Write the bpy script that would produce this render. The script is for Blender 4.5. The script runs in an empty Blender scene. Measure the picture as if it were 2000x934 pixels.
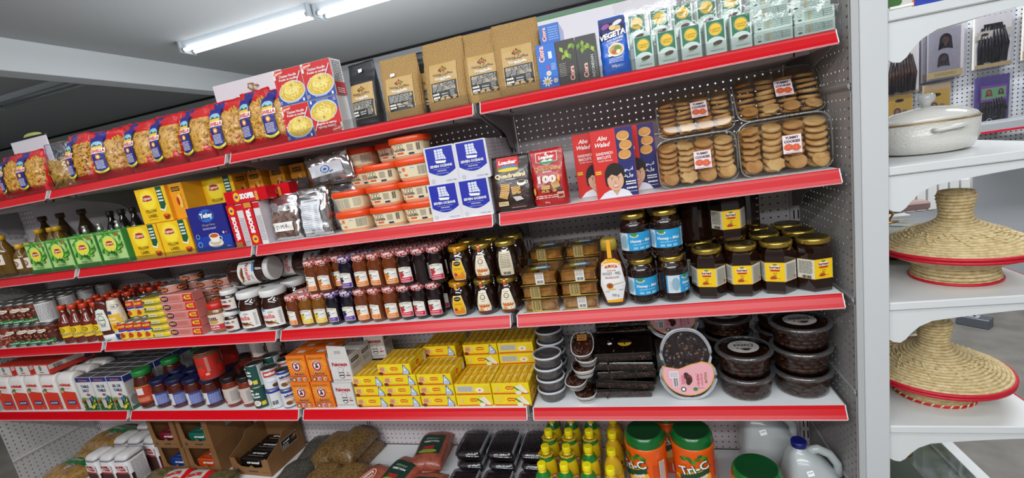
import bpy, bmesh, math, random
from mathutils import Matrix, Vector
from mathutils.geometry import tessellate_polygon
PI = math.pi
SC = bpy.context.scene
COL = SC.collection
random.seed(7)

# ------------------------------------------------------------------ camera
cam_d = bpy.data.cameras.new('camera')
cam = bpy.data.objects.new('camera', cam_d)
COL.objects.link(cam)
SC.camera = cam
cam_d.sensor_fit = 'HORIZONTAL'
cam_d.sensor_width = 36.0
cam_d.lens = 872.12 / 2000 * 36
cam_d.clip_start = 0.02
cam_d.clip_end = 60
RX = (0.95663328, 0.24030341, -0.16464213)
DN = (-0.10978181, -0.22611177, -0.96789536)
FW = (-0.26981608, 0.94399563, -0.1899251)
cam.matrix_world = Matrix(((RX[0], -DN[0], -FW[0], -0.5578), (RX[1], -DN[1], -FW[1], -1.4079),
                           (RX[2], -DN[2], -FW[2], 1.5559), (0, 0, 0, 1)))

# ------------------------------------------------------------------ world, exposure
W = bpy.data.worlds.new('world')
SC.world = W
W.use_nodes = True
W.node_tree.nodes['Background'].inputs[0].default_value = (0.80, 0.90, 1.0, 1)
W.node_tree.nodes['Background'].inputs[1].default_value = 0.25
SC.view_settings.view_transform = 'Standard'
SC.view_settings.look = 'None'
SC.view_settings.gamma = 1.0
SC.view_settings.use_curve_mapping = False
SC.view_settings.exposure = -0.44
SC.cycles.transparent_max_bounces = 24

# ------------------------------------------------------------------ lights (ceiling tubes, and added fill lights)
def area(name, loc, sx, sy, power, col=(0.94, 0.97, 1.0), rot=(0, 0, 0)):
    l = bpy.data.lights.new(name, 'AREA')
    l.shape = 'RECTANGLE'; l.size = sx; l.size_y = sy; l.energy = power; l.color = col
    o = bpy.data.objects.new(name, l); COL.objects.link(o); o.location = loc; o.rotation_euler = rot
    return o
area('tube_light_front', (-1.0, -2.7, 2.78), 4.6, 0.16, 100, rot=(0.35, 0, 0))
area('tube_light_middle', (-1.2, -1.1, 2.78), 4.8, 0.16, 26)
area('tube_light_right', (1.0, 1.1, 2.78), 2.2, 0.2, 95)
area('shelf_fill_far_front', (-1.2, -4.3, 2.78), 5.0, 0.2, 85, rot=(0.8, 0, 0))  # added soft fill aimed into the shelves, not a known tube
area('tube_light_rear', (-2.0, 1.2, 2.78), 3.2, 0.16, 30)
area('ceiling_fill_front', (-1.6, -1.9, 2.30), 6.0, 1.6, 84, rot=(PI, 0, 0))  # added fill facing up to brighten the ceiling, no fixture here
area('ceiling_fill_left', (-8.5, -1.0, 1.9), 5.0, 3.0, 45, rot=(PI, 0, 0))  # invented source that lifts the dark ceiling beyond the beam
area('ceiling_fill_rear', (-1.8, 1.5, 1.9), 3.4, 1.4, 45, rot=(PI, 0, 0))  # unseen upward fill, added for the rear ceiling

# ------------------------------------------------------------------ helpers
def lin(h):
    if isinstance(h, str):
        h = h.lstrip('#')
        c = [int(h[i:i+2], 16) / 255 for i in (0, 2, 4)]
        return tuple((x / 12.92) if x <= 0.04045 else ((x + 0.055) / 1.055) ** 2.4 for x in c) + (1,)
    return tuple(h) + (1,)
MATS = {}
def mat(name, col='#888888', rough=0.5, metal=0.0, bump=None, var=None, coat=0.0, spec=0.5, emit=None, trans=0):
    """one procedural material; bump=(scale,strength), var=(scale,second colour)"""
    if name in MATS: return MATS[name]
    m = bpy.data.materials.new(name); m.use_nodes = True
    nt = m.node_tree; b = nt.nodes['Principled BSDF']
    b.inputs['Base Color'].default_value = lin(col)
    b.inputs['Roughness'].default_value = rough
    b.inputs['Metallic'].default_value = metal
    b.inputs['Specular IOR Level'].default_value = spec
    b.inputs['Coat Weight'].default_value = coat
    b.inputs['Coat Roughness'].default_value = 0.06
    if trans: b.inputs['Transmission Weight'].default_value = trans
    if emit:
        b.inputs['Emission Color'].default_value = lin(col); b.inputs['Emission Strength'].default_value = emit
    tc = None
    if bump or var:
        tc = nt.nodes.new('ShaderNodeTexCoord')
    if var:
        n = nt.nodes.new('ShaderNodeTexNoise'); n.inputs['Scale'].default_value = var[0]
        n.inputs['Detail'].default_value = 4
        r = nt.nodes.new('ShaderNodeValToRGB')
        r.color_ramp.elements[0].position = 0.38; r.color_ramp.elements[1].position = 0.62
        r.color_ramp.elements[0].color = lin(col); r.color_ramp.elements[1].color = lin(var[1])
        nt.links.new(tc.outputs['Object'], n.inputs['Vector'])
        nt.links.new(n.outputs['Fac'], r.inputs[0]); nt.links.new(r.outputs[0], b.inputs['Base Color'])
    if bump:
        n = nt.nodes.new('ShaderNodeTexNoise'); n.inputs['Scale'].default_value = bump[0]
        n.inputs['Detail'].default_value = 3
        u = nt.nodes.new('ShaderNodeBump'); u.inputs['Strength'].default_value = bump[1]
        u.inputs['Distance'].default_value = 0.004
        nt.links.new(tc.outputs['Object'], n.inputs['Vector'])
        nt.links.new(n.outputs['Fac'], u.inputs['Height']); nt.links.new(u.outputs[0], b.inputs['Normal'])
    MATS[name] = m
    return m
def film(name, tint='#ffffff', gloss=0.12, rough=0.08, bump=None, haze=0.0):
    """thin clear plastic: transparent with a little gloss, more at grazing angles"""
    if name in MATS: return MATS[name]
    m = bpy.data.materials.new(name); m.use_nodes = True
    nt = m.node_tree; nt.nodes.clear()
    out = nt.nodes.new('ShaderNodeOutputMaterial')
    tr = nt.nodes.new('ShaderNodeBsdfTransparent'); tr.inputs[0].default_value = lin(tint)
    gl = nt.nodes.new('ShaderNodeBsdfGlossy'); gl.inputs['Roughness'].default_value = rough
    gl.inputs['Color'].default_value = (0.95, 0.95, 0.95, 1)
    fr = nt.nodes.new('ShaderNodeLayerWeight'); fr.inputs[0].default_value = 0.25
    mr = nt.nodes.new('ShaderNodeMapRange'); mr.inputs[3].default_value = gloss * 0.5; mr.inputs[4].default_value = min(1, gloss * 4)
    mx = nt.nodes.new('ShaderNodeMixShader')
    nt.links.new(fr.outputs['Fresnel'], mr.inputs[0]); nt.links.new(mr.outputs[0], mx.inputs[0])
    nt.links.new(tr.outputs[0], mx.inputs[1]); nt.links.new(gl.outputs[0], mx.inputs[2])
    last = mx
    if haze:
        df = nt.nodes.new('ShaderNodeBsdfDiffuse'); df.inputs[0].default_value = (0.8, 0.82, 0.84, 1)
        m2 = nt.nodes.new('ShaderNodeMixShader'); m2.inputs[0].default_value = haze
        nt.links.new(mx.outputs[0], m2.inputs[1]); nt.links.new(df.outputs[0], m2.inputs[2]); last = m2
    nt.links.new(last.outputs[0], out.inputs[0])
    if bump:
        tc = nt.nodes.new('ShaderNodeTexCoord')
        n = nt.nodes.new('ShaderNodeTexNoise'); n.inputs['Scale'].default_value = bump[0]; n.inputs['Detail'].default_value = 3
        n.inputs['Distortion'].default_value = 1.2
        u = nt.nodes.new('ShaderNodeBump'); u.inputs['Strength'].default_value = bump[1]; u.inputs['Distance'].default_value = 0.006
        nt.links.new(tc.outputs['Object'], n.inputs['Vector'])
        nt.links.new(n.outputs['Fac'], u.inputs['Height']); nt.links.new(u.outputs[0], gl.inputs['Normal'])
    MATS[name] = m
    return m
def pegboard(name, col, axis, radius=0.0036, off=(0, 0)):
    """painted steel with a 25.4 mm grid of real see-through holes"""
    m = mat(name, col, 0.45)
    nt = m.node_tree; b = nt.nodes['Principled BSDF']; out = [n for n in nt.nodes if n.type == 'OUTPUT_MATERIAL'][0]
    g = nt.nodes.new('ShaderNodeNewGeometry'); s = nt.nodes.new('ShaderNodeSeparateXYZ')
    nt.links.new(g.outputs['Position'], s.inputs[0])
    def mth(op, a, bb=None):
        n = nt.nodes.new('ShaderNodeMath'); n.operation = op
        for i, v in enumerate((a, bb)):
            if v is None: continue
            if isinstance(v, (int, float)): n.inputs[i].default_value = v
            else: nt.links.new(v, n.inputs[i])
        return n.outputs[0]
    sq = []
    for k, ch in enumerate((axis, 'Z')):
        v = mth('DIVIDE', mth('ADD', s.outputs[ch], 10.0 + off[k]), 0.0254)
        v = mth('SUBTRACT', mth('FRACT', v), 0.5)
        sq.append(mth('MULTIPLY', v, v))
    d = mth('MULTIPLY', mth('SQRT', mth('ADD', sq[0], sq[1])), 0.0254)
    k = mth('LESS_THAN', d, radius)
    tr = nt.nodes.new('ShaderNodeBsdfTransparent'); mx = nt.nodes.new('ShaderNodeMixShader')
    nt.links.new(k, mx.inputs[0]); nt.links.new(b.outputs[0], mx.inputs[1]); nt.links.new(tr.outputs[0], mx.inputs[2])
    nt.links.new(mx.outputs[0], out.inputs[0])
    return m

class MB:
    """collects shapes with materials, builds ONE mesh"""
    def __init__(s):
        s.v = []; s.f = []; s.m = []; s.mats = []; s.sm = []
    def mi(s, m):
        if m not in s.mats: s.mats.append(m)
        return s.mats.index(m)
    def add(s, vs, fs, m, smooth=False):
        o = len(s.v); k = s.mi(m)
        s.v += [tuple(v) for v in vs]
        for f in fs:
            s.f.append(tuple(i + o for i in f)); s.m.append(k); s.sm.append(smooth)
        return s
    def box(s, x0, x1, y0, y1, z0, z1, m, bev=0.0):
        if bev <= 0:
            vs = [(x, y, z) for z in (z0, z1) for y in (y0, y1) for x in (x0, x1)]
            return s.add(vs, [(0, 2, 3, 1), (4, 5, 7, 6), (0, 1, 5, 4), (2, 6, 7, 3), (0, 4, 6, 2), (1, 3, 7, 5)], m)
        b = bev
        vs = []; idx = {}
        for ix, (x, dx) in enumerate(((x0, b), (x1, -b))):
            for iy, (y, dy) in enumerate(((y0, b), (y1, -b))):
                for iz, (z, dz) in enumerate(((z0, b), (z1, -b))):
                    idx[ix, iy, iz, 0] = len(vs); vs.append((x, y + dy, z + dz))
                    idx[ix, iy, iz, 1] = len(vs); vs.append((x + dx, y, z + dz))
                    idx[ix, iy, iz, 2] = len(vs); vs.append((x + dx, y + dy, z))
        I = idx; F = []
        for a in (0, 1):
            F.append([I[a, 0, 0, 0], I[a, 1, 0, 0], I[a, 1, 1, 0], I[a, 0, 1, 0]])
            F.append([I[0, a, 0, 1], I[1, a, 0, 1], I[1, a, 1, 1], I[0, a, 1, 1]])
            F.append([I[0, 0, a, 2], I[1, 0, a, 2], I[1, 1, a, 2], I[0, 1, a, 2]])
            for c in (0, 1):
                F.append([I[a, c, 0, 0], I[a, c, 1, 0], I[a, c, 1, 1], I[a, c, 0, 1]])
                F.append([I[a, 0, c, 0], I[a, 1, c, 0], I[a, 1, c, 2], I[a, 0, c, 2]])
                F.append([I[0, a, c, 1], I[1, a, c, 1], I[1, a, c, 2], I[0, a, c, 2]])
                for e in (0, 1): F.append([I[a, c, e, 0], I[a, c, e, 1], I[a, c, e, 2]])
        c = Vector(((x0 + x1) / 2, (y0 + y1) / 2, (z0 + z1) / 2)); out = []
        for f in F:
            p = [Vector(vs[i]) for i in f]; n = (p[1] - p[0]).cross(p[2] - p[0])
            out.append(f if n.dot(sum(p, Vector()) / len(p) - c) > 0 else f[::-1])
        return s.add(vs, out, m)
    def lathe(s, prof, m, seg=24, c=(0, 0), caps=True, smooth=True, sx=1, sy=1, rad=None):
        """prof: list of (r, z) or (r, z, material for the band above)"""
        base = len(s.v)
        for p in prof:
            for i in range(seg):
                a = 2 * PI * i / seg
                r = p[0] * (rad(a) if rad else 1)
                s.v.append((c[0] + r * math.cos(a) * sx, c[1] + r * math.sin(a) * sy, p[1]))
        for j in range(len(prof) - 1):
            mm = prof[j][2] if len(prof[j]) > 2 else m
            k = s.mi(mm)
            for i in range(seg):
                i2 = (i + 1) % seg
                s.f.append((base + j * seg + i, base + j * seg + i2, base + (j + 1) * seg + i2, base + (j + 1) * seg + i))
                s.m.append(k); s.sm.append(smooth)
        if caps:
            k = s.mi(prof[0][2] if len(prof[0]) > 2 else m)
            s.f.append(tuple(base + i for i in reversed(range(seg)))); s.m.append(k); s.sm.append(False)
            k = s.mi(m if len(prof[-1]) < 3 else prof[-1][2])
            s.f.append(tuple(base + (len(prof) - 1) * seg + i for i in range(seg))); s.m.append(k); s.sm.append(False)
        return s
    def loft(s, rings, m, caps=True, smooth=True, closed=True):
        n = len(rings[0]); base = len(s.v); k = s.mi(m)
        for r in rings: s.v += [tuple(p) for p in r]
        for j in range(len(rings) - 1):
            for i in range(n if closed else n - 1):
                i2 = (i + 1) % n
                s.f.append((base + j * n + i, base + j * n + i2, base + (j + 1) * n + i2, base + (j + 1) * n + i))
                s.m.append(k); s.sm.append(smooth)
        if caps:
            s.f.append(tuple(base + i for i in reversed(range(n)))); s.m.append(k); s.sm.append(False)
            s.f.append(tuple(base + (len(rings) - 1) * n + i for i in range(n))); s.m.append(k); s.sm.append(False)
        return s
    def prism(s, pts, y0, y1, m, axis='y'):
        """extrude a 2D outline; axis y: pts are (x,z); axis x: pts are (y,z); axis z: pts are (x,y)"""
        def P(p, t):
            return {'y': (p[0], t, p[1]), 'x': (t, p[0], p[1]), 'z': (p[0], p[1], t)}[axis]
        n = len(pts); vs = [P(p, y0) for p in pts] + [P(p, y1) for p in pts]
        ar = sum(pts[i][0] * pts[(i + 1) % n][1] - pts[(i + 1) % n][0] * pts[i][1] for i in range(n))
        tri = tessellate_polygon([[Vector((p[0], p[1], 0)) for p in pts]])
        fs = [tuple(t) for t in tri] + [tuple(i + n for i in reversed(t)) for t in tri]
        fs += [(i, (i + 1) % n, (i + 1) % n + n, i + n) for i in range(n)]
        s.add(vs, fs, m); s.fix = True
        return s
    def tube(s, pts, r, m, seg=8, caps=True):
        pts = [Vector(p) for p in pts]; rings = []
        up = Vector((0.01, 0.02, 1)).normalized()
        for i, p in enumerate(pts):
            d = (pts[min(i + 1, len(pts) - 1)] - pts[max(i - 1, 0)]).normalized()
            a = d.cross(up)
            if a.length < 0.05: a = d.cross(Vector((1, 0, 0)))
            a.normalize(); b = d.cross(a).normalized()
            rr = r[i] if isinstance(r, (list, tuple)) else r
            rings.append([p + a * rr * math.cos(2 * PI * k / seg) + b * rr * math.sin(2 * PI * k / seg) for k in range(seg)])
        return s.loft(rings, m, caps)
    def merge(s, o, M=None):
        base = len(s.v)
        s.v += [tuple(M @ Vector(v)) for v in o.v] if M else o.v
        for f, k, sm in zip(o.f, o.m, o.sm):
            s.f.append(tuple(i + base for i in f)); s.m.append(s.mi(o.mats[k])); s.sm.append(sm)
        return s
    def mesh(s, name, recalc=True):
        me = bpy.data.meshes.new(name)
        me.from_pydata(s.v, [], s.f)
        for m in s.mats: me.materials.append(m)
        me.polygons.foreach_set('material_index', s.m)
        me.polygons.foreach_set('use_smooth', s.sm)
        if recalc:
            bm = bmesh.new(); bm.from_mesh(me); bmesh.ops.recalc_face_normals(bm, faces=bm.faces); bm.to_mesh(me); bm.free()
        me.update()
        return me
    def build(s, name, parent=None, loc=None, recalc=True, kind=None, label=None):
        o = bpy.data.objects.new(name, s.mesh(name, recalc)); COL.objects.link(o)
        if parent: o.parent = parent
        if loc: o.location = loc
        if kind: o['kind'] = kind
        if label: o['label'] = label
        return o
def thing(name, label=None, cat=None, loc=(0, 0, 0), rz=0.0, group=None):
    o = bpy.data.objects.new(name, None); COL.objects.link(o)
    o.empty_display_size = 0.02
    o.location = loc; o.rotation_euler = (0, 0, rz)
    return tag(o, label, cat, group)
def tag(o, label=None, cat=None, group=None, kind=None):
    if label: o['label'] = label
    if cat: o['category'] = cat
    if group: o['group'] = group
    if kind: o['kind'] = kind
    return o
def copy_tree(o, parent=None):
    c = o.copy(); COL.objects.link(c); c.parent = parent
    for ch in KIDS.get(o.name, []): copy_tree(ch, c)
    return c
KIDS = {}
PROTO = {}
def put(fn, loc, label, group=None, rz=0.0, rx=0.0, ry=0.0, cat=None, sc=None):
    """first use builds the thing, later uses copy it with its parts"""
    key = fn
    if key not in PROTO:
        o = fn(); PROTO[key] = [o, True]
        for a in [o] + list(o.children_recursive): KIDS[a.name] = list(a.children)
    else:
        o = copy_tree(PROTO[key][0])
    o.location = loc; o.rotation_euler = (rx, ry, rz)
    if sc: o.scale = sc
    o['label'] = label
    if group: o['group'] = group
    elif 'group' in o.keys(): del o['group']
    if cat: o['category'] = cat
    return o
ORD = ['first', 'second', 'third', 'fourth', 'fifth', 'sixth', 'seventh', 'eighth', 'ninth', 'tenth', 'eleventh', 'twelfth', 'thirteenth', 'fourteenth', 'fifteenth']

# ------------------------------------------------------------------ flat print (lettering and pictures on packs)
FONT_CACHE = {}
def text_tris(txt, bold=0.0, shear=0.0):
    k = (txt, bold, shear)
    if k in FONT_CACHE: return FONT_CACHE[k]
    c = bpy.data.curves.new('t', 'FONT'); c.body = txt; c.resolution_u = 2; c.offset = bold; c.shear = shear
    c.fill_mode = 'FRONT'
    o = bpy.data.objects.new('t', c)
    me = bpy.data.meshes.new_from_object(o)
    me.calc_loop_triangles()
    T = [[(me.vertices[i].co.x, me.vertices[i].co.y) for i in t.vertices] for t in me.loop_triangles]
    bpy.data.objects.remove(o); bpy.data.curves.remove(c); bpy.data.meshes.remove(me)
    if not T: T = [[(0, 0), (0.1, 0), (0, 0.1)]]
    xs = [p[0] for t in T for p in t]; ys = [p[1] for t in T for p in t]
    r = (T, min(xs), max(xs), min(ys), max(ys))
    FONT_CACHE[k] = r
    return r
class Art:
    """2D picture in metres, origin at its centre; layers stack outwards"""
    def __init__(s, step=0.00018):
        s.t = []; s.L = 0; s.step = step
    def tri(s, T, m):
        s.L += 1
        for t in T: s.t.append((t, m, s.L))
        return s
    def poly(s, pts, m):
        tr = tessellate_polygon([[Vector((p[0], p[1], 0)) for p in pts]])
        return s.tri([[pts[i] for i in t] for t in tr], m)
    def polys(s, lst, m):
        T = []
        for pts in lst:
            tr = tessellate_polygon([[Vector((p[0], p[1], 0)) for p in pts]])
            T += [[pts[i] for i in t] for t in tr]
        return s.tri(T, m)
    def rect(s, x, y, w, h, m, rot=0):
        """centre x,y"""
        c, q = math.cos(rot), math.sin(rot)
        return s.poly([(x + dx * c - dy * q, y + dx * q + dy * c) for dx, dy in ((-w/2, -h/2), (w/2, -h/2), (w/2, h/2), (-w/2, h/2))], m)
    def ell(s, x, y, rx, ry, m, n=20, rot=0, a0=0, a1=2 * PI):
        c, q = math.cos(rot), math.sin(rot); pts = []
        for i in range(n):
            a = a0 + (a1 - a0) * i / (n - (0 if abs(a1 - a0 - 2 * PI) < 1e-6 else 1)); dx, dy = rx * math.cos(a), ry * math.sin(a)
            pts.append((x + dx * c - dy * q, y + dx * q + dy * c))
        return s.poly(pts, m)
    def ring(s, x, y, r, w, m, n=24, k=1.0):
        T = []
        for i in range(n):
            a, b = 2 * PI * i / n, 2 * PI * (i + 1) / n
            p = [(x + rr * math.cos(t), y + rr * k * math.sin(t)) for rr, t in ((r, a), (r + w, a), (r + w, b), (r, b))]
            T += [[p[0], p[1], p[2]], [p[0], p[2], p[3]]]
        return s.tri(T, m)
    def text(s, txt, x, y, h, m, w=None, bold=0.02, rot=0, shear=0, arc=None, flip=False):
        """centred at x,y, capital height about h, squeezed to width w if given"""
        T, x0, x1, y0, y1 = text_tris(txt, bold, shear)
        T0, a0, a1, b0, b1 = text_tris('H', bold, 0)
        k = h / (b1 - b0); kx = k if w is None else w / (x1 - x0)
        c, q = math.cos(rot), math.sin(rot); out = []
        mx, my = (x0 + x1) / 2, (b0 + b1) / 2
        for t in T:
            r = []
            for p in t:
                dx, dy = (p[0] - mx) * kx, (p[1] - my) * k
                if flip: dx = -dx
                if arc: dy -= dx * dx * arc
                r.append((x + dx * c - dy * q, y + dx * q + dy * c))
            out.append(r)
        return s.tri(out, m)
    def lines(s, x, y, w, h, n, m, seed=1, rot=0, fill=0.45):
        """a block of print too small to read"""
        R = random.Random(seed); P = []
        c, q = math.cos(rot), math.sin(rot); lh = h / n
        for i in range(n):
            yy = h / 2 - (i + 0.5) * lh; xx = -w / 2
            while xx < w / 2 - w * 0.06:
                l = R.uniform(0.06, 0.26) * w; l = min(l, w / 2 - xx)
                P.append([(x + dx * c - dy * q, y + dx * q + dy * c) for dx, dy in
                          ((xx, yy - lh * fill / 2), (xx + l, yy - lh * fill / 2), (xx + l, yy + lh * fill / 2), (xx, yy + lh * fill / 2))])
                xx += l + w * 0.03
        return s.polys(P, m)
    def bars(s, x, y, w, h, n, m, seed=3):
        R = random.Random(seed); P = []
        for i in range(n):
            xx = x - w / 2 + w * (i + 0.2) / n; ww = w / n * R.choice((0.3, 0.5, 0.7))
            P.append([(xx, y - h/2), (xx + ww, y - h/2), (xx + ww, y + h/2), (xx, y + h/2)])
        return s.polys(P, m)
    def emit(s, mb, fn, maxl=None, base=0.0004, xf=None):
        cache = {}
        def V(p, L):
            k = (round(p[0], 6), round(p[1], 6), L)
            if k not in cache:
                cache[k] = len(mb.v); mb.v.append(tuple(fn(p[0], p[1], base + L * s.step)))
            return cache[k]
        for t, m, L in s.t:
            k = mb.mi(m)
            if xf: t = [xf(p) for p in t]
            st = [t]
            while st:
                a, b, c = st.pop()
                if maxl:
                    e = [math.dist(a, b), math.dist(b, c), math.dist(c, a)]
                    mxe = max(e)
                    if mxe > maxl:
                        i = e.index(mxe); P = [a, b, c]
                        p, q, r = P[i], P[(i+1) % 3], P[(i+2) % 3]; md = ((p[0]+q[0])/2, (p[1]+q[1])/2)
                        st.append([p, md, r]); st.append([md, q, r]); continue
                mb.f.append((V(a, L), V(b, L), V(c, L))); mb.m.append(k); mb.sm.append(False)
        return mb
def flat(x0, y0, z0, side='front'):
    """map picture onto a flat face whose centre is at x0,y0,z0"""
    if side == 'front': return lambda u, v, w: (x0 + u, y0 - w, z0 + v)
    if side == 'right': return lambda u, v, w: (x0 + w, y0 + u, z0 + v)
    if side == 'left': return lambda u, v, w: (x0 - w, y0 - u, z0 + v)
    if side == 'top': return lambda u, v, w: (x0 + u, y0 + v, z0 + w)
def cyl(r, z0, a0=0.0, taper=0.0):
    """map picture round a cylinder facing -Y (a0 turns it)"""
    return lambda u, v, w: ((r + w + taper * v) * math.sin(u / r + a0), -(r + w + taper * v) * math.cos(u / r + a0), z0 + v)
def print_obj(art, fn, name, parent, maxl=None, base=0.0004, xf=None, label=None):
    b = MB(); art.emit(b, fn, maxl, base, xf)
    return b.build(name, parent, recalc=False, label=label)
# shared print colours
def K(h, rough=0.45): return mat('ink_' + h.lstrip('#') + ('' if rough == 0.45 else '_g'), h, rough)
WHT = K('#f2f2ee'); BLK = K('#14110f'); RED = K('#d3101c'); YEL = K('#f6d312'); NAVY = K('#1b1f6b'); GRY = K('#8a8a88')
GRN = K('#1d7a34'); ORG = K('#ee6a12'); GLD = K('#c9a13c'); BRN = K('#5a3018')
# ------------------------------------------------------------------ room
ceil_m = mat('ceiling_paint', '#a9abac', 0.9, bump=(30, 0.1))
wall_m = mat('wall_paint', '#c4c6c7', 0.85)
beam_m = mat('beam_paint', '#dfe3e4', 0.85)
floor_m = mat('concrete_floor', '#827e77', 0.55, var=(6, '#706c66'), bump=(14, 0.15))
dark_m = mat('dark_wall_paint', '#54575a', 0.9)
tag(MB().box(-14, 4, -5, 7, -0.1, 0, floor_m).build('floor'), kind='structure')
tag(MB().box(-14, 4, -5, 7, 2.85, 2.95, ceil_m).build('ceiling'), kind='structure')
tag(MB().box(-14, 4, 3.4, 3.5, 0, 2.85, wall_m).build('wall_back'), kind='structure')
tag(MB().box(-14, 0.6, 3.385, 3.4, 2.825, 2.85, mat('trim_black', '#17191c', 0.6)).build('trim_2'), kind='structure')
tag(MB().box(-14.1, -14, -5, 7, 0, 2.85, dark_m).build('wall_left'), kind='structure')
tag(MB().box(4, 4.1, -5, 7, 0, 2.85, wall_m).build('wall_right'), kind='structure')
tag(MB().box(-14, 4, -5.1, -5, 0, 2.85, wall_m).build('wall_front'), kind='structure')
tag(MB().box(-4.62, -4.45, -5, 7, 2.63, 2.85, beam_m, 0.004).build('trim_1'), kind='structure')

# ceiling tube fixtures
tube_on = mat('tube_glow', '#f4fbff', emit=6)
fix_m = mat('fixture_enamel', '#b4babf', 0.4)
tube_off = mat('tube_unlit', '#9aa0a4', 0.3)
def fixture(lit):
    def f():
        t = thing('ceiling_light', cat='light')
        b = MB().prism([(-0.055, 0), (0.055, 0), (0.03, -0.045), (-0.03, -0.045)], -0.62, 0.62, fix_m, 'x')
        b.box(-0.62, -0.605, -0.07, 0.07, -0.085, 0, fix_m); b.box(0.605, 0.62, -0.07, 0.07, -0.085, 0, fix_m)
        b.build('housing', t)
        for y in (-0.045, 0.045):
            MB().tube([(-0.6, y, -0.065), (0.6, y, -0.065)], 0.014, tube_on if lit else tube_off, 12).build('tube', t)
            for sx in (-1, 1): MB().tube([(sx * 0.604, y, -0.065), (sx * 0.585, y, -0.065)], 0.0165, mat('tube_cap', '#b8bcc0', 0.3, 0.8), 12).build('tube_cap', t)
        return t
    return f
F_on = fixture(True); F_off = fixture(False)
put(F_on, (-3.30, 1.75, 2.85), 'white twin tube ceiling light, lit, its near end visible left of centre', 'lit tube lights in a row')
put(F_on, (-2.05, 1.80, 2.85), 'lit twin tube ceiling light running out of the top edge of the photo', 'lit tube lights in a row')
put(F_off, (-5.75, 1.75, 2.85), 'dark unlit tube ceiling light beyond the beam at far left')

# ------------------------------------------------------------------ red shelving run
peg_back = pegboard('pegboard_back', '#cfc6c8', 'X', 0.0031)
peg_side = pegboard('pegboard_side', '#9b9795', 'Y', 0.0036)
peg_plain = mat('panel_paint', '#c9c1c3', 0.45)
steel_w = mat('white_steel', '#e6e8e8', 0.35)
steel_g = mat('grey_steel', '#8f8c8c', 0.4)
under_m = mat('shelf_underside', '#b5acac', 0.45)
lip_red = mat('red_price_strip', '#cb0616', 0.27, coat=0.12, spec=0.4)
clear_m = film('clear_acrylic', '#f4f4f4', 0.10, 0.04)
slot_m = mat('slot_black', '#0c0b0b', 0.8)
LV = [1.724, 1.364, 1.004, 0.644]
BASE = 0.19
DEP = 0.39
seams = [0.19, 0.34, 0.74, 1.13, 1.53, 1.745]
fb = thing('pegboard_back_wall', 'long grey pegboard back wall behind all the red edged shelves', 'panel')
for i in range(4):
    x0, x1 = -4 + i + 0.02, -3 + i - 0.02
    for a, b_ in zip(seams[:-1], seams[1:]):
        MB().box(x0, x1, DEP, DEP + 0.0012, a + 0.001, b_ - 0.001, peg_back).box(x0, x1, DEP - 0.003, DEP + 0.0012, b_ - 0.004, b_ - 0.0015, peg_plain).build('back_panel', fb)
for i in range(5):
    x = -4 + i
    u = MB().box(x - 0.019, x + 0.019, DEP - 0.004, DEP + 0.05, 0.02, 1.745, peg_plain)
    P = []
    z = 0.25
    while z < 1.7:
        for dx in (-0.009, 0.005): u.box(x + dx, x + dx + 0.004, DEP - 0.0052, DEP - 0.003, z, z + 0.032, slot_m)
        z += 0.05
    u.build('upright', fb)
MB().box(-4.02, 0.02, DEP - 0.012, DEP + 0.055, 1.745, 1.755, steel_g).build('top_cap', fb)
MB().box(-4.0, 0.0, DEP + 0.05, DEP + 0.055, 0.02, 1.42, mat('rear_skin', '#3a3636', 0.7)).build('rear_skin', fb)
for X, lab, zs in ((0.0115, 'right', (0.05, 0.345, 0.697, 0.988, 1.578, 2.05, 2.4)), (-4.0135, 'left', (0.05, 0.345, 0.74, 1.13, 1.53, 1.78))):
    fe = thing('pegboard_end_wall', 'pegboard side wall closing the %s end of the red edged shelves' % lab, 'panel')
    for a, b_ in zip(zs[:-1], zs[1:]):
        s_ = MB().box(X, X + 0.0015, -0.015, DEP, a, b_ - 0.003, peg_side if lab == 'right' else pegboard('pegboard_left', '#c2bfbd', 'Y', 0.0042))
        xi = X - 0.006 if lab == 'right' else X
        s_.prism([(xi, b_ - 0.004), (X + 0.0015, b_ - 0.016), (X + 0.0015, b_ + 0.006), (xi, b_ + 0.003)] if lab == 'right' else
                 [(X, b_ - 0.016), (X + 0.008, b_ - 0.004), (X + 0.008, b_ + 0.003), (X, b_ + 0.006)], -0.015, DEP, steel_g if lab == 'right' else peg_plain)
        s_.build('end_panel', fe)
tag(MB().box(-4, 0, 0.01, DEP - 0.01, 0.0, 0.12, steel_w).build('shelving_plinth'), 'white plinth on the floor under the bottom shelves', 'plinth')

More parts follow.
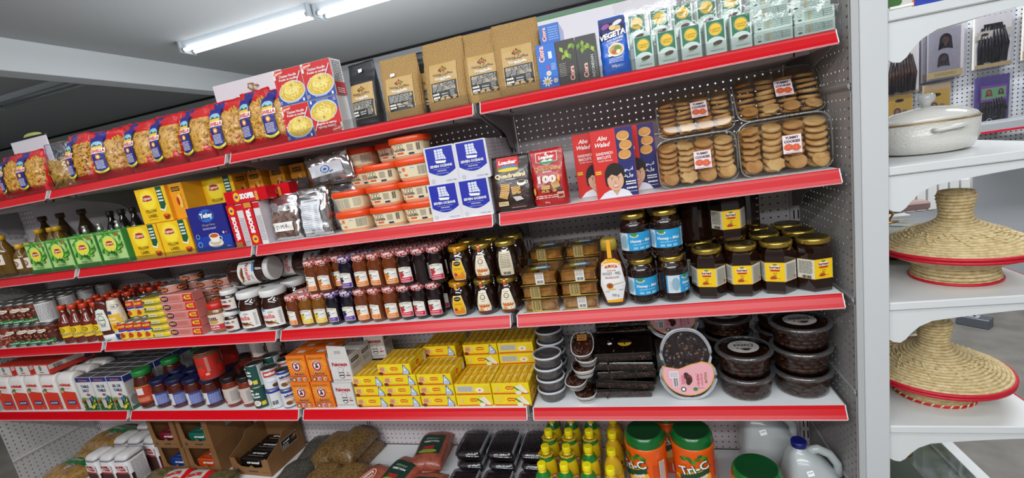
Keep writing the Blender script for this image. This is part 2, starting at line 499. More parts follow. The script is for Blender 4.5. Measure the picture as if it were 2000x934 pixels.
def shelf_bay(tp):
    def f():
        t = thing('metal_shelf', cat='shelf')
        w = 0.4875
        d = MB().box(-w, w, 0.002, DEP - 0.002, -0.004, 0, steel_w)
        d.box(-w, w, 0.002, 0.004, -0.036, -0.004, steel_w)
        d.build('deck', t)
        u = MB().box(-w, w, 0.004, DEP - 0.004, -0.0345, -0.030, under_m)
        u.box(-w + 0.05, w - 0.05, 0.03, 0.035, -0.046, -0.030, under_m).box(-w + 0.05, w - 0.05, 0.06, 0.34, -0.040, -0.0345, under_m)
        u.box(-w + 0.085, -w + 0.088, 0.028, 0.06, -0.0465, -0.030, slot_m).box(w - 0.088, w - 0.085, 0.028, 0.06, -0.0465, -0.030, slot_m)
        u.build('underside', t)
        pts = [(0.0, 0.0), (-0.003, -0.002), (-0.006, -0.010), (-0.014, -0.026), (-0.019, -0.034), (-0.019, -0.0395), (-0.016, -0.0395), (-0.010, -0.028), (0.0, -0.010)]
        s_ = MB().prism(pts, -w, w, lip_red, 'x')
        s_.box(-w, w, -0.0205, -0.018, -0.0368, -0.0355, mat('strip_rib_glint', '#f0b9bd', 0.25))  # ribs coloured pale pink to paint highlight streaks on the red strip
        s_.box(-w, w, -0.0205, -0.018, -0.0395, -0.0383, mat('strip_rib_glint', '#f0b9bd', 0.25))
        s_.box(-w - 0.001, -w + 0.0022, -0.0206, 0.002, -0.0385, 0.001, steel_w) if False else None
        s_.build('price_strip', t)
        for sx in (-1, 1):
            e = MB(); e.prism([(-0.0035, 0.0005), (-0.0075, -0.010), (-0.0155, -0.026), (-0.0205, -0.036), (0.0, -0.03), (0.002, 0.0005)], sx * w - 0.0012, sx * w + 0.0012, steel_w, 'x')
            e.build('strip_end', t)
        # tapering brackets in the gaps
        for sx in ():
            x = sx * 0.4935
            p = [(0.004, -0.003), (0.004, -0.03), (0.04, -0.044), (0.22, -0.085), (0.27, -0.105), (0.31, -0.15), (DEP - 0.004, -0.165), (DEP - 0.004, -0.003)]
            MB().prism(p, x - 0.0022, x + 0.0022, steel_g if tp else steel_w, 'x').build('bracket', t)
        if tp:
            MB().box(-w, w, -0.006, -0.0045, -0.004, 0.022 if tp == 2 else 0.030, clear_m).build('clear_guard', t)
        return t
    return f
names = {0: 'top', 1: 'second', 2: 'third', 3: 'fourth'}
bays = ['right end', 'second from right', 'third from right', 'left end']
SB1, SB2, SB3 = shelf_bay(1), shelf_bay(2), shelf_bay(0)
for l in range(4):
    for i in range(4):
        fn = SB1 if l == 0 else (SB2 if l == 1 and i > 1 else SB3)
        put(fn, (-0.5 - i, 0, LV[l]), 'white metal shelf with red front strip, %s level from the top, %s bay' % (ORD[l] if l else 'topmost', bays[i]), 'red edged shelves')
def bracket():
    t = thing('shelf_bracket', cat='bracket')
    p = [(0.004, -0.003), (0.004, -0.03), (0.04, -0.044), (0.22, -0.085), (0.27, -0.105), (0.31, -0.15), (DEP - 0.006, -0.165), (DEP - 0.006, -0.003)]
    MB().prism(p, -0.002, 0.002, steel_g, 'x').build('arm', t); return t
for l in range(4):
    for i in range(5):
        for sx in (-1, 1):
            if (i == 0 and sx > 0) or (i == 4 and sx < 0): continue
            put(bracket, (-i + sx * 0.0088, 0, LV[l]), 'tapering metal bracket under the %s shelf level, %s joint from right, %s one' % (ORD[l], ORD[i], 'left' if sx < 0 else 'right'), 'shelf brackets')
def base_deck():
    t = thing('base_shelf', cat='shelf')
    MB().box(-0.4875, 0.4875, -0.02, DEP - 0.003, -0.07, 0, steel_w, 0.002).build('deck', t)
    MB().box(-0.4875, 0.4875, -0.03, -0.021, -0.05, 0.0, lip_red, 0.002).build('price_strip', t)
    return t
for i in range(4):
    put(base_deck, (-0.5 - i, 0, BASE), 'white bottom shelf just above the floor, %s bay' % bays[i], 'bottom shelves')
# ------------------------------------------------------------------ pack-building helpers
def ring_se(a, b, n, z, cx=0, cy=0, N=28, jit=None):
    out = []
    for i in range(N):
        t = 2 * PI * i / N
        c, s_ = math.cos(t), math.sin(t)
        out.append((cx + a * math.copysign(abs(c) ** (2 / n), c), cy + b * math.copysign(abs(s_) ** (2 / n), s_), z))
    return out
def interp(prof, t):
    if t <= prof[0][0]: return prof[0][1]
    for (a, va), (b, vb) in zip(prof[:-1], prof[1:]):
        if t <= b: return va + (vb - va) * (t - a) / (b - a)
    return prof[-1][1]
def pouch(mb, h, wp, dp, m, n=3.0, nz=14, N=28, crumple=0.0, seed=0, matfn=None, wob=0.0):
    """soft pack standing at z 0..h; wp/dp = width and depth along the height (0..1). returns surface map"""
    R = random.Random(seed)
    rings = []
    ph = [R.uniform(0, 6) for _ in range(6)]
    def dy(x, z): return wob * (math.sin(9 * x / 0.1 + ph[0]) * math.sin(7 * z / 0.1 + ph[1]) + 0.6 * math.sin(17 * z / 0.1 + ph[2] + 3 * x / 0.1))
    for j in range(nz + 1):
        t = j / nz; a = interp(wp, t) / 2; b = interp(dp, t) / 2
        r = ring_se(a, b, n, t * h, N=N)
        if crumple or wob:
            r = [(x + R.uniform(-1, 1) * crumple, y + R.uniform(-1, 1) * crumple + dy(x, z) * (1 if y < 0 else -1), z + (R.uniform(-1, 1) * crumple if 0 < j < nz else (0 if j == 0 else R.uniform(-2.5, 1) * crumple))) for x, y, z in r]
        rings.append(r)
    if matfn:
        base = len(mb.v)
        for r in rings: mb.v += r
        for j in range(nz):
            for i in range(N):
                i2 = (i + 1) % N
                q = [rings[j][i], rings[j][i2], rings[j + 1][i2], rings[j + 1][i]]
                c = [sum(p[k] for p in q) / 4 for k in range(3)]
                mb.f.append((base + j * N + i, base + j * N + i2, base + (j + 1) * N + i2, base + (j + 1) * N + i))
                mb.m.append(mb.mi(matfn(c[0], c[2] / h, c[1] < 0))); mb.sm.append(True)
        for jj, rv in ((0, True), (nz, False)):
            o = [base + jj * N + i for i in range(N)]
            mb.f.append(tuple(reversed(o)) if rv else tuple(o)); mb.m.append(mb.mi(matfn(0, jj / nz, True))); mb.sm.append(False)
    else: mb.loft(rings, m)
    def surf(u, v, w):
        t = min(max(v / h, 0), 1); a = interp(wp, t) / 2; b = interp(dp, t) / 2
        k = max(0.0, 1 - min(1, abs(u) / a) ** n) ** (1 / n)
        return (u, -b * k - w - crumple * 0.6 + dy(u, v), v)
    return surf
def carton(name, cat, w, d, h, m, arts=(), bev=0.0008, extra=None):
    """paper carton standing on z=0, its front on y=0, body behind; arts = [(Art, side)]"""
    def f():
        t = thing(name, cat=cat)
        b = MB().box(-w/2, w/2, 0, d, 0, h, m, bev)
        b.build('carton', t)
        p = MB()
        for a, side in arts:
            c = {'front': (0, 0, h/2), 'top': (0, d/2, h), 'right': (w/2, d/2, h/2), 'left': (-w/2, d/2, h/2)}[side]
            a.emit(p, flat(*c, side))
        if arts: p.build('print', t, recalc=False)
        if extra: extra(t)
        return t
    return f
def clear_bag(b, h, wp, dp, mfilm, seed=0, crumple=0.003, n=3.0):
    return pouch(b, h, wp, dp, mfilm, n=n, nz=9, N=20, crumple=crumple, seed=seed)

paper = lambda h: mat('card_' + h.lstrip('#'), h, 0.42)
gloss = lambda h: mat('gloss_' + h.lstrip('#'), h, 0.22, coat=0.3)
wrap_f = film('cellophane', '#fbfbfb', 0.16, 0.12, bump=(26, 0.9))
pet_f = film('clear_tub_plastic', '#f2f2f0', 0.11, 0.06)
price_w = K('#f6f6f4')

# ------------------------------------------------------------------ TOP SHELF
# pasta in printed film bags
pasta_y = mat('pasta_wheat', '#dfae45', 0.5, var=(60, '#c08a2e'))
bag_red = mat('bag_film_red', '#d4161b', 0.25, bump=(40, 0.7), coat=0.4)
bag_blue = mat('bag_film_blue', '#2b2a86', 0.25, bump=(40, 0.5), coat=0.4)
def pasta_bag(kind, w=0.155, h=0.205, seed=1, off=0.0):
    def f():
        t = thing('pasta_bag', cat='pasta')
        R = random.Random(seed)
        b = MB()
        def mf(x, t_, fr):
            if abs(x) > w * 0.46: return bag_red
            if t_ > 0.80: return bag_red if abs(x + w*0.2) > w*0.13 else bag_blue
            if t_ < 0.17 or (t_ < 0.30 and x > w * 0.22): return bag_red
            if not fr: return bag_red
            return pasta_y
        wp = [(0, w*0.86), (0.1, w*0.95), (0.5, w), (0.78, w*0.93), (1, w*0.92)]
        dp = [(0, 0.045), (0.12, 0.066), (0.5, 0.078), (0.75, 0.055), (0.9, 0.014), (1, 0.004)]
        surf = pouch(b, h, wp, dp, bag_red, n=2.6, crumple=0.0022, seed=seed, matfn=mf)
        b.build('bag', t)
        p = MB()
        for i in range(95):
            u = R.uniform(-w*0.42, w*0.44); v = R.uniform(h*0.18, h*0.77)
            c = Vector(surf(u, v, -0.002)); a = R.uniform(0, PI); L = R.uniform(0.014, 0.019)
            dvec = Vector((math.cos(a), R.uniform(-0.25, 0.25), math.sin(a)))
            if kind == 'fusilli':
                pts = []
                for k in range(9):
                    s_ = k / 8 - 0.5; q = dvec * s_ * L * 2.0; tw = k * 1.5
                    pts.append(c + q + Vector((math.sin(tw) * 0.0022 * -dvec.z, math.cos(tw) * 0.0022, math.sin(tw) * 0.0022 * dvec.x)))
                p.tube(pts, 0.0019, pasta_y, 5)
            elif kind == 'shell':
                p.tube([c - dvec * 0.007, c - dvec * 0.003 + Vector((0, -0.004, 0)), c + dvec * 0.003 + Vector((0, -0.004, 0)), c + dvec * 0.007], [0.002, 0.0055, 0.0055, 0.002], pasta_y, 7)
            else:
                p.tube([c - dvec * L, c + dvec * L], 0.0042, pasta_y, 7)
        tag(p.build('pasta', t), kind='stuff')
        # label panel
        a = Art(); lx = -w * 0.22 + off
        a.poly([(lx - 0.024, 0.022), (lx + 0.024, 0.022), (lx + 0.025, 0.165), (lx - 0.025, 0.165)], K('#2b2a86'))
        a.ell(lx, 0.132, 0.022, 0.016, K('#8fc6dc')); a.poly([(lx - 0.021, 0.126), (lx - 0.008, 0.137), (lx + 0.004, 0.129), (lx + 0.014, 0.135), (lx + 0.021, 0.126)], K('#2f5e50'))
        a.rect(lx, 0.155, 0.046, 0.014, K('#2b2a86')); a.rect(lx, 0.121, 0.044, 0.012, K('#f0c23a')); a.rect(lx + 0.003, 0.108, 0.056, 0.0185, K('#f6efe6')); a.text('DIVELLA', lx + 0.003, 0.108, 0.0135, K('#c80f18'), w=0.053, bold=0.05)
        a.ell(lx, 0.084, 0.0095, 0.0095, K('#e89020')); a.ell(lx, 0.084, 0.005, 0.005, K('#f6e6b0'))
        a.lines(lx, 0.054, 0.034, 0.034, 7, K('#e8e6f4'), seed)
        pts = [(lx - 0.029 + 0.058 * i / 8, 0.030 - 0.012 * math.sin(PI * i / 8)) for i in range(9)]
        a.poly([(x, y + 0.009) for x, y in pts] + pts[::-1], K('#e6dc3c'))
        print_obj(a, surf, 'label', t, 0.012, base=0.0070, xf=lambda p: (lx + (p[0] - lx) * 1.12 + 0.004, p[1] * 1.06 + 0.002))
        fl = MB()
        def outer(u, v, wv): return surf(u, v, 0.0072)
        nx, nz = 14, 18
        vs = []
        for j in range(nz + 1):
            for i in range(nx + 1):
                q = outer((-0.45 + 0.9 * i / nx) * w, h * (0.05 + 0.9 * j / nz), 0)
                vs.append((q[0], q[1] + R.uniform(-0.0016, 0.0012), q[2]))
        fl.add(vs, [(j*(nx+1)+i, j*(nx+1)+i+1, (j+1)*(nx+1)+i+1, (j+1)*(nx+1)+i) for j in range(nz) for i in range(nx)], film('pasta_film', '#ffffff', 0.085, 0.09, bump=(34, 1.0)), True)
        fl.build('clear_window', t, recalc=False)
        return t
    return f
PB = {k: pasta_bag(k, seed=i + 3) for i, k in enumerate(('penne', 'fusilli', 'shell'))}
zt = LV[0]
pb = [(-3.44, 'penne', 0, 'first on top shelf, cut by photo edge'), (-3.27, 'penne', -.1, 'low, second from left end of top shelf'), (-3.13, 'penne', .1, 'leaning in front of left white card'),
      (-2.815, 'shell', -.05, 'standing tallest beside the clear unprinted bag'), (-2.64, 'penne', .35, 'turned aside, right of the tallest pasta bag'), (-2.465, 'fusilli', .02, 'facing front, sixth from the left end'),
      (-2.325, 'fusilli', .0, 'facing front, seventh from the left end'), (-2.165, 'fusilli', -.03, 'with round see-through front, eighth from left end'), (-2.01, 'penne', .1, 'narrow looking, just left of the shelf joint'),
      (-1.87, 'penne', -.05, 'tall and wide, just right of the shelf joint'), (-1.765, 'penne', .12, 'last one, against the red noodle boxes')]
for i, (x, k, rz, d) in enumerate(pb):
    put(PB[k], (x, 0.045, zt), 'pasta bag in red and blue film, ' + d, 'pasta bags along the top shelf', rz=rz, rx=-0.08, sc=(1.0, 1, 1.03 if i in (3, 9) else 0.93 if i < 3 else 0.97))
for i, x in enumerate((-2.72, -2.58, -2.43, -2.28, -2.12, -1.95)):
    put(PB[('fusilli', 'penne')[i % 2]], (x, 0.155 + 0.01 * (i % 2), zt + 0.002), 'pasta bag in second row on top shelf, %s from left of the ones showing behind' % ORD[i], 'pasta bags along the top shelf', rz=0.1 * (i % 3 - 1), rx=-0.1, sc=(1, 1, 1.12))
def clear_pasta():
    t = thing('pasta_bag', cat='pasta'); R = random.Random(5); w, h = 0.115, 0.2
    b = MB(); wp = [(0, w*0.9), (0.5, w), (1, w)]; dp = [(0, 0.04), (0.3, 0.06), (0.6, 0.05), (0.85, 0.012), (1, 0.003)]
    surf = pouch(b, h*0.62, wp, [(0, 0.035), (0.5, 0.055), (0.9, 0.04), (1, 0.01)], pasta_y, n=2.6, crumple=0.003, seed=4)
    p = MB()
    for i in range(60):
        c = Vector(surf(R.uniform(-w*0.42, w*0.42), R.uniform(0.01, h*0.58), -0.001)); a = R.uniform(0.6, 2.4); d = Vector((math.cos(a), 0, math.sin(a)))
        p.tube([c - d * 0.016, c + d * 0.016], 0.0036, pasta_y, 7)
    p.merge(b); tag(p.build('pasta', t), kind='stuff')
    q = MB(); s2 = pouch(q, h, wp, [(a, v + 0.012) for a, v in dp], film('pasta_film2', '#eef2fa', 0.16, 0.10, bump=(30, 1.0)), n=2.6, crumple=0.002, seed=9)
    q.build('film', t, recalc=False)
    a = Art(); a.rect(-w*0.44, 0.10, 0.004, 0.19, K('#2a46b4')); a.rect(-w*0.40, 0.10, 0.003, 0.19, K('#c93034')); a.ell(w*0.30, 0.012, 0.008, 0.008, K('#d02a30')); a.ell(w*0.30, 0.012, 0.0035, 0.0035, WHT)
    print_obj(a, s2, 'label', t, 0.02, base=0.003)
    return t
put(clear_pasta, (-2.955, 0.05, zt), 'clear unprinted looking bag of penne with thin blue edge, on top shelf', rz=0.25, rx=-0.06)

# white display cards behind the top row
card_m = mat('white_card', '#e6e0e4', 0.5)
def card(w, h):
    def f():
        t = thing('display_card', cat='card')
        MB().box(-w/2, w/2, 0, 0.006, 0, h, card_m, 0.0008).build('card', t)
        return t
    return f
c = put(card(0.37, 0.33), (-2.11, 0.30, zt), 'large pinkish white card standing behind pasta bags, left of the noodle boxes', 'white cards on the top shelf')
MB().tube([(0.03, -0.004, 0.27), (0.02, -0.02, 0.285), (0.024, -0.02, 0.30), (0.036, -0.004, 0.30)], 0.004, mat('grain_print', '#b98a4a', 0.4), 8).build('wheat_motif', c)
MB().tube([(0.05, -0.004, 0.265), (0.043, -0.02, 0.275), (0.047, -0.02, 0.29), (0.058, -0.004, 0.29)], 0.004, mat('grain_print', '#b98a4a', 0.4), 8).build('wheat_motif', c)
c = put(card(0.27, 0.31), (-3.545, 0.30, zt), 'small white card with dark top edge behind pasta at far left', 'white cards on the top shelf')
MB().box(-0.136, 0.136, -0.002, 0.01, 0.31, 0.318, mat('card_edge_navy', '#23233a', 0.4)).build('top_edge', c)
MB().loft([ring_se(0.06 * k, 0.02 * k, 2, 0.318 + z, 0.03, 0.01, 16) for k, z in ((1, 0), (1.05, 0.005), (0.9, 0.013), (0.5, 0.018))], mat('lime_lid', '#b9c46a', 0.4)).build('lime_lid', c)
c = put(card(0.50, 0.265), (-0.60, 0.30, zt), 'wide lavender white card with green top edge behind blue seasoning pouch', 'white cards on the top shelf')
MB().box(-0.25, 0.16, -0.001, 0.03, 0.266, 0.276, mat('card_edge_green', '#4c8a5a', 0.45)).build('top_edge', c)

# chicken noodle soup boxes (2 x 2)
def noodle_art():
    a = Art(); w, h = 0.116, 0.119
    a.rect(0, 0, w, h, K('#cf1a1f'))
    a.rect(0, -h*0.34, w, h*0.32, K('#2d4da0'))
    a.rect(-w/2 + 0.004, 0.045, 0.008, 0.03, K('#ece6e0')); 
    a.ell(0.004, -0.018, 0.056, 0.036, K('#c7d2ea'), 28, rot=0.12); a.ell(0.004, -0.017, 0.052, 0.032, K('#dcb63a'), 28, rot=0.12)
    R = random.Random(2); P = []
    for i in range(70):
        x, y = R.gauss(0.004, 0.022), R.gauss(-0.014, 0.012)
        if ((x - 0.004) / 0.05) ** 2 + ((y + 0.017) / 0.03) ** 2 > 1: continue
        g = R.uniform(0, PI); L = R.uniform(0.005, 0.010); dx, dy = math.cos(g) * L, math.sin(g) * L; nx, ny = -dy * 0.18, dx * 0.18
        P.append([(x - dx - nx, y - dy - ny), (x + dx - nx, y + dy - ny), (x + dx + nx, y + dy + ny), (x - dx + nx, y - dy + ny)])
    a.polys(P, K('#f3e08a'))
    a.ell(0.0, 0.004, 0.026, 0.013, K('#ecd060')); a.ell(0.008, 0.002, 0.006, 0.003, K('#a86a2c'))
    P2 = P[::3]; a.polys([[(x * 0.5, y * 0.5 + 0.012) for x, y in p] for p in P2], K('#fff0a8'))
    a.poly([(0.030, 0.010), (0.033, 0.008), (0.056, 0.042), (0.053, 0.045)], K('#d8d8dc'))
    a.ell(-0.036, 0.050, 0.021, 0.0085, K('#f4d8c8'), rot=0.12); a.ell(-0.036, 0.050, 0.020, 0.0078, K('#d8232a'), rot=0.12)
    a.text('Lipton', -0.036, 0.050, 0.0078, K('#fbe9c8'), w=0.034, bold=0.03, rot=0.12)
    a.text('Chicken Noodle', 0.002, 0.0365, 0.0085, WHT, w=0.072, rot=0.0); a.text('Poulet et nouilles', 0.002, 0.0255, 0.0080, WHT, w=0.078)
    a.rect(0.046, -0.052, 0.007, 0.010, WHT); a.lines(0.0, -0.054, 0.05, 0.006, 2, K('#a8c0f0'), 4)
    a.lines(-0.05, -0.05, 0.012, 0.012, 3, K('#f0d0d0'), 5)
    return a
def noodle_side():
    a = Art(); a.rect(0, 0.02, 0.052, 0.075, K('#d8d2d2')); a.lines(0, 0.02, 0.048, 0.07, 12, K('#5a5458'), 8, fill=0.6); a.rect(0, -0.038, 0.058, 0.044, K('#b8161b')); a.lines(0, -0.045, 0.04, 0.02, 3, WHT, 9)
    return a
NB = carton('noodle_box', 'box', 0.118, 0.062, 0.121, paper('#d9d2cf'), [(noodle_art(), 'front'), (noodle_side(), 'right')])
put(NB, (-1.676, 0.012, zt + 0.0), 'red noodle soup box with bowl picture, lower left of the four', 'red noodle soup boxes')
put(NB, (-1.557, 0.012 + 0.0, zt + 0.121), 'red noodle soup box upside down, lower right of the four', 'red noodle soup boxes', ry=PI)
put(NB, (-1.672, 0.012, zt + 0.122), 'red noodle soup box with bowl picture, upper left of the four', 'red noodle soup boxes')
put(NB, (-1.553, 0.012, zt + 0.1225), 'red noodle soup box with bowl picture, upper right of the four', 'red noodle soup boxes')

# coffee pouches
burlap = mat('burlap_print', '#b08646', 0.75, var=(45, '#9a7034'))
def weave(m):
    nt = m.node_tree; b = nt.nodes['Principled BSDF']
    tc = nt.nodes.new('ShaderNodeTexCoord'); outs = []
    for d in ('X', 'Z'):
        w = nt.nodes.new('ShaderNodeTexWave'); w.bands_direction = d; w.inputs['Scale'].default_value = 75; w.inputs['Distortion'].default_value = 1.2; w.inputs['Detail Scale'].default_value = 3
        nt.links.new(tc.outputs['Object'], w.inputs['Vector']); outs.append(w.outputs['Fac'])
    mm = nt.nodes.new('ShaderNodeMath'); mm.operation = 'MULTIPLY'; nt.links.new(outs[0], mm.inputs[0]); nt.links.new(outs[1], mm.inputs[1])
    r = nt.nodes.new('ShaderNodeValToRGB'); r.color_ramp.elements[0].color = lin('#86602c'); r.color_ramp.elements[1].color = lin('#e2bd7c'); r.color_ramp.elements[1].position = 0.6
    nt.links.new(mm.outputs[0], r.inputs[0]); nt.links.new(r.outputs[0], b.inputs['Base Color'])
    u = nt.nodes.new('ShaderNodeBump'); u.inputs['Strength'].default_value = 0.5; u.inputs['Distance'].default_value = 0.001
    nt.links.new(mm.outputs[0], u.inputs['Height']); nt.links.new(u.outputs[0], b.inputs['Normal'])
weave(burlap)
blackfoil = mat('black_foil', '#24262b', 0.38, bump=(18, 0.35))
def coffee(m, w, h, lw, seed, tagp=None):
    def f():
        t = thing('coffee_pouch', cat='coffee')
        b = MB(); wp = [(0, w*0.96), (0.2, w), (0.8, w), (1, w*0.97)]
        dp = [(0, 0.062), (0.25, 0.066), (0.55, 0.05), (0.78, 0.022), (0.86, 0.009), (0.89, 0.012), (0.91, 0.007), (0.93, 0.011), (0.95, 0.005), (1, 0.004)]
        surf = pouch(b, h, wp, dp, m, n=3.4, nz=30, crumple=0.0006, seed=seed, wob=0.0012)
        b.build('pouch', t)
        a = Art(); y0, y1 = h * 0.12, h * 0.66; cy = (y0 + y1) / 2; lh = y1 - y0
        tan = K('#c8a465')
        a.rect(0, cy, lw, lh, tan)
        a.rect(0, cy - lh*0.245, lw*0.93, lh*0.49, K('#20242a')); a.rect(0, cy + lh*0.015, lw*0.93, lh*0.012, tan)
        for i, (dx, dy) in enumerate([(0, .40), (-.06, .36), (.05, .36), (-.10, .32), (0, .32), (.10, .33), (-.05, .285), (.05, .285)]):
            a.ell(dx * lw * 1.2, cy + lh * dy, 0.0028, 0.0035, K(('#5a3018', '#b8442a', '#6a7a2e')[i % 3]), 8)
        a.text('Natna Coffee', 0, cy + lh*0.21, 0.0075, K('#4a3a26'), w=lw*0.72, bold=0.0)
        a.lines(0, cy + lh*0.165, lw*0.3, 0.003, 1, K('#6a5636'), 2)
        a.text('Yirgacheffe', 0, cy + lh*0.085, 0.0085, WHT, w=lw*0.6, bold=0.03); a.text('ETHIOPIA', 0, cy + lh*0.04, 0.0035, WHT, w=lw*0.22)
        a.lines(0, cy - lh*0.14, lw*0.82, lh*0.22, 7, K('#c9c6bc'), 3)
        a.lines(-lw*0.3, cy - lh*0.36, lw*0.24, lh*0.16, 2, WHT, 5, fill=0.6); a.lines(lw*0.02, cy - lh*0.36, lw*0.24, lh*0.12, 2, K('#c9c6bc'), 6); a.lines(lw*0.3, cy - lh*0.35, lw*0.16, lh*0.18, 5, K('#c9c6bc'), 7)
        if tagp: a.rect(tagp[0], tagp[1], 0.016, 0.011, price_w, rot=0.05)
        print_obj(a, surf, 'label', t, 0.02, base=0.0012)
        return t
    return f
CB = coffee(blackfoil, 0.112, 0.215, 0.094, 1, (0, 0.186)); C1 = coffee(burlap, 0.140, 0.205, 0.098, 2, (-0.02, 0.145)); C2 = coffee(burlap, 0.150, 0.222, 0.098, 3)
put(CB, (-1.408, 0.048, zt), 'black foil coffee pouch with tan label beside the noodle boxes', 'coffee pouches', rz=-0.12, rx=-0.05)
put(C1, (-1.268, 0.05, zt), 'burlap patterned coffee pouch with a white price tag on its label', 'coffee pouches', rz=0.05, rx=-0.06)
put(C2, (-1.105, 0.048, zt), 'burlap patterned coffee pouch folded over at top, second burlap one from left', 'coffee pouches', rz=-0.06, rx=-0.08)
put(C2, (-0.975, 0.065, zt), 'burlap patterned coffee pouch, third burlap one from left, slightly behind', 'coffee pouches', rz=0.08, rx=-0.05)
put(C2, (-0.855, 0.048, zt), 'burlap patterned coffee pouch nearest the blue tea boxes', 'coffee pouches', rz=0.04, rx=-0.05)
put(CB, (-1.175, 0.115, zt), 'black foil coffee pouch mostly hidden between the first two burlap ones', 'coffee pouches', rz=0.1)

# slim tea boxes and seasoning pouch
def glora(bg, vert, kind):
    a = Art(); w, h = (0.058, 0.126)
    a.rect(0, 0, w, h, K(bg))
    if kind == 'daisy':
        a.text('Ciora', -0.014, 0.036, 0.017, K('#f0803a'), w=0.046, bold=0.07, rot=PI/2); a.text('Ciora', -0.014, 0.036, 0.017, WHT, w=0.044, bold=0.0, rot=PI/2)
        a.rect(0.012, 0.03, 0.011, 0.02, K('#dfe8f2')); a.ell(0.002, -0.004, 0.004, 0.007, K('#c03a6a')); a.lines(0.018, -0.004, 0.014, 0.02, 5, K('#bcd4f2'), 3)
        for cx, cy, r in ((-0.006, -0.044, 0.016), (0.002, -0.022, 0.009), (0.02, -0.046, 0.008)):
            for i in range(9): a.ell(cx + r*0.6*math.cos(i*0.698), cy + r*0.6*math.sin(i*0.698), r*0.42, r*0.17, WHT, 8, rot=i*0.698)
            a.ell(cx, cy, r*0.32, r*0.32, K('#e8b030'), 10)
    else:
        R = random.Random(kind)
        for i in range(7):
            x, y, g = R.uniform(-0.02, 0.022), R.uniform(0.012, 0.052), R.uniform(-2.4, -0.6)
            q = (x + 0.02*math.cos(g), y + 0.02*math.sin(g)); n_ = (-math.sin(g)*0.006, math.cos(g)*0.006)
            a.poly([(x, y), (x + 0.008*math.cos(g) + n_[0], y + 0.008*math.sin(g) + n_[1]), q, (x + 0.008*math.cos(g) - n_[0], y + 0.008*math.sin(g) - n_[1])], K(('#8cab2e', '#a7c23c', '#6e9428')[i % 3]))
        a.text('Ciora', 0.012 if kind == 2 else -0.008, -0.034, 0.014, K('#e0602a'), w=0.042, bold=0.08, rot=PI/2); a.text('Ciora', 0.012 if kind == 2 else -0.008, -0.034, 0.014, WHT, w=0.040, bold=0.0, rot=PI/2)
        if kind == 2: a.ell(-0.019, 0.02, 0.005, 0.009, K('#6a2026')); a.lines(-0.014, -0.02, 0.02, 0.04, 8, K('#9a968e'), 4)
        else: a.text('INDONESIAN', 0.014, -0.025, 0.008, WHT, w=0.062, bold=0.0, rot=PI/2); a.lines(0.024, -0.02, 0.006, 0.07, 14, K('#9a968e'), 4)
    return a
def blueback():
    a = Art(); a.rect(0, 0, 0.058, 0.052, K('#2a6ac4')); a.text('Ciora', -0.016, 0, 0.012, K('#f0803a'), w=0.04, bold=0.08, rot=PI/2); a.text('Ciora', -0.016, 0, 0.012, WHT, w=0.038, bold=0, rot=PI/2); a.lines(0.012, 0, 0.03, 0.04, 6, K('#8ab0e4'), 6)
    return a
GB = carton('tea_box', 'tea', 0.058, 0.07, 0.128, gloss('#2a6ac4'), [(glora('#2470d0', 0, 'daisy'), 'front')])
GB2 = carton('tea_box', 'tea', 0.060, 0.126, 0.055, gloss('#2a6ac4'), [(blueback(), 'front')])
GK1 = carton('tea_box', 'tea', 0.056, 0.07, 0.127, gloss('#2c2a28'), [(glora('#3a3733', 0, 2), 'front')])
GK2 = carton('tea_box', 'tea', 0.061, 0.07, 0.127, gloss('#2c2a28'), [(glora('#3d403a', 0, 3), 'front')])
put(GB, (-0.762, 0.012, zt), 'slim upright blue tea box with daisies beside burlap pouch', 'slim tea boxes')
put(GB2, (-0.745, 0.022, zt + 0.128), 'blue tea box lying on top of the upright daisy box', 'slim tea boxes')
put(GK1, (-0.703, 0.012, zt), 'dark tea box with green leaves, left one of two', 'slim tea boxes')
put(GK2, (-0.642, 0.012, zt), 'dark tea box with green leaves, right one of two, by blue pouch', 'slim tea boxes')
def vegeta():
    t = thing('seasoning_pouch', cat='seasoning'); b = MB(); w, h = 0.083, 0.162
    vb = mat('veg_blue', '#1f62c8', 0.28, bump=(14, 0.5), coat=0.3)
    surf = pouch(b, h, [(0, w), (0.8, w*0.92), (1, w*0.9)], [(0, 0.04), (0.3, 0.046), (0.7, 0.03), (0.92, 0.006), (1, 0.003)], vb, n=3, nz=20, crumple=0.0014, seed=3, wob=0.001)
    b.build('pouch', t)
    a = Art(); a.poly([(-0.037, 0.098), (0.036, 0.112), (0.035, 0.158), (-0.036, 0.158)], K('#20245e'))
    a.ell(-0.018, 0.138, 0.012, 0.007, K('#a05aa0'), rot=0.3); a.ell(0.002, 0.132, 0.010, 0.008, K('#e8cf8c')); a.ell(0.016, 0.128, 0.009, 0.008, K('#d8b86a')); a.ell(0.016, 0.144, 0.014, 0.006, K('#dfe2ea'), rot=0.3)
    a.text('VEGETA', 0, 0.112, 0.0165, WHT, w=0.074, bold=0.05, rot=0.14, shear=0.2); a.text('FOOD SEASONING', 0.006, 0.098, 0.006, WHT, w=0.046, rot=0.14); a.text('CONDIMENT', 0.007, 0.090, 0.005, WHT, w=0.04, rot=0.14)
    a.ell(0.006, 0.068, 0.023, 0.019, K('#e9e2d2')); a.ell(0.006, 0.068, 0.019, 0.014, K('#c6a352')); a.ell(0.010, 0.072, 0.010, 0.007, K('#5f8a36')); a.ell(0.0, 0.063, 0.007, 0.006, K('#c4552c')); a.ell(0.012, 0.062, 0.006, 0.006, K('#f0e2b8')); a.ell(-0.012, 0.055, 0.006, 0.004, K('#e8e4d8'))
    a.lines(0.004, 0.040, 0.042, 0.014, 4, K('#bcd0f0'), 3); a.text('500g e', 0.0, 0.024, 0.007, WHT, w=0.022)
    print_obj(a, surf, 'label', t, 0.014, base=0.002)
    return t
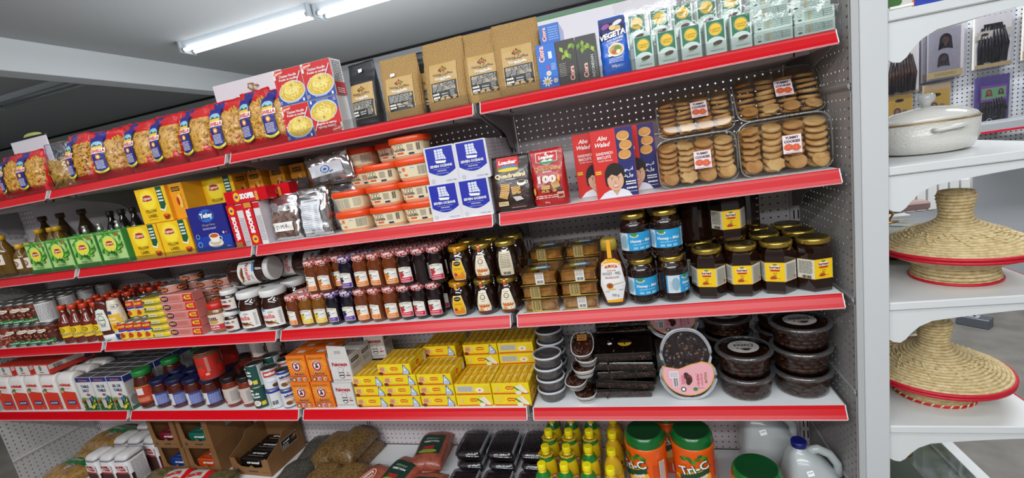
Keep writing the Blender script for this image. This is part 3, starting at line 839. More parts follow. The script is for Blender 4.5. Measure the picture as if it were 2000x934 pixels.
put(vegeta, (-0.563, 0.035, zt), 'blue seasoning pouch with white lettering standing beside green packs', rz=-0.05)

# green and white packs in clear wrap
def gp_art():
    a = Art(); w, h = 0.051, 0.086
    a.rect(0, 0, w, h, K('#cfd9d4')); a.rect(0, 0.017, w*0.88, h*0.60, K('#1f7048')); a.ell(0, -0.013, w*0.44, 0.014, K('#c9dcd4'), 20)
    a.rect(0, -0.030, w, 0.026, K('#cfe0d8'))
    a.ring(0, 0.020, 0.0168, 0.0008, K('#a8cdb8'), 24); a.ell(0, 0.020, 0.0155, 0.0155, K('#f0c41c'), 24); a.text('Lesire', 0, 0.0215, 0.0068, K('#7a5c10'), w=0.026, bold=0.0, shear=0.25); a.text('HAIR SOAP', 0, 0.0145, 0.0028, K('#5a4a10'), w=0.02, bold=0.02)
    a.ell(0.004, -0.0155, 0.0125, 0.0055, K('#4a3028'), 14, rot=0.18)
    for i in range(5): a.poly([(-0.004 + 0.002*i, -0.018), (-0.011 + 0.0035*i, -0.0275), (-0.003 + 0.002*i, -0.019)], K('#7a9a3c'))
    a.lines(0.002, -0.034, 0.034, 0.004, 2, K('#9ab0a8'), 6)
    return a
gw = mat('pack_pale_green', '#c3d3cb', 0.4)
def side_art():
    a = Art(); a.rect(0, 0, 0.092, 0.031, K('#c3d6cc')); a.ring(-0.034, 0.003, 0.0035, 0.001, K('#5a7a70'), 12); a.lines(0.0, 0, 0.045, 0.022, 5, K('#7f9a90'), 5, rot=0); a.rect(-0.012, 0, 0.005, 0.02, K('#b8a878')); a.lines(0.03, 0, 0.022, 0.02, 4, K('#7f9a90'), 9); a.ell(-0.034, -0.008, 0.005, 0.002, K('#2e4a3c'))
    return a
GP = carton('soap_pack', 'soap', 0.0535, 0.034, 0.088, gw, [(gp_art(), 'front')], bev=0.002)
GS = carton('soap_pack', 'soap', 0.093, 0.07, 0.033, gw, [(side_art(), 'front')], bev=0.004)
for i in range(5):
    put(GP, (-0.483 + i * 0.0635, 0.010, zt), 'green and white soap pack with yellow disc, front row, %s from left' % ORD[i], 'green soap packs')
    put(GP, (-0.492 + i * 0.063, 0.055, zt + 0.0700), 'green and white soap pack with yellow disc, raised back row, %s from left' % ORD[i], 'green soap packs')
def tray():
    t = thing('soap_tray', cat='box'); MB().box(-0.155, 0.155, 0, 0.06, 0, 0.0685, gw, 0.003).build('carton', t); return t
put(tray, (-0.366, 0.048, zt), 'pale green layer of soap packs under the raised back row', )
for c_, x in enumerate((-0.151, -0.054)):
    for l in range(4 if c_ == 0 else 3):
        put(GS, (x + 0.004 * (l % 2), 0.012 + 0.012 * l, zt + 0.0335 * l), 'pale green soap pack lying on its side, %s column at right, %s from bottom' % (('left', 'right')[c_], ORD[l]), 'green soap packs')
def wrapsheet():
    t = thing('plastic_wrap', cat='wrap'); R = random.Random(4)
    for k, (x0, x1, z0, z1, y) in enumerate(((-0.545, -0.20, 0.060, 0.235, 0.046), (-0.215, 0.0, 0.05, 0.165, 0.006))):
        nx, nz = 22, 12; vs = []
        for j in range(nz + 1):
            for i in range(nx + 1):
                e = 0.012 if j in (0, nz) or i in (0, nx) else 0.004
                vs.append((x0 + (x1 - x0) * i / nx + R.uniform(-e, e), y + R.uniform(-0.006, 0.004) + 0.1 * max(0, j - nz * 0.65) / nz, z0 + (z1 - z0) * j / nz + R.uniform(-e, e)))
        MB().add(vs, [(j*(nx+1)+i, j*(nx+1)+i+1, (j+1)*(nx+1)+i+1, (j+1)*(nx+1)+i) for j in range(nz) for i in range(nx)], wrap_f, True).build('sheet', t, recalc=False)
    return t
put(wrapsheet, (0, 0, zt), 'crinkled clear plastic wrap stretched over the green soap packs')
# ------------------------------------------------------------------ SECOND SHELF
z2 = LV[1]
def L2(desc): return desc
# oil bottles at far left
oil = mat('oil_amber', '#6a4a12', 0.08, coat=0.6); darkb = mat('dark_bottle', '#191310', 0.08, coat=0.6)
cap_y = mat('cap_yellow', '#e0a81c', 0.35); cap_b = mat('cap_brown', '#5a3a26', 0.4); cap_s = mat('cap_silver', '#c9c6c0', 0.25, 0.8)
def bottle(name, cat, r, h, m, capm, capr=0.014, caph=0.018, art=None, lz=0, neck=0.7, seg=20, shoulder=0.55, sx=1, sy=1, mouth=0.011):
    def f():
        t = thing(name, cat=cat)
        b = MB().lathe([(r*0.9, 0), (r, 0.004), (r, h*shoulder), (r*0.93, h*(shoulder+0.07)), (r*0.6, h*(shoulder+0.19)), (mouth+0.001, h*(shoulder+0.3)), (mouth, h)], m, seg, sx=sx, sy=sy)
        b.build('body', t)
        MB().lathe([(capr, h - caph), (capr, h - 0.002), (capr*0.85, h)], capm, 16).build('cap', t)
        if art: print_obj(art, lambda u, v, w: ((r + w) * math.sin(u / r) * sx, -(r + w) * math.cos(u / r) * sy, lz + v), 'label', t, 0.008, base=0.0006)
        return t
    return f
def oil_art():
    a = Art(); a.rect(0, 0, 0.06, 0.05, K('#e7d9c8')); a.ell(0.002, 0, 0.016, 0.013, K('#7a2e26')); a.ell(0.002, 0, 0.011, 0.008, K('#e7d9c8')); a.text('Oil', 0.002, 0, 0.007, K('#7a2e26')); a.lines(-0.022, 0, 0.012, 0.04, 7, GRY, 3); return a
OB = bottle('oil_bottle', 'bottle', 0.033, 0.150, oil, cap_y, 0.0165, 0.022, oil_art(), 0.058, shoulder=0.58)
OB2 = bottle('oil_bottle', 'bottle', 0.035, 0.205, oil, cap_y, 0.0175, 0.022, oil_art(), 0.09, shoulder=0.6)
OB3 = bottle('oil_bottle', 'bottle', 0.038, 0.27, mat('oil_dark', '#33240e', 0.1, coat=0.5), cap_b, 0.019, 0.026)
OB4 = bottle('dark_bottle', 'bottle', 0.032, 0.235, darkb, mat('cap_dark', '#3a2a20', 0.4), 0.016, 0.03)
for i, (x, y) in enumerate(((-3.375, 0.06), (-3.445, 0.06))):
    put(OB, (x, y, z2), 'small oil bottle with yellow cap, front row, %s left of the green tea boxes' % ORD[i], 'oil bottles at far left', rz=-0.2)
for i, (x, y) in enumerate(((-3.535, 0.05), (-3.615, 0.05), (-3.36, 0.155), (-3.45, 0.155), (-3.27, 0.13))):
    put(OB2, (x, y, z2), 'oil bottle with yellow cap at far left, taller sort, %s' % ('front row', 'front row cut by photo edge', 'second row behind first small bottle', 'second row behind second small bottle', 'behind the first green tea box')[i], 'oil bottles at far left', rz=-0.2)
for i, (x, y) in enumerate(((-3.46, 0.27), (-3.30, 0.27), (-3.60, 0.27))):
    put(OB3, (x, y, z2), 'tall dark oil bottle with brown cap in back row, %s' % ('middle one of three', 'rightmost of three', 'leftmost of three')[i], 'oil bottles at far left')
for i, x in enumerate((-3.11, -3.03, -2.95)):
    put(OB4, (x, 0.27, z2), 'dark slim bottle at the back behind green tea boxes, %s from left' % ORD[i], 'dark bottles behind the green tea')
def pepper_jar():
    t = thing('spice_jar', cat='jar'); MB().box(-0.045, 0.045, -0.04, 0.04, 0, 0.145, mat('box_black', '#100f10', 0.35)).build('box', t)
    MB().lathe([(0.012, 0.145), (0.014, 0.160), (0.008, 0.170), (0.012, 0.178), (0.010, 0.186)], cap_s, 14).build('stopper', t); return t
for i, x in enumerate((-3.12, -3.02, -2.90)): put(pepper_jar, (x, 0.15, z2), 'black box topped by a silver stopper behind green tea, %s from left' % ORD[i], 'black boxes with silver stoppers')

def lipton_logo(a, x, y, s, rot=0):
    a.poly([(x + px * s, y + py * s) for px, py in ((-1, -.36), (-.75, .36), (0, .5), (.75, .36), (1, -.36), (0.0, -.5))], K('#f4d8a8'))
    a.poly([(x + px * s * .93, y + py * s * .9) for px, py in ((-1, -.36), (-.75, .36), (0, .5), (.75, .36), (1, -.36), (0.0, -.5))], K('#b3211d'))
    a.text('Lipton', x, y, s * 0.42, K('#f6ecd0'), w=s * 1.45, bold=0.03)
def leaf(a, x, y, L, W, ang, m):
    pts = []
    for i in range(6): t = i / 5; pts.append((t, math.sin(PI * t) ** 0.8))
    P = [(t * L, k * W) for t, k in pts] + [(t * L, -k * W) for t, k in pts[::-1][1:-1]]
    c, q = math.cos(ang), math.sin(ang)
    a.poly([(x + px * c - py * q, y + px * q + py * c) for px, py in P], m)
def green_art(txt):
    a = Art(); w, h = 0.136, 0.143
    a.rect(0, 0, w, h, K('#b9d98a')); R = random.Random(3)
    for i in range(40):
        an = i * 0.157 + R.uniform(-.1, .1); r = R.uniform(0.034, 0.05)
        leaf(a, r * math.cos(an), 0.018 + r * math.sin(an), 0.026, 0.006, an + R.uniform(0.6, 1.6), K(('#3f9a35', '#6fb83c', '#2c7f30', '#8fcc50')[i % 4]))
    a.rect(0, -0.062, w, 0.018, K('#4f9a4a')); a.rect(0, 0.068, w, 0.006, K('#5aa548'))
    a.ell(0, 0.018, 0.036, 0.036, K('#cfe27c')); a.ell(0, 0.016, 0.030, 0.029, K('#f2e23c'))
    lipton_logo(a, 0, 0.020, 0.024)
    for k in (-1, 0, 1): leaf(a, 0, -0.026, 0.016, 0.004, PI/2 + k * 0.9, K('#1f6a2c'))
    a.text(txt, 0, -0.045, 0.0085, K('#1f5a2c'), w=0.062 if len(txt) > 8 else 0.054); a.lines(0, -0.034, 0.05, 0.004, 1, K('#3a6a3a'), 3)
    a.rect(0.050, 0.056, 0.009, 0.014, K('#c93a3a'))
    return a
tgreen = paper('#4fa04a')
GT = {t: carton('tea_box', 'tea', 0.14, 0.075, 0.146, tgreen, [(green_art(t), 'front')]) for t in ('THE VERT', 'GREEN TEA')}
for i, (x, t) in enumerate(((-3.248, 'THE VERT'), (-3.098, 'THE VERT'), (-2.935, 'GREEN TEA'), (-2.765, 'THE VERT'))):
    put(GT[t], (x, 0.012, z2), 'green tea box with yellow disc, %s from left' % ORD[i], 'green tea boxes', rz=(0, 0, 0.02, -0.02)[i], sc=(0.98 + 0.05 * i, 1, 1))
for i, x in enumerate((-3.1, -2.93, -2.75)): put(GT['THE VERT'], (x + 0.01, 0.095, z2), 'green tea box hidden in the second row, %s from left' % ORD[i], 'green tea boxes')
def yellow_art():
    a = Art(); w, h = 0.162, 0.143
    a.rect(0, 0, w, h, K('#f2c21a')); a.ell(-0.022, 0.025, 0.046, 0.046, K('#f6d432')); a.ell(-0.022, 0.025, 0.037, 0.038, K('#fbe23a'))
    a.poly([(0.034, 0.0715), (0.066, 0.0715), (0.066, -0.005), (0.05, -0.022), (0.034, -0.018)], K('#1c5a3a'))
    a.poly([(0.030, -0.016), (0.055, -0.024), (0.068, -0.004), (0.068, -0.010), (0.056, -0.031), (0.030, -0.022)], K('#eef0e2'))
    a.lines(0.050, 0.034, 0.024, 0.052, 4, WHT, 12, fill=0.5)
    lipton_logo(a, -0.024, 0.032, 0.029)
    a.text('YELLOW', -0.022, -0.022, 0.013, K('#3a3216'), w=0.062, bold=0.0); a.text('LABEL', -0.018, -0.042, 0.013, K('#3a3216'), w=0.050, bold=0.0)
    a.lines(-0.02, -0.057, 0.05, 0.003, 1, K('#6a5a26'), 3)
    a.ell(0.054, -0.047, 0.017, 0.006, K('#b8342a')); a.poly([(0.038, -0.047), (0.070, -0.047), (0.064, -0.064), (0.045, -0.064)], K('#a32a22')); a.ell(0.054, -0.046, 0.013, 0.004, K('#d8702a')); a.ring(0.072, -0.052, 0.004, 0.0015, K('#a32a22'), 10)
    return a
def yside_art():
    a = Art(); a.rect(0, 0, 0.070, 0.143, K('#e89a1c')); a.rect(0, 0.05, 0.045, 0.018, K('#3a2a14')); a.lines(0, 0.05, 0.04, 0.012, 2, K('#e8b040'), 4); a.ell(0.01, 0, 0.012, 0.03, K('#f0c050')); a.ell(0.0, 0.0, 0.007, 0.018, K('#b3211d')); a.lines(0.022, 0, 0.005, 0.06, 9, K('#7a4a14'), 5); return a
YT = carton('tea_box', 'tea', 0.166, 0.075, 0.146, paper('#e8a21c'), [(yellow_art(), 'front'), (yside_art(), 'right'), (yside_art(), 'left')])
put(YT, (-2.567, 0.012, z2), 'yellow tea box with red logo, front row, left of two', 'yellow tea boxes')
put(YT, (-2.397, 0.012, z2), 'yellow tea box with red logo, front row, against dark blue tea box', 'yellow tea boxes')
put(YT, (-2.462, 0.014, z2 + 0.147), 'yellow tea box on top of the front pair', 'yellow tea boxes')
for i, (x, y, zz) in enumerate(((-2.225, 0.12, 0.147), (-2.225, 0.12, 0), (-2.57, 0.10, 0), (-2.39, 0.10, 0))):
    put(YT, (x, y, z2 + zz), ('yellow tea box raised behind the dark blue tea box', 'yellow tea box hidden directly behind the dark blue box', 'yellow tea box in second row, left', 'yellow tea box in second row, right')[i], 'yellow tea boxes')
YTs = carton('tea_box', 'tea', 0.075, 0.16, 0.146, paper('#e8a21c'), [(yside_art(), 'front')])
for i, (x, y) in enumerate(((-2.345, 0.06), (-2.10, 0.19), (-2.01, 0.22), (-1.92, 0.24))):
    put(YTs, (x, y if i else 0.03, z2 + 0.147), 'yellow tea box seen end-on with dark stripe, upper row, %s from left' % ORD[i], 'yellow tea boxes')
for i in range(3): put(YTs, (-2.10 + 0.09 * i, 0.2 + 0.01 * i, z2), 'yellow tea box end-on under the upper ones at the back, %s from left' % ORD[i], 'yellow tea boxes')
def tetley_art():
    a = Art(); w, h = 0.188, 0.179
    a.rect(0, 0, w, h, K('#23257e')); a.rect(0, -0.06, w, 0.058, K('#1f3fa0')); a.ell(0, 0.052, 0.04, 0.026, K('#2f6ac0'), rot=0.05); a.poly([(-0.038, 0.060), (0.036, 0.073), (0.036, 0.046), (-0.034, 0.036)], K('#24408e'))
    a.text('Tetley', 0, 0.054, 0.020, WHT, w=0.064, bold=0.05, rot=0.03); a.text('Orange Pekoe', 0, 0.016, 0.008, K('#d8c088'), w=0.066, bold=-0.01, shear=0.3); a.lines(0, 0.0, 0.07, 0.009, 2, K('#b8bce8'), 4)
    a.ell(0.012, -0.062, 0.038, 0.017, K('#e8dccb')); a.ell(0.012, -0.058, 0.028, 0.011, K('#c9b69e')); a.poly([(-0.014, -0.030), (0.038, -0.030), (0.032, -0.058), (-0.006, -0.058)], K('#efe6da')); a.ell(0.012, -0.030, 0.026, 0.010, K('#f2eadc')); a.ell(0.012, -0.031, 0.022, 0.008, K('#c65a1c')); a.ring(0.043, -0.044, 0.006, 0.003, K('#e8dccb'), 12)
    a.ring(-0.070, -0.028, 0.008, 0.002, K('#9ac0e8'), 14); a.ring(-0.068, -0.062, 0.009, 0.003, K('#8ab8d8'), 14); a.ell(0.065, -0.022, 0.005, 0.005, K('#c8d8f0')); a.ell(0.080, -0.022, 0.004, 0.004, K('#d84050')); a.lines(0.075, -0.078, 0.02, 0.005, 1, WHT, 2)
    return a
TE = carton('tea_box', 'tea', 0.192, 0.09, 0.183, gloss('#20227a'), [(tetley_art(), 'front')])
put(TE, (-2.208, 0.012, z2), 'large dark blue tea box with a teacup picture')

# biscuit packs in red
def sooper_art(w, h, ang, side=False):
    a = Art(); a.rect(0, 0, w, h, K('#cf1220')); L = max(w, h)
    def P(x, y): return (x, y) if ang == 0 else ((-y, x) if ang > 0 else (y, -x))
    q = P(-L*0.36, 0); a.ell(q[0], q[1], min(w, h)*0.30, min(w, h)*0.36, K('#f0bb1c')); a.ell(q[0], q[1], min(w, h)*0.16, min(w, h)*0.12, K('#7a3a8a'))
    q = P(L*0.07, 0); a.text('SOOPER', q[0], q[1], min(w, h)*0.45, K('#f4f4f0'), w=L*0.58, bold=0.07, rot=ang)
    q = P(L*0.44, 0)
    for i in range(4):
        e = P(L*(0.40 + 0.028*i), -min(w, h)*0.1); a.rect(e[0], e[1], *(((0.004, min(w, h)*0.7) if ang == 0 else (min(w, h)*0.7, 0.004))), K('#d99a3a'))
    return a
def spine():
    a = Art(); a.rect(0, 0, 0.030, 0.165, K('#ded6d4')); a.lines(0, -0.02, 0.024, 0.10, 16, K('#8a8090'), 4); a.rect(0, 0.07, 0.03, 0.022, K('#cf1220')); return a
SV = carton('biscuit_pack', 'biscuits', 0.046, 0.055, 0.17, gloss('#cf1220'), [(sooper_art(0.045, 0.169, -PI/2), 'front'), (sooper_art(0.05, 0.165, -PI/2), 'right')])
SV2 = carton('biscuit_pack', 'biscuits', 0.046, 0.055, 0.17, gloss('#cf1220'), [(sooper_art(0.045, 0.169, PI/2), 'front'), (spine(), 'right')])
SH = carton('biscuit_pack', 'biscuits', 0.20, 0.05, 0.05, gloss('#cf1220'), [(sooper_art(0.12, 0.049, 0), 'front')])
put(SV, (-2.078, 0.012, z2), 'upright red biscuit pack beside the dark blue tea box', 'red biscuit packs', rz=-0.04)
put(SV2, (-2.000, 0.012, z2), 'upright red biscuit pack beside the silver pouches', 'red biscuit packs', rz=0.04)
def sp2():
    t = thing('biscuit_pack', cat='biscuits'); MB().box(-0.015, 0.015, 0, 0.055, 0, 0.168, paper('#d8cfd2'), 0.001).build('carton', t)
    print_obj(spine(), flat(0, 0, 0.084), 'print', t); return t
put(sp2, (-2.040, 0.014, z2), 'narrow white sided pack between the two upright red biscuit packs')
put(sp2, (-1.958, 0.014, z2), 'narrow white sided pack right of the upright red biscuit packs')
put(SH, (-1.990, 0.010, z2 + 0.1705), 'red biscuit pack lying across the top of the upright ones', 'red biscuit packs')
put(SH, (-1.94, 0.075, z2 + 0.1705), 'red biscuit pack lying behind the top one', 'red biscuit packs')
put(SV2, (-1.96, 0.09, z2), 'upright red biscuit pack hidden in the second row', 'red biscuit packs')

# crinkled silver pouches
silver = mat('silver_foil', '#cfcccc', 0.2, 0.92, bump=(22, 0.7)); silver_p = mat('silver_foil_pink', '#b49a98', 0.2, 0.8, bump=(30, 0.8), var=(18, '#7a5a58'))
meat = mat('dried_pieces', '#8a6a5a', 0.5, var=(50, '#4a302c'), bump=(60, 0.8))
def silver_pouch(kind, w=0.13, h=0.175, seed=2):
    def f():
        t = thing('foil_pouch', cat='pouch'); b = MB()
        m = {'dmk': silver_p}.get(kind, silver)
        surf = pouch(b, h, [(0, w), (0.1, w*0.94), (0.5, w*0.96), (0.85, w*0.97), (1, w)], [(0, 0.02), (0.15, 0.05), (0.5, 0.052), (0.85, 0.022), (0.94, 0.006), (1, 0.003)], m, n=2.4, nz=17, N=30, crumple=0.0030, seed=seed, wob=0.0030, matfn=(lambda x, t_, fr: silver if (kind != 'dmk' or t_ > 0.62 or t_ < 0.06 or abs(x) > w*0.40 or not fr) else meat))
        b.build('pouch', t)
        a = Art()
        if kind == 'dmk': a.rect(0, 0.052, 0.084, 0.034, K('#efe9e4')); a.text('D.M.K', -0.002, 0.052, 0.014, K('#1c1c22'), w=0.055, bold=0.0, rot=0.08)
        elif kind == 'list': a.rect(0, 0.078, 0.088, 0.125, K('#dedfe3')); a.lines(-0.016, 0.07, 0.045, 0.10, 14, K('#8a90a0'), 3, fill=0.3); a.lines(0.028, 0.07, 0.014, 0.10, 14, K('#8a90a0'), 8, fill=0.3); a.text('THE FOOD SAVER', 0, 0.134, 0.005, K('#50566a'), w=0.07); a.text('2011', 0.0, 0.022, 0.006, K('#50566a'))
        else: a.rect(0, 0.085, 0.05, 0.12, K('#dfe2e8')); a.ring(0, 0.085, 0.013, 0.004, K('#2a62b0'), 20); a.ell(0, 0.085, 0.006, 0.008, K('#2a62b0')); a.rect(0.014, 0.104, 0.006, 0.012, K('#2a62b0'), rot=0.5)
        print_obj(a, surf, 'label', t, 0.010, base=0.0045)
        return t
    return f
SPD = silver_pouch('dmk'); SPL = silver_pouch('list', 0.135, 0.185, 5); SPB = silver_pouch('blue', 0.13, 0.17, 8)
put(SPD, (-1.868, 0.045, z2), 'silver foil pouch with white strip reading D.M.K', 'silver foil pouches', rx=-0.12, rz=0.05)
put(SPL, (-1.728, 0.04, z2), 'silver foil pouch with a tall white printed list label', 'silver foil pouches', rx=-0.1, rz=-0.05)
put(SPB, (-1.90, 0.13, z2 + 0.09), 'silver foil pouch with blue ring logo leaning behind the D.M.K one', 'silver foil pouches', rx=-0.6, rz=0.3)
put(SPB, (-1.765, 0.115, z2 + 0.235), 'silver foil pouch with blue ring logo lying sideways on top', 'silver foil pouches', ry=PI/2 - 0.1, rz=0.05, sc=(0.85, 1, 1.1))
put(SPD, (-1.79, 0.14, z2), 'silver foil pouch standing behind the two front ones', 'silver foil pouches', rx=-0.1)
put(SPL, (-1.66, 0.15, z2), 'silver foil pouch with list label half hidden behind the tubs', 'silver foil pouches', rx=-0.1)

# orange lidded tubs
tub_w = mat('tub_cream', '#e6cfa4', 0.4); lid_o = mat('lid_orange', '#ea4a14', 0.32, coat=0.2)
def tub_ring(w, d, z, n=3.2): return ring_se(w / 2, d / 2, n, z, N=32)
def tub_art(kind):
    a = Art()
    a.rect(0, 0, 0.118, 0.042, K('#e9d8b4'))
    if kind == 0:
        a.ell(-0.050, 0.005, 0.005, 0.009, K('#e8743a'))
        for i in range(3): a.ring(-0.034 + 0.011 * i, 0.010, 0.0042, 0.0012, K('#3a3634'), 12, 1.6)
        a.text('RASHEER', -0.022, -0.0015, 0.0075, K('#3a3634'), w=0.042, bold=0.03); a.rect(-0.022, -0.012, 0.025, 0.006, K('#e0562a')); a.ell(-0.046, -0.014, 0.003, 0.003, K('#e8743a'))
        a.lines(0.018, 0.004, 0.022, 0.022, 7, K('#8a8478'), 5); a.rect(0.02, -0.016, 0.02, 0.006, K('#2a2c5a')); a.bars(0.045, 0.004, 0.012, 0.024, 7, K('#3a3634'))
    elif kind == 1:
        a.bars(-0.02, -0.002, 0.07, 0.034, 26, K('#9a9488')); a.lines(0.04, 0, 0.025, 0.03, 6, K('#8a8478'), 5)
    else:
        a.text('RASH', -0.048, 0.002, 0.007, K('#3a3634'), w=0.016); a.ell(-0.028, 0.008, 0.0065, 0.007, K('#e8743a')); a.rect(0.004, 0.012, 0.03, 0.006, WHT); a.text('Sardine', 0.005, 0.012, 0.004, BLK, w=0.02); a.bars(0.04, 0.0, 0.035, 0.03, 14, K('#9a9488')); a.ell(-0.024, -0.012, 0.007, 0.004, K('#e8743a'))
    return a
def tub(kind):
    def f():
        t = thing('food_tub', cat='tub')
        b = MB().loft([tub_ring(0.108, 0.088, 0), tub_ring(0.116, 0.094, 0.004), tub_ring(0.128, 0.106, 0.058)], tub_w); b.build('tub', t)
        l = MB().loft([tub_ring(0.138, 0.116, 0.054), tub_ring(0.141, 0.119, 0.056), tub_ring(0.141, 0.119, 0.072), tub_ring(0.137, 0.115, 0.0755)], lid_o); l.build('lid', t)
        g = MB().loft([tub_ring(0.1165, 0.0945, 0.0042), tub_ring(0.1185, 0.0965, 0.0105)], mat('tub_edge', '#ea9a6a', 0.4)); g.build('base_band', t)
        def surf(u, v, w_):
            k = 1 - min(1, abs(u) / 0.062) ** 3.2
            ww = 0.0945 / 2 + (v - 0.004) / 0.054 * 0.006
            return (u * (1 + 0.1 * (v - 0.03) / 0.06), -(ww + 0.0006) * max(0, k) ** (1 / 3.2) - w_, v)
        print_obj(tub_art(kind), surf, 'label', t, 0.006, base=0.0012, xf=lambda p: (p[0], p[1] + 0.033))
        return t
    return f
T0, T1, T2 = tub(0), tub(1), tub(2)
TH = 0.0755
def tubcol(x, y, n, kinds, rz, desc, lift=0):
    for l in range(n):
        put((T0, T1, T2)[kinds[l]], (x + 0.003 * ((l * 7) % 3 - 1), y, z2 + lift + l * TH), 'cream tub with orange lid, %s, %s from bottom' % (desc, ORD[l]), 'orange lidded tubs', rz=rz)
tubcol(-1.560, 0.065, 2, (2, 1), 0.0, 'front left stack')
tubcol(-1.414, 0.065, 3, (0, 0, 0), 0.02, 'front middle stack')
tubcol(-1.284, 0.068, 4, (0, 0, 2, 0), 0.03, 'front right stack')
tubcol(-1.565, 0.195, 4, (0, 0, 0, 2), 0.0, 'second row left stack')
tubcol(-1.415, 0.195, 4, (0, 0, 0, 0), 0.0, 'second row middle stack')
tubcol(-1.27, 0.200, 3, (0, 0, 0), 0.0, 'second row right stack')
tubcol(-1.70, 0.20, 1, (0,), 0.0, 'single tub behind the foil pouches')

# blue and white ration boxes
def ocean_art():
    a = Art(); w, h = 0.112, 0.128
    a.rect(0, 0, w, h, K('#dcdade'))
    pts = [(-0.051, 0.060), (0.051, 0.060), (0.051, -0.018)]
    for i in range(9): t = i / 8; pts.append((0.051 - 0.102 * t, -0.018 - 0.018 * math.sin(PI * t)))
    a.poly(pts, K('#1b27a4'))
    a.poly([(-0.021, 0.017), (0.022, 0.014), (0.017, 0.006), (-0.017, 0.008)], WHT)
    for k, x in enumerate((-0.013, -0.001, 0.010)):
        for r in range(4): a.poly([(x - 0.0055, 0.020 + r*0.0085), (x + 0.0055, 0.020 + r*0.0085), (x + 0.0045, 0.0275 + r*0.0085), (x - 0.0040, 0.0275 + r*0.0085)], K('#dfe3f4'))
    a.poly([(0.016, 0.038), (0.024, 0.019), (0.016, 0.018)], K('#dfe3f4'))
    a.text('SEVEN OCEANS', 0, -0.002, 0.0085, WHT, w=0.084, bold=0.04); a.lines(0, -0.012, 0.06, 0.003, 1, K('#a8b0e4'), 2); a.text('FOOD RATION', 0, -0.0185, 0.0038, WHT, w=0.034, bold=0.03); a.lines(0, -0.027, 0.05, 0.004, 2, K('#a8b0e4'), 5)
    a.ring(-0.04, -0.051, 0.006, 0.0008, K('#8a8a9a'), 14); a.rect(-0.04, -0.051, 0.006, 0.001, K('#8a8a9a'), rot=0.8); a.text('COMPACT', 0.022, -0.053, 0.0045, K('#7a7a9a'), w=0.026, bold=0); a.ell(0.043, -0.053, 0.006, 0.0015, K('#9a9ab0'))
    return a
def osd():
    a = Art(); a.rect(0, 0, 0.055, 0.12, K('#cfcbd0')); a.lines(0, 0.02, 0.045, 0.06, 5, K('#a09ca4'), 3, fill=0.2); return a
SO = carton('ration_box', 'box', 0.117, 0.060, 0.124, paper('#d9d6d9'), [(ocean_art(), 'front'), (osd(), 'right')])
for i, x in enumerate((-1.178, -1.066)):
    for l in range(2): put(SO, (x + 0.012 * l, 0.012 + 0.004 * l, z2 + l * 0.1245), 'blue and white ration box with sailing ship, %s %s of front four' % (('lower', 'upper')[l], ('left', 'right')[i]), 'ration boxes', sc=(0.96, 1, 1))
SOb = carton('ration_box', 'box', 0.11, 0.060, 0.124, paper('#d9d6d9'), [(osd(), 'right')])
for k in range(4):
    for l in range(2): put(SOb, (-1.055, 0.08 + 0.062 * k, z2 + l * 0.1245), 'grey sided ration box in the row behind, %s row, %s back' % (('lower', 'upper')[l], ORD[k]), 'ration boxes')

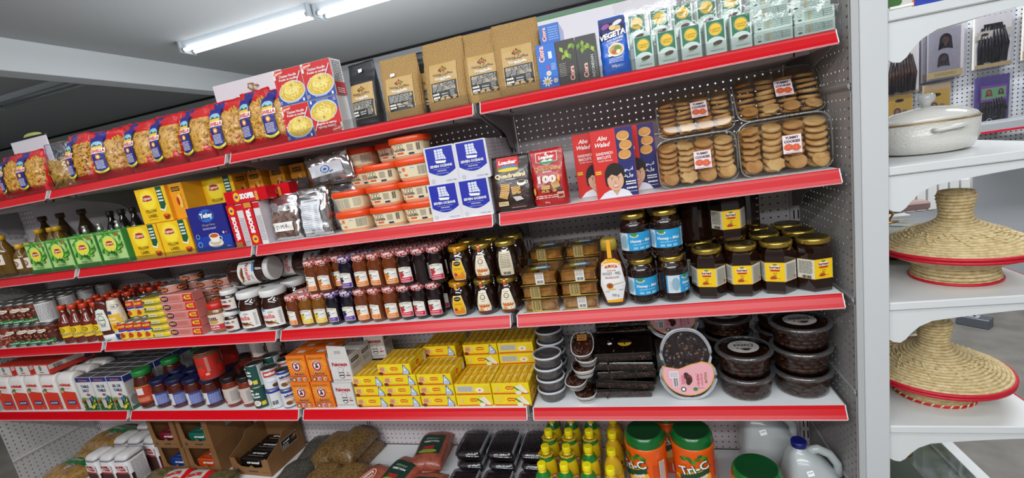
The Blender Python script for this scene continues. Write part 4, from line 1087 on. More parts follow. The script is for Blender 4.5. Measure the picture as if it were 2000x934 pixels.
# wafer bags
def wafer(a, x, y, s, rot, n=4):
    c, q = math.cos(rot), math.sin(rot)
    a.poly([(x + px * s * c - py * s * q, y + px * s * q + py * s * c) for px, py in ((-.5, -.35), (.4, -.45), (.55, .3), (-.4, .45))], K('#d6a85a'))
    for i in range(n): a.rect(x, y + (i - n/2 + .5) * s * 0.2, s * 0.85, s * 0.05, K('#8a5426'), rot=rot)
def loacker(kind):
    def f():
        t = thing('wafer_bag', cat='wafers'); red = kind == 'red'; w, h = (0.112, 0.182) if red else (0.138, 0.180)
        m = mat('loa_red', '#b01a1c', 0.3, coat=0.2) if red else mat('loa_brown', '#2e1a16', 0.3, coat=0.2)
        b = MB(); surf = pouch(b, h, [(0, w), (0.8, w*0.99), (1, w*0.97)], [(0, 0.05), (0.3, 0.052), (0.75, 0.03), (0.93, 0.006), (1, 0.003)], m, n=4, nz=18, crumple=0.0012, seed=4 if red else 7, wob=0.0012)
        b.build('bag', t); a = Art()
        if red:
            a.poly([(-0.036, 0.172), (0.036, 0.172), (0.036, 0.142), (0, 0.130), (-0.036, 0.142)], K('#e8ddd6')); a.poly([(-0.034, 0.170), (0.034, 0.170), (0.034, 0.143), (0, 0.132), (-0.034, 0.143)], K('#c81c20'))
            a.ell(0, 0.142, 0.026, 0.008, K('#4a8a4a')); a.poly([(-0.02, 0.142), (-0.006, 0.151), (0.004, 0.144), (0.014, 0.150), (0.022, 0.142)], K('#d4e4ee'))
            a.text('Loacker', 0, 0.157, 0.011, WHT, w=0.052, bold=0.05, shear=0.1); a.text('Quadratini', 0, 0.120, 0.011, K('#e2b45c'), w=0.086, bold=0.02); a.text('DARK', 0, 0.110, 0.005, WHT, w=0.03)
            a.text('100', -0.004, 0.086, 0.024, K('#e8d8cc'), w=0.062, bold=0.07); a.ell(0.034, 0.086, 0.004, 0.012, K('#f2a02c')); a.ell(0.0, 0.058, 0.034, 0.014, K('#7a1216'))
            wafer(a, -0.012, 0.056, 0.03, 0.1); wafer(a, 0.022, 0.066, 0.026, 0.4); a.ell(0.034, 0.052, 0.010, 0.006, K('#3a2418')); a.ell(0.018, 0.048, 0.007, 0.005, K('#c98a4a')); a.ell(-0.048, 0.050, 0.004, 0.012, K('#e0a842'))
            a.lines(-0.006, 0.030, 0.08, 0.012, 2, K('#f2c8b8'), 3); a.rect(0.036, 0.032, 0.022, 0.020, K('#d8a890')); a.rect(0.036, 0.03, 0.016, 0.010, K('#8a1a1a')); a.text('250 g', -0.01, 0.012, 0.005, K('#f2c8b8')); a.ring(0.044, 0.152, 0.004, 0.001, K('#e8c08a'), 10)
        else:
            a.poly([(-0.042, 0.176), (0.032, 0.176), (0.032, 0.140), (-0.042, 0.140)], K('#cf1f24')); a.ell(-0.004, 0.140, 0.036, 0.010, K('#3f8a4e')); a.ell(-0.004, 0.135, 0.036, 0.006, K('#e8c832')); a.poly([(-0.03, 0.142), (-0.012, 0.153), (0.002, 0.145), (0.014, 0.152), (0.026, 0.142)], K('#4a7ac0'))
            a.text('Loacker', -0.005, 0.160, 0.013, WHT, w=0.062, bold=0.05, shear=0.1); a.text('Quadratini', 0.0, 0.116, 0.0145, K('#f0dcae'), w=0.104, bold=0.05); a.text('ESPRESSO', 0.002, 0.103, 0.0045, WHT, w=0.032)
            for i, (x, y, r) in enumerate(((-0.02, 0.078, .1), (-0.026, 0.056, -.2), (0.016, 0.066, .2))): wafer(a, x, y, 0.032, r)
            a.ell(0.037, 0.088, 0.015, 0.010, K('#efe9df')); a.ell(0.037, 0.092, 0.012, 0.005, K('#5a3420')); a.ring(0.053, 0.088, 0.004, 0.002, K('#efe9df'), 10)
            for i in range(12): a.ell(0.018 + 0.0037 * (i * 5 % 11), 0.040 + 0.003 * (i * 7 % 9), 0.003, 0.0022, K('#6a4028'), 7, rot=i)
            a.poly([(0.004, 0.046), (0.014, 0.030), (0.040, 0.034), (0.030, 0.045)], K('#c9c0b6')); a.rect(-0.030, 0.026, 0.034, 0.014, K('#d8c08a')); a.lines(-0.030, 0.026, 0.028, 0.009, 2, K('#6a4a28'), 2); a.lines(0.02, 0.010, 0.05, 0.004, 1, K('#c88a7a'), 2)
        print_obj(a, surf, 'label', t, 0.014, base=0.0018)
        return t
    return f
put(loacker('brown'), (-0.938, 0.036, z2), 'dark brown wafer bag with red panel on top, at the shelf joint', 'wafer bags', rx=-0.06)
put(loacker('red'), (-0.812, 0.040, z2), 'red wafer bag with large 100 printed on it', 'wafer bags', rx=-0.04, rz=-0.05)

# sandwich biscuit boxes with the boy portrait
def abu_art():
    a = Art(); w, h = 0.124, 0.208
    a.poly([(-0.062, -0.104), (-0.062, 0.104), (0.012, 0.104), (0.012, -0.104)], K('#d7261f')); a.poly([(0.012, -0.104), (0.062, -0.104), (0.062, 0.104), (0.012, 0.104)], K('#23276e'))
    a.text('Abu', -0.028, 0.080, 0.013, WHT, w=0.032, bold=0.02, shear=0.3); a.text('Walad', -0.028, 0.061, 0.013, WHT, w=0.046, bold=0.02, shear=0.3)
    a.text('SANDWICH', -0.026, 0.034, 0.0085, WHT, w=0.050, bold=0.02); a.text('BISCUITS', -0.028, 0.022, 0.0085, WHT, w=0.042, bold=0.02); a.text('Vanilla Flavour', -0.026, 0.012, 0.005, WHT, w=0.044, bold=0)
    a.rect(-0.050, -0.023, 0.017, 0.010, K('#f0c832')); a.lines(-0.050, -0.023, 0.014, 0.005, 1, K('#a83010'), 2)
    for i, y in enumerate((0.080, 0.052, 0.024)):
        x = 0.036 + (0.003 if i == 1 else -0.002); a.ell(x, y - 0.004, 0.0185, 0.0130, K('#a86a28')); a.ell(x, y - 0.002, 0.0185, 0.0130, K('#efd9a6')); a.ell(x, y, 0.0185, 0.0130, K('#d99a4c')); a.ring(x, y, 0.011, 0.0008, K('#b87a34'), 18, 0.7)
    a.rect(0.037, 0.0035, 0.05, 0.0008, K('#4a4e98'))
    # boy portrait
    a.poly([(-0.056, -0.104), (-0.040, -0.088), (-0.022, -0.080), (0.018, -0.080), (0.034, -0.088), (0.044, -0.104)], K('#e6e4ec')); a.poly([(-0.014, -0.080), (0.010, -0.080), (-0.002, -0.100)], K('#d9a483'))
    a.ell(-0.002, -0.036, 0.0305, 0.038, K('#1d1512'), 24); a.poly([(-0.033, -0.045), (0.029, -0.045), (0.026, -0.068), (-0.030, -0.066)], K('#1d1512'))
    a.rect(-0.002, -0.078, 0.018, 0.014, K('#c99070')); a.ell(-0.002, -0.052, 0.0245, 0.0315, K('#e2b08e'), 24)
    a.poly([(-0.028, -0.030), (-0.024, -0.042), (-0.012, -0.032), (0.004, -0.040), (0.016, -0.031), (0.024, -0.042), (0.025, -0.024), (0.0, -0.012), (-0.022, -0.018)], K('#1d1512'))
    for sx in (-0.012, 0.008): a.ell(sx, -0.048, 0.0048, 0.0022, WHT, 10); a.ell(sx, -0.048, 0.0021, 0.0021, K('#2a1a14'), 8); a.rect(sx, -0.0425, 0.010, 0.0012, K('#3a2418'), rot=0.12 if sx < 0 else -0.12)
    a.poly([(-0.0035, -0.050), (0.0005, -0.061), (-0.006, -0.061)], K('#cf9674')); a.ell(-0.002, -0.067, 0.0095, 0.0060, K('#c0584c'), 16, a0=PI, a1=2*PI); a.ell(-0.002, -0.0672, 0.0080, 0.0036, WHT, 14, a0=PI, a1=2*PI)
    a.text('\u0648\u0628\u0627', 0.040, -0.022, 0.010, WHT, w=0.026, bold=0.02); a.text('\u062f\u0644\u0648', 0.038, -0.040, 0.010, WHT, w=0.028, bold=0.02)
    a.lines(0.044, -0.064, 0.032, 0.014, 2, WHT, 7, fill=0.55); a.lines(0.044, -0.080, 0.030, 0.008, 1, WHT, 9, fill=0.6); a.lines(0.046, -0.091, 0.026, 0.003, 1, WHT, 4)
    return a
AB = carton('biscuit_box', 'biscuits', 0.126, 0.06, 0.210, paper('#d7261f'), [(abu_art(), 'front')])
put(AB, (-0.602, 0.012, z2), 'red and blue biscuit box with boy portrait, front one', 'boy portrait biscuit boxes', rz=0.02)
put(AB, (-0.668, 0.105, z2), 'red and blue biscuit box with boy portrait, behind at left', 'boy portrait biscuit boxes', rz=0.04)
put(AB, (-0.535, 0.105, z2), 'red and blue biscuit box with boy portrait, behind at right by the cookies', 'boy portrait biscuit boxes')

# clear cookie containers
cookie_m = mat('cookie_golden', '#e2bb80', 0.7, var=(30, '#cd9a58'), bump=(50, 0.5)); cookie_d = mat('cookie_brown', '#d2a064', 0.7, var=(30, '#b98242'), bump=(50, 0.5))
def cookie(b, c, r, ax, m, th=0.0065, petal=0):
    """disc cookie with its face along ax"""
    ax = Vector(ax).normalized(); u = ax.cross(Vector((0.1, 0.2, 1))).normalized(); v = ax.cross(u); c = Vector(c); N = 14; rings = []
    for t_, k in ((-1, 0.82), (-0.6, 1), (0.6, 1), (1, 0.82)):
        rings.append([c + ax * th * 0.5 * t_ + (u * math.cos(2*PI*i/N) + v * math.sin(2*PI*i/N)) * r * k * (1 + (0.10 * math.cos(PI * i) if petal else 0)) for i in range(N)])
    b.loft(rings, m)
def yum():
    a = Art(); a.rect(0, 0, 0.047, 0.051, K('#f0dde0')); a.text('YUMMY', 0, 0.018, 0.0075, K('#2a1a1e'), w=0.034, bold=0.05); a.text('COOKIES', 0, 0.0075, 0.0075, K('#2a1a1e'), w=0.040, bold=0.05)
    for x, y in ((-0.010, -0.008), (0.009, -0.010)):
        a.ell(x, y, 0.0115, 0.0095, K('#c23a20'), 18); a.ell(x, y, 0.0105, 0.0085, K('#ea6a3a'), 18)
        for i in range(6): a.ell(x + 0.0062 * math.cos(i * 1.1 + x * 99), y + 0.005 * math.sin(i * 1.1 + x * 99), 0.0013, 0.0012, K('#3a1a14'), 6)
    a.ell(0.019, -0.006, 0.003, 0.0025, K('#f0dde0'), 10); a.lines(0.0, -0.0225, 0.036, 0.002, 1, K('#8a6a70'), 2); return a
def cookiebox(seed, w=0.222, h=0.15, d=0.07, dark=False):
    """standing on its long side, lid facing the front"""
    def f():
        t = thing('cookie_container', cat='cookies'); R = random.Random(seed)
        def rr(k, y, n=6): return [(x, y, z + h/2) for x, z, _ in ring_se(w/2 * k, h/2 * (1 - (1-k) * w/h), n, 0, N=36)]
        b = MB().loft([rr(0.84, d), rr(0.90, d*0.5), rr(0.93, 0.012)], pet_f, caps=False); k = MB().loft([rr(0.84, d), rr(0.80, d)], pet_f, caps=False); b.merge(k)
        b.build('base', t, recalc=False)
        l = MB().loft([rr(1.0, 0.016), rr(1.0, 0.008), rr(0.955, 0.004), rr(0.93, -0.006), rr(0.90, -0.010)], pet_f, caps=False)
        l.build('lid', t, recalc=False)
        MB().add(rr(0.90, -0.0102), [tuple(range(36))], pet_f).build('lid_top', t, recalc=False)
        rim = MB().tube(rr(1.0, 0.012) + rr(1.0, 0.012)[:1], 0.0022, film('rim_plastic', '#dfe3e0', 0.35, 0.1, haze=0.22), 6, caps=False); rim.build('rim', t, recalc=False)
        nc = 4; xs = [(-0.36 + 0.72 * i / 3) * w for i in range(nc)]
        for ci, x in enumerate(xs):
            kind = (ci + seed) % 4; nk = 7
            for j in range(nk):
                zz = 0.018 + (h - 0.052) * j / (nk - 1)
                m = cookie_m if (kind + seed) % 2 else cookie_d
                q = MB(); cookie(q, (x + R.uniform(-.003, .003), d*0.42 + R.uniform(-.003, .003), zz + 0.008), 0.0255 + (0.0015 if kind == 1 else 0), (R.uniform(-.15, .15), -0.55, 1.0), m, 0.010 if kind != 3 else 0.013, petal=kind == 2)
                q.build('cookie', t)
        for ci in range(4):
            q = MB(); cookie(q, (xs[ci] + 0.002, 0.010, 0.028 + R.uniform(0, .006)), 0.023, (R.uniform(-.2, .2), -1, 0.5), cookie_m if ci % 2 else cookie_d, 0.008, petal=ci == 1); q.build('cookie', t)
        print_obj(yum(), flat(0.012 if seed != 3 else 0.010, -0.011, h*0.50), 'label', t)
        return t
    return f
CK1, CK2 = cookiebox(1), cookiebox(2, 0.236, 0.163)
put(CK1, (-0.362, 0.022, z2 + 0.001), 'clear container of pale cookies standing front left', 'cookie containers', rx=-0.10, rz=0.02)
put(CK2, (-0.128, 0.022, z2 + 0.001), 'clear container of golden cookies standing front right', 'cookie containers', rx=-0.10)
put(CK1, (-0.346, 0.10, z2 + 0.150), 'clear container of cookies in shadow, tilted back above the front left one', 'cookie containers', rx=-0.42)
put(CK2, (-0.110, 0.10, z2 + 0.165), 'clear container of cookies in shadow, tilted back above the front right one', 'cookie containers', rx=-0.50)
def cookie_dark():
    return cookiebox(4, 0.222, 0.15)()
put(cookie_dark, (-0.35, 0.135, z2 + 0.001), 'clear cookie container standing behind the front left one', 'cookie containers', rx=-0.05)
put(cookie_dark, (-0.12, 0.135, z2 + 0.001), 'clear cookie container standing behind the front right one', 'cookie containers', rx=-0.05)
# ------------------------------------------------------------------ THIRD SHELF
z3 = LV[2]
tin = mat('tin_metal', '#a9a8a6', 0.3, 0.85)
def can(name, cat, r, h, art, wall=None, lz=None, lidm=None, seg=22):
    def f():
        t = thing(name, cat=cat)
        MB().lathe([(r*0.97, 0), (r, 0.002), (r, 0.0045), (r*0.985, 0.006), (r*0.985, h - 0.006), (r, h - 0.0045), (r, h)] + [(r*0.95, h), (r*0.94, h - 0.003)], wall or tin, seg).build('can', t)
        if lidm: MB().lathe([(r*0.94, h - 0.0029), (r*0.90, h - 0.0026)], lidm, seg).build('can_end', t)
        if art: print_obj(art(), cyl(r*0.985, h/2), 'label', t, 0.007, base=0.0006)
        return t
    return f
def beans_art(kind):
    def f():
        a = Art(); w, h = 0.235 * 0.9, 0.094
        if kind == 'cedar': a.rect(0, 0, w, h, K('#8a3426'))
        elif kind == 'back': a.rect(0, 0, w, h, K('#d8d6d4')); a.lines(0, 0, 0.06, 0.08, 14, K('#7a7876'), 3); return a
        else: a.rect(0, 0, w, h, K('#5a2a1e'))
        R = random.Random(4)
        for i in range(90 if kind != 'cedar' else 34):
            m = K(('#a8503a', '#c07a5a', '#7a2f22', '#8f3f2c')[i % 4]); y = R.uniform(-0.044, 0.044) if kind != 'cedar' else R.uniform(-0.044, -0.018)
            a.ell(R.uniform(-w/2 + .005, w/2 - .005), y, 0.0058, 0.0042, m, 8, rot=R.uniform(0, 3))
        for dx in (-0.0, 0.1):
            if kind == 'cedar': a.text('CEDAR', dx, 0.012, 0.011, WHT, w=0.044, bold=0.03); a.lines(dx, -0.004, 0.04, 0.006, 1, K('#e8c8b8'), 4)
            else: a.rect(dx, -0.030, 0.062, 0.017, K('#1f7a3c')); a.ell(dx - 0.004, 0.026, 0.019, 0.009, K('#e6dccb'), 14, rot=.1); a.lines(dx - 0.004, 0.026, 0.026, 0.006, 1, K('#9a3a2a'), 3); a.lines(dx, -0.030, 0.045, 0.007, 1, WHT, 6)
        return a
    return f
BC = {k: can('bean_can', 'can', 0.038, 0.112, beans_art(k)) for k in ('beans', 'cedar', 'back')}
rowname = ['front row', 'second row', 'third row', 'fourth row', 'fifth row']
for r_ in range(4):
    for l in range(2):
        for i in range(6):
            k = 'cedar' if (i >= 4 and l == 0) or (i == 5) else ('back' if (l == 1 and i == 0) else 'beans')
            put(BC[k], (-3.402 - 0.0785 * i + 0.012 * l, 0.045 + 0.084 * r_, z3 + 0.1125 * l), 'bean can, %s, %s level, %s from the chili bottles' % (rowname[r_], ('lower', 'upper')[l], ORD[i]), 'bean cans at far left', rz=0.25 + 0.5 * (k == 'back') + 0.1 * (i % 3))
# chili sauce bottles
def chili_art():
    a = Art(); a.rect(0, 0, 0.075, 0.055, K('#f0c81c')); a.ell(-0.004, 0.010, 0.014, 0.012, K('#2a3a1a')); a.ell(-0.004, 0.010, 0.011, 0.009, K('#f0c81c')); a.lines(0, -0.012, 0.055, 0.012, 2, K('#2a5a9a'), 4); a.text('Chili', -0.004, 0.010, 0.006, K('#2a3a1a')); return a
CH = bottle('sauce_bottle', 'bottle', 0.033, 0.19, mat('chili_red', '#6e2416', 0.1, coat=0.6), mat('cap_red', '#d1401c', 0.35), 0.0175, 0.024, chili_art(), 0.060, shoulder=0.50, mouth=0.014)
for r_ in range(5):
    for i in range(4):
        put(CH, (-3.275 + 0.076 * i + 0.004 * r_, 0.040 + 0.072 * r_, z3), 'brown chili sauce bottle with red cap, %s, %s from left' % (rowname[r_], ORD[i]), 'chili sauce bottles', rz=0.2 + 0.06 * (i % 3))
for r_ in range(2):
    for i in range(3):
        put(CH, (-2.955 + 0.076 * i, 0.235 + 0.07 * r_, z3), 'brown chili sauce bottle behind the pear cans, %s, %s from left' % (('front line', 'rear line')[r_], ORD[i]), 'chili sauce bottles')
# inverted squeeze bottles
def squeeze(kind):
    def f():
        t = thing('squeeze_bottle', cat='bottle'); ket = kind == 'ketchup'
        m = mat('ketchup_red', '#571c12', 0.12, coat=0.5) if ket else mat('mayo_white', '#e8e0cc', 0.25)
        w = 0.090 if ket else 0.075; h = 0.19; b = MB()
        surf = pouch(b, h, [(0, w*0.5), (0.12, w*0.8), (0.3, w), (0.7, w*0.9), (0.92, w*0.7), (1, w*0.55)], [(0, 0.035), (0.2, 0.05), (0.6, 0.055), (1, 0.04)], m, n=2.3, nz=18)
        for i in range(len(b.v)): b.v[i] = (b.v[i][0], b.v[i][1], b.v[i][2] + 0.001)
        b.build('body', t)
        MB().loft([ring_se(w*0.42, 0.024, 2.2, 0, N=24), ring_se(w*0.44, 0.026, 2.2, 0.028, N=24)], mat('cap_white', '#e6e6e4', 0.35) if ket else mat('cap_blue', '#1c2c6a', 0.35)).build('cap', t)
        a = Art()
        if ket:
            a.poly([(-0.024, 0.05), (0.024, 0.05), (0.028, 0.10), (0.020, 0.15), (0.0, 0.158), (-0.020, 0.15), (-0.028, 0.10)], K('#e6e6da')); a.ring(0, 0.10, 0.014, 0.002, K('#2a6a3a'), 20, 1.7); a.text('HEINZ', 0, 0.134, 0.0085, K('#2a4a3a'), w=0.03); a.text('Tomato', 0, 0.104, 0.007, K('#8a2a1a'), w=0.028); a.lines(0, 0.078, 0.025, 0.02, 4, GRY, 3)
        else:
            a.poly([(-0.034, 0.045), (0.034, 0.045), (0.035, 0.125), (-0.033, 0.125)], K('#f0b81c')); a.text('REAL', 0, 0.104, 0.011, K('#f8f2e0'), w=0.042, bold=0.05); a.text('MAYO', 0.002, 0.087, 0.010, K('#f8f2e0'), w=0.045, bold=0.05); a.ell(0.004, 0.064, 0.012, 0.009, K('#e06a1c')); a.poly([(-0.028, 0.128), (0.004, 0.128), (0.004, 0.142), (-0.028, 0.142)], K('#1c3c8a')); a.ring(0.018, 0.160, 0.010, 0.001, K('#1c3c8a'), 16); a.text('H', 0.018, 0.160, 0.009, BLK)
        print_obj(a, surf, 'label', t, 0.01, base=0.0012)
        return t
    return f
put(squeeze('ketchup'), (-3.005, 0.042, z3), 'upturned red squeeze bottle with pale keystone label', rz=0.25)
put(squeeze('mayo'), (-2.935, 0.045, z3), 'upturned cream squeeze bottle with yellow label and blue cap', rz=0.12)
# small pear nectar cans
def rico_art():
    a = Art(); a.rect(0, 0, 0.165, 0.077, K('#efc62a'))
    for dx in (-0.055, 0, 0.055):
        a.rect(dx, 0.022, 0.050, 0.030, K('#c4232a')); a.text('RICO', dx, 0.024, 0.010, K('#f6e23c'), w=0.034, bold=0.05); a.rect(dx, 0.004, 0.05, 0.009, K('#2a4a9a')); a.rect(dx, -0.003, 0.05, 0.004, WHT)
        a.ell(dx, -0.020, 0.010, 0.010, K('#c83a1c'), 14); a.ell(dx, -0.012, 0.006, 0.008, K('#c83a1c'), 12); a.ell(dx - 0.016, -0.024, 0.008, 0.008, K('#e8b81c'))
    return a
RC = can('juice_can', 'can', 0.0275, 0.086, rico_art)
for i in range(4): put(RC, (-2.885 + 0.052 * i, 0.032, z3), 'small red and yellow pear can in front row, %s from left' % ORD[i], 'small pear cans', rz=0.2)
for r_ in range(3):
    for l in range(2):
        for i in range(4): put(RC, (-2.885 + 0.056 * i, 0.094 + 0.058 * r_, z3 + 0.0865 * l), 'small pear can, %s, %s level, %s from left' % (rowname[r_ + 1], ('lower', 'upper')[l], ORD[i]), 'small pear cans', rz=0.15 * i)
# yellow tuna tins
def tuna():
    t = thing('tuna_tin', cat='tin'); y = mat('tin_yellow', '#e2c22a', 0.35)
    b = MB().loft([ring_se(0.057, 0.044, 4, 0, N=28), ring_se(0.060, 0.047, 4, 0.004, N=28), ring_se(0.060, 0.047, 4, 0.026, N=28)], y); b.build('tin', t)
    MB().loft([ring_se(0.0605, 0.0475, 4, 0.0262, N=28), ring_se(0.0625, 0.0495, 4, 0.028, N=28), ring_se(0.0625, 0.0495, 4, 0.0305, N=28), ring_se(0.058, 0.045, 4, 0.0312, N=28)], mat('tin_gold', '#cbb45a', 0.28, 0.6)).build('rim', t)
    a = Art(); a.rect(0, 0.012, 0.05, 0.011, K('#e8e2c0')); a.ell(-0.036, 0.012, 0.008, 0.005, K('#2a5a3a')); a.lines(0.0, 0.012, 0.04, 0.006, 1, K('#6a5a2a'), 3); a.rect(0.0, 0.002, 0.105, 0.003, K('#3a7a3a'))
    print_obj(a, lambda u, v, w: (u, -(0.047 * max(0, 1 - (abs(u) / 0.060) ** 4) ** 0.25) - w, v), 'label', t, 0.01, base=0.001); return t
for l in range(6): put(tuna, (-2.668 + 0.002 * (l % 3 - 1), 0.060, z3 + 0.0315 * l), 'yellow tuna tin in front stack, %s from bottom' % ORD[l], 'yellow tuna tins', rz=0.02 * (l % 2))
for l in range(6): put(tuna, (-2.668, 0.160, z3 + 0.0315 * l), 'yellow tuna tin in the stack behind, %s from bottom' % ORD[l], 'yellow tuna tins')
# four-can salmon sleeves
def rio_art():
    a = Art(); a.rect(0, 0, 0.186, 0.036, K('#d8837a')); a.poly([(0.034, -0.018), (0.093, -0.018), (0.093, 0.018), (0.042, 0.018)], K('#d0202a')); a.rect(0, 0.0165, 0.186, 0.003, K('#eab9b0'))
    a.ell(-0.068, 0.0, 0.023, 0.013, K('#2a2a5a'), 18); a.text('RIO', -0.068, 0.001, 0.012, K('#e8a03a'), w=0.032, bold=0.07); a.lines(-0.01, 0, 0.06, 0.018, 3, K('#b86a62'), 3)
    a.text('4', 0.050, 0, 0.018, K('#f4e23c'), bold=0.05); a.text('CANS', 0.072, 0.006, 0.009, K('#f4e23c'), w=0.026, bold=0.04); a.text('BOITES', 0.072, -0.006, 0.007, K('#f4e23c'), w=0.026, bold=0.04); return a
RIO = carton('tuna_sleeve', 'tins', 0.188, 0.050, 0.0385, paper('#cf7a70'), [(rio_art(), 'front')])
for l in range(5): put(RIO, (-2.502 + 0.003 * (l % 3 - 1), 0.012 + 0.003 * (l % 2), z3 + 0.039 * l), 'pink and red four-can sleeve, %s from bottom of the stack' % ORD[l], 'pink can sleeves', rz=0.02 * (l % 2) - 0.01)
def rio_tin_art():
    a = Art(); a.rect(0, 0, 0.24, 0.028, K('#c98a78'))
    for dx in (-0.07, 0, 0.07): a.ell(dx, 0, 0.020, 0.011, K('#3a1e24'), 16); a.text('RIO', dx, 0, 0.011, K('#e8803a'), w=0.030, bold=0.07)
    return a
RT = can('tuna_tin', 'tin', 0.046, 0.036, rio_tin_art)
def rts(x, y, n, z0, d):
    for l in range(n): put(RT, (x, y, z3 + z0 + 0.0365 * l), 'round brownish pink tin, %s, %s from bottom' % (d, ORD[l]), 'round pink tins', rz=0.3 * l)
rts(-2.565, 0.065, 1, 0.196, 'alone on top of the pink sleeves')
rts(-2.46, 0.150, 6, 0, 'stack behind the pink sleeves')
rts(-2.56, 0.155, 7, 0, 'stack behind the yellow tins side')
rts(-2.37, 0.165, 6, 0, 'stack behind the red-lidded jar')
rts(-2.28, 0.21, 7, 0, 'stack behind small white-lidded jars')
rts(-2.40, 0.27, 7, 0, 'stack near the back, left')
rts(-2.30, 0.31, 7, 0, 'stack near the back, right')

# hazelnut spread jars
choc = mat('chocolate_glass', '#33190f', 0.08, coat=0.7); wl = mat('lid_white', '#dedcd8', 0.35)
def spread_art(big, brand):
    a = Art()
    if brand == 'nutella':
        a.rect(0, 0, 0.120, 0.076, K('#ebe7e2')); a.rect(-0.030, 0.033, 0.042, 0.009, K('#3a9ad0')); a.text('nutella', -0.010, 0.007, 0.019, K('#cf2a26'), w=0.076, bold=0.02); a.text('n', -0.0430, 0.007, 0.019, K('#1a1614'), w=0.011, bold=0.02)
        a.ell(-0.004, -0.020, 0.028, 0.008, K('#b8804a'), rot=-0.1); a.ell(-0.006, -0.017, 0.022, 0.005, K('#5a2a16'), rot=-0.1); a.poly([(0.006, -0.014), (0.034, -0.032), (0.036, -0.028), (0.010, -0.010)], K('#7a4a2a')); a.ell(0.026, -0.014, 0.004, 0.004, K('#e0c040')); a.rect(0.014, 0.025, 0.022, 0.010, K('#dcd8d4')); a.lines(0.014, 0.025, 0.018, 0.006, 2, K('#4a4644'), 3); a.lines(0.048, 0, 0.010, 0.055, 12, K('#a09a94'), 5)
    elif brand == 'red':
        a.rect(0, 0, 0.10, 0.070, K('#e2cfc0')); a.text('YOSEL', 0.0, 0.016, 0.014, K('#3a1a14'), w=0.052, bold=0.05); a.ell(0.006, 0.002, 0.020, 0.009, K('#c9a05a')); a.rect(0, -0.022, 0.10, 0.024, K('#c43030')); a.text('MALATYA', 0, -0.018, 0.008, WHT, w=0.05, bold=0.05); a.lines(0, -0.028, 0.05, 0.006, 1, WHT, 3)
    else:
        a.rect(0, 0, 0.085, 0.048, K('#e2dcd8')); a.text('YOSEL', -0.004, 0.012, 0.010, K('#2a1a16'), w=0.038, bold=0.05); a.ell(0.024, 0.012, 0.006, 0.005, K('#b8803a')); a.ell(0.0, -0.008, 0.024, 0.008, K('#a8342a')); a.ell(0.0, -0.006, 0.014, 0.004, K('#4a1a14')); a.lines(0, -0.020, 0.05, 0.004, 1, K('#8a7a74'), 2)
    return a
def jar(name, cat, prof, glassm, lid_prof, lidm, art, r, lz, maxl=0.007, seg=26, rad=None, base=0.0008, lidseg=26, extra=None, lidrad=None):
    def f():
        t = thing(name, cat=cat)
        MB().lathe(prof, glassm, seg, rad=rad, smooth=rad is None).build('jar', t)
        MB().lathe(lid_prof, lidm, lidseg, rad=lidrad).build('lid', t)
        if art: print_obj(art, cyl(r, lz), 'label', t, maxl, base=base)
        if extra: extra(t)
        return t
    return f
NUT = jar('spread_jar', 'jar', [(0.045, 0), (0.054, 0.004), (0.0565, 0.03), (0.0555, 0.10), (0.050, 0.125), (0.043, 0.138), (0.043, 0.142)], choc, [(0.050, 0.140), (0.0515, 0.143), (0.0515, 0.164), (0.048, 0.168)], wl, spread_art(1, 'nutella'), 0.0568, 0.055)
NUTL = jar('spread_jar', 'jar', [(0.036, 0), (0.052, 0.006), (0.055, 0.03), (0.055, 0.145), (0.050, 0.165), (0.044, 0.172)], choc, [(0.049, 0.172), (0.051, 0.175), (0.051, 0.194), (0.048, 0.197)], wl, spread_art(1, 'nutella'), 0.0555, 0.10)
YB = jar('spread_jar', 'jar', [(0.036, 0), (0.0415, 0.004), (0.0425, 0.02), (0.0425, 0.085), (0.037, 0.102), (0.034, 0.108)], mat('spread_cream', '#8a5a3a', 0.12, coat=0.6), [(0.037, 0.107), (0.038, 0.110), (0.038, 0.130), (0.035, 0.132)], mat('lid_red', '#cc2418', 0.3), spread_art(0, 'red'), 0.0427, 0.05)
YS = jar('spread_jar', 'jar', [(0.03, 0), (0.0345, 0.003), (0.0355, 0.01), (0.0355, 0.056), (0.031, 0.070), (0.029, 0.073)], choc, [(0.0325, 0.072), (0.0335, 0.074), (0.0335, 0.090), (0.031, 0.092)], wl, spread_art(0, 'small'), 0.0357, 0.034)
put(YB, (-2.345, 0.055, z3), 'spread jar with red lid right of the pink sleeves', 'chocolate spread jars')
put(YS, (-2.264, 0.045, z3), 'small white-lidded spread jar, lower one of two', 'chocolate spread jars')
put(YS, (-2.250, 0.047, z3 + 0.0925), 'small white-lidded spread jar stacked on another', 'chocolate spread jars')
for i in range(2): put(YS, (-2.262, 0.13, z3 + 0.0925 * i), 'small white-lidded spread jar behind the front ones, %s level' % ('lower', 'upper')[i], 'chocolate spread jars')
put(NUT, (-2.160, 0.062, z3), 'large hazelnut spread jar, left one of the front pair', 'chocolate spread jars', rz=-0.1)
put(NUT, (-2.040, 0.062, z3), 'large hazelnut spread jar, right one, beside orange jam jars', 'chocolate spread jars')
for i in range(6): put(NUT, (-2.155 + 0.118 * (i % 2), 0.18 + 0.118 * (i // 2), z3) if i < 4 else (-1.99, 0.30, z3), 'large hazelnut spread jar, %s row back, %s' % (('second', 'second', 'third', 'third', 'last')[min(i, 4)], ('left', 'right', 'left', 'right', 'rear')[min(i, 4)]), 'chocolate spread jars') if i < 5 else None
put(NUTL, (-2.235, 0.085, z3 + 0.235), 'large hazelnut spread jar lying on its side on the others, nearest one', 'chocolate spread jars', ry=PI/2 - 0.04, rz=0.12)
put(NUTL, (-2.16, 0.20, z3 + 0.228), 'large hazelnut spread jar lying on its side, second one back', 'chocolate spread jars', ry=PI/2, rz=0.3)
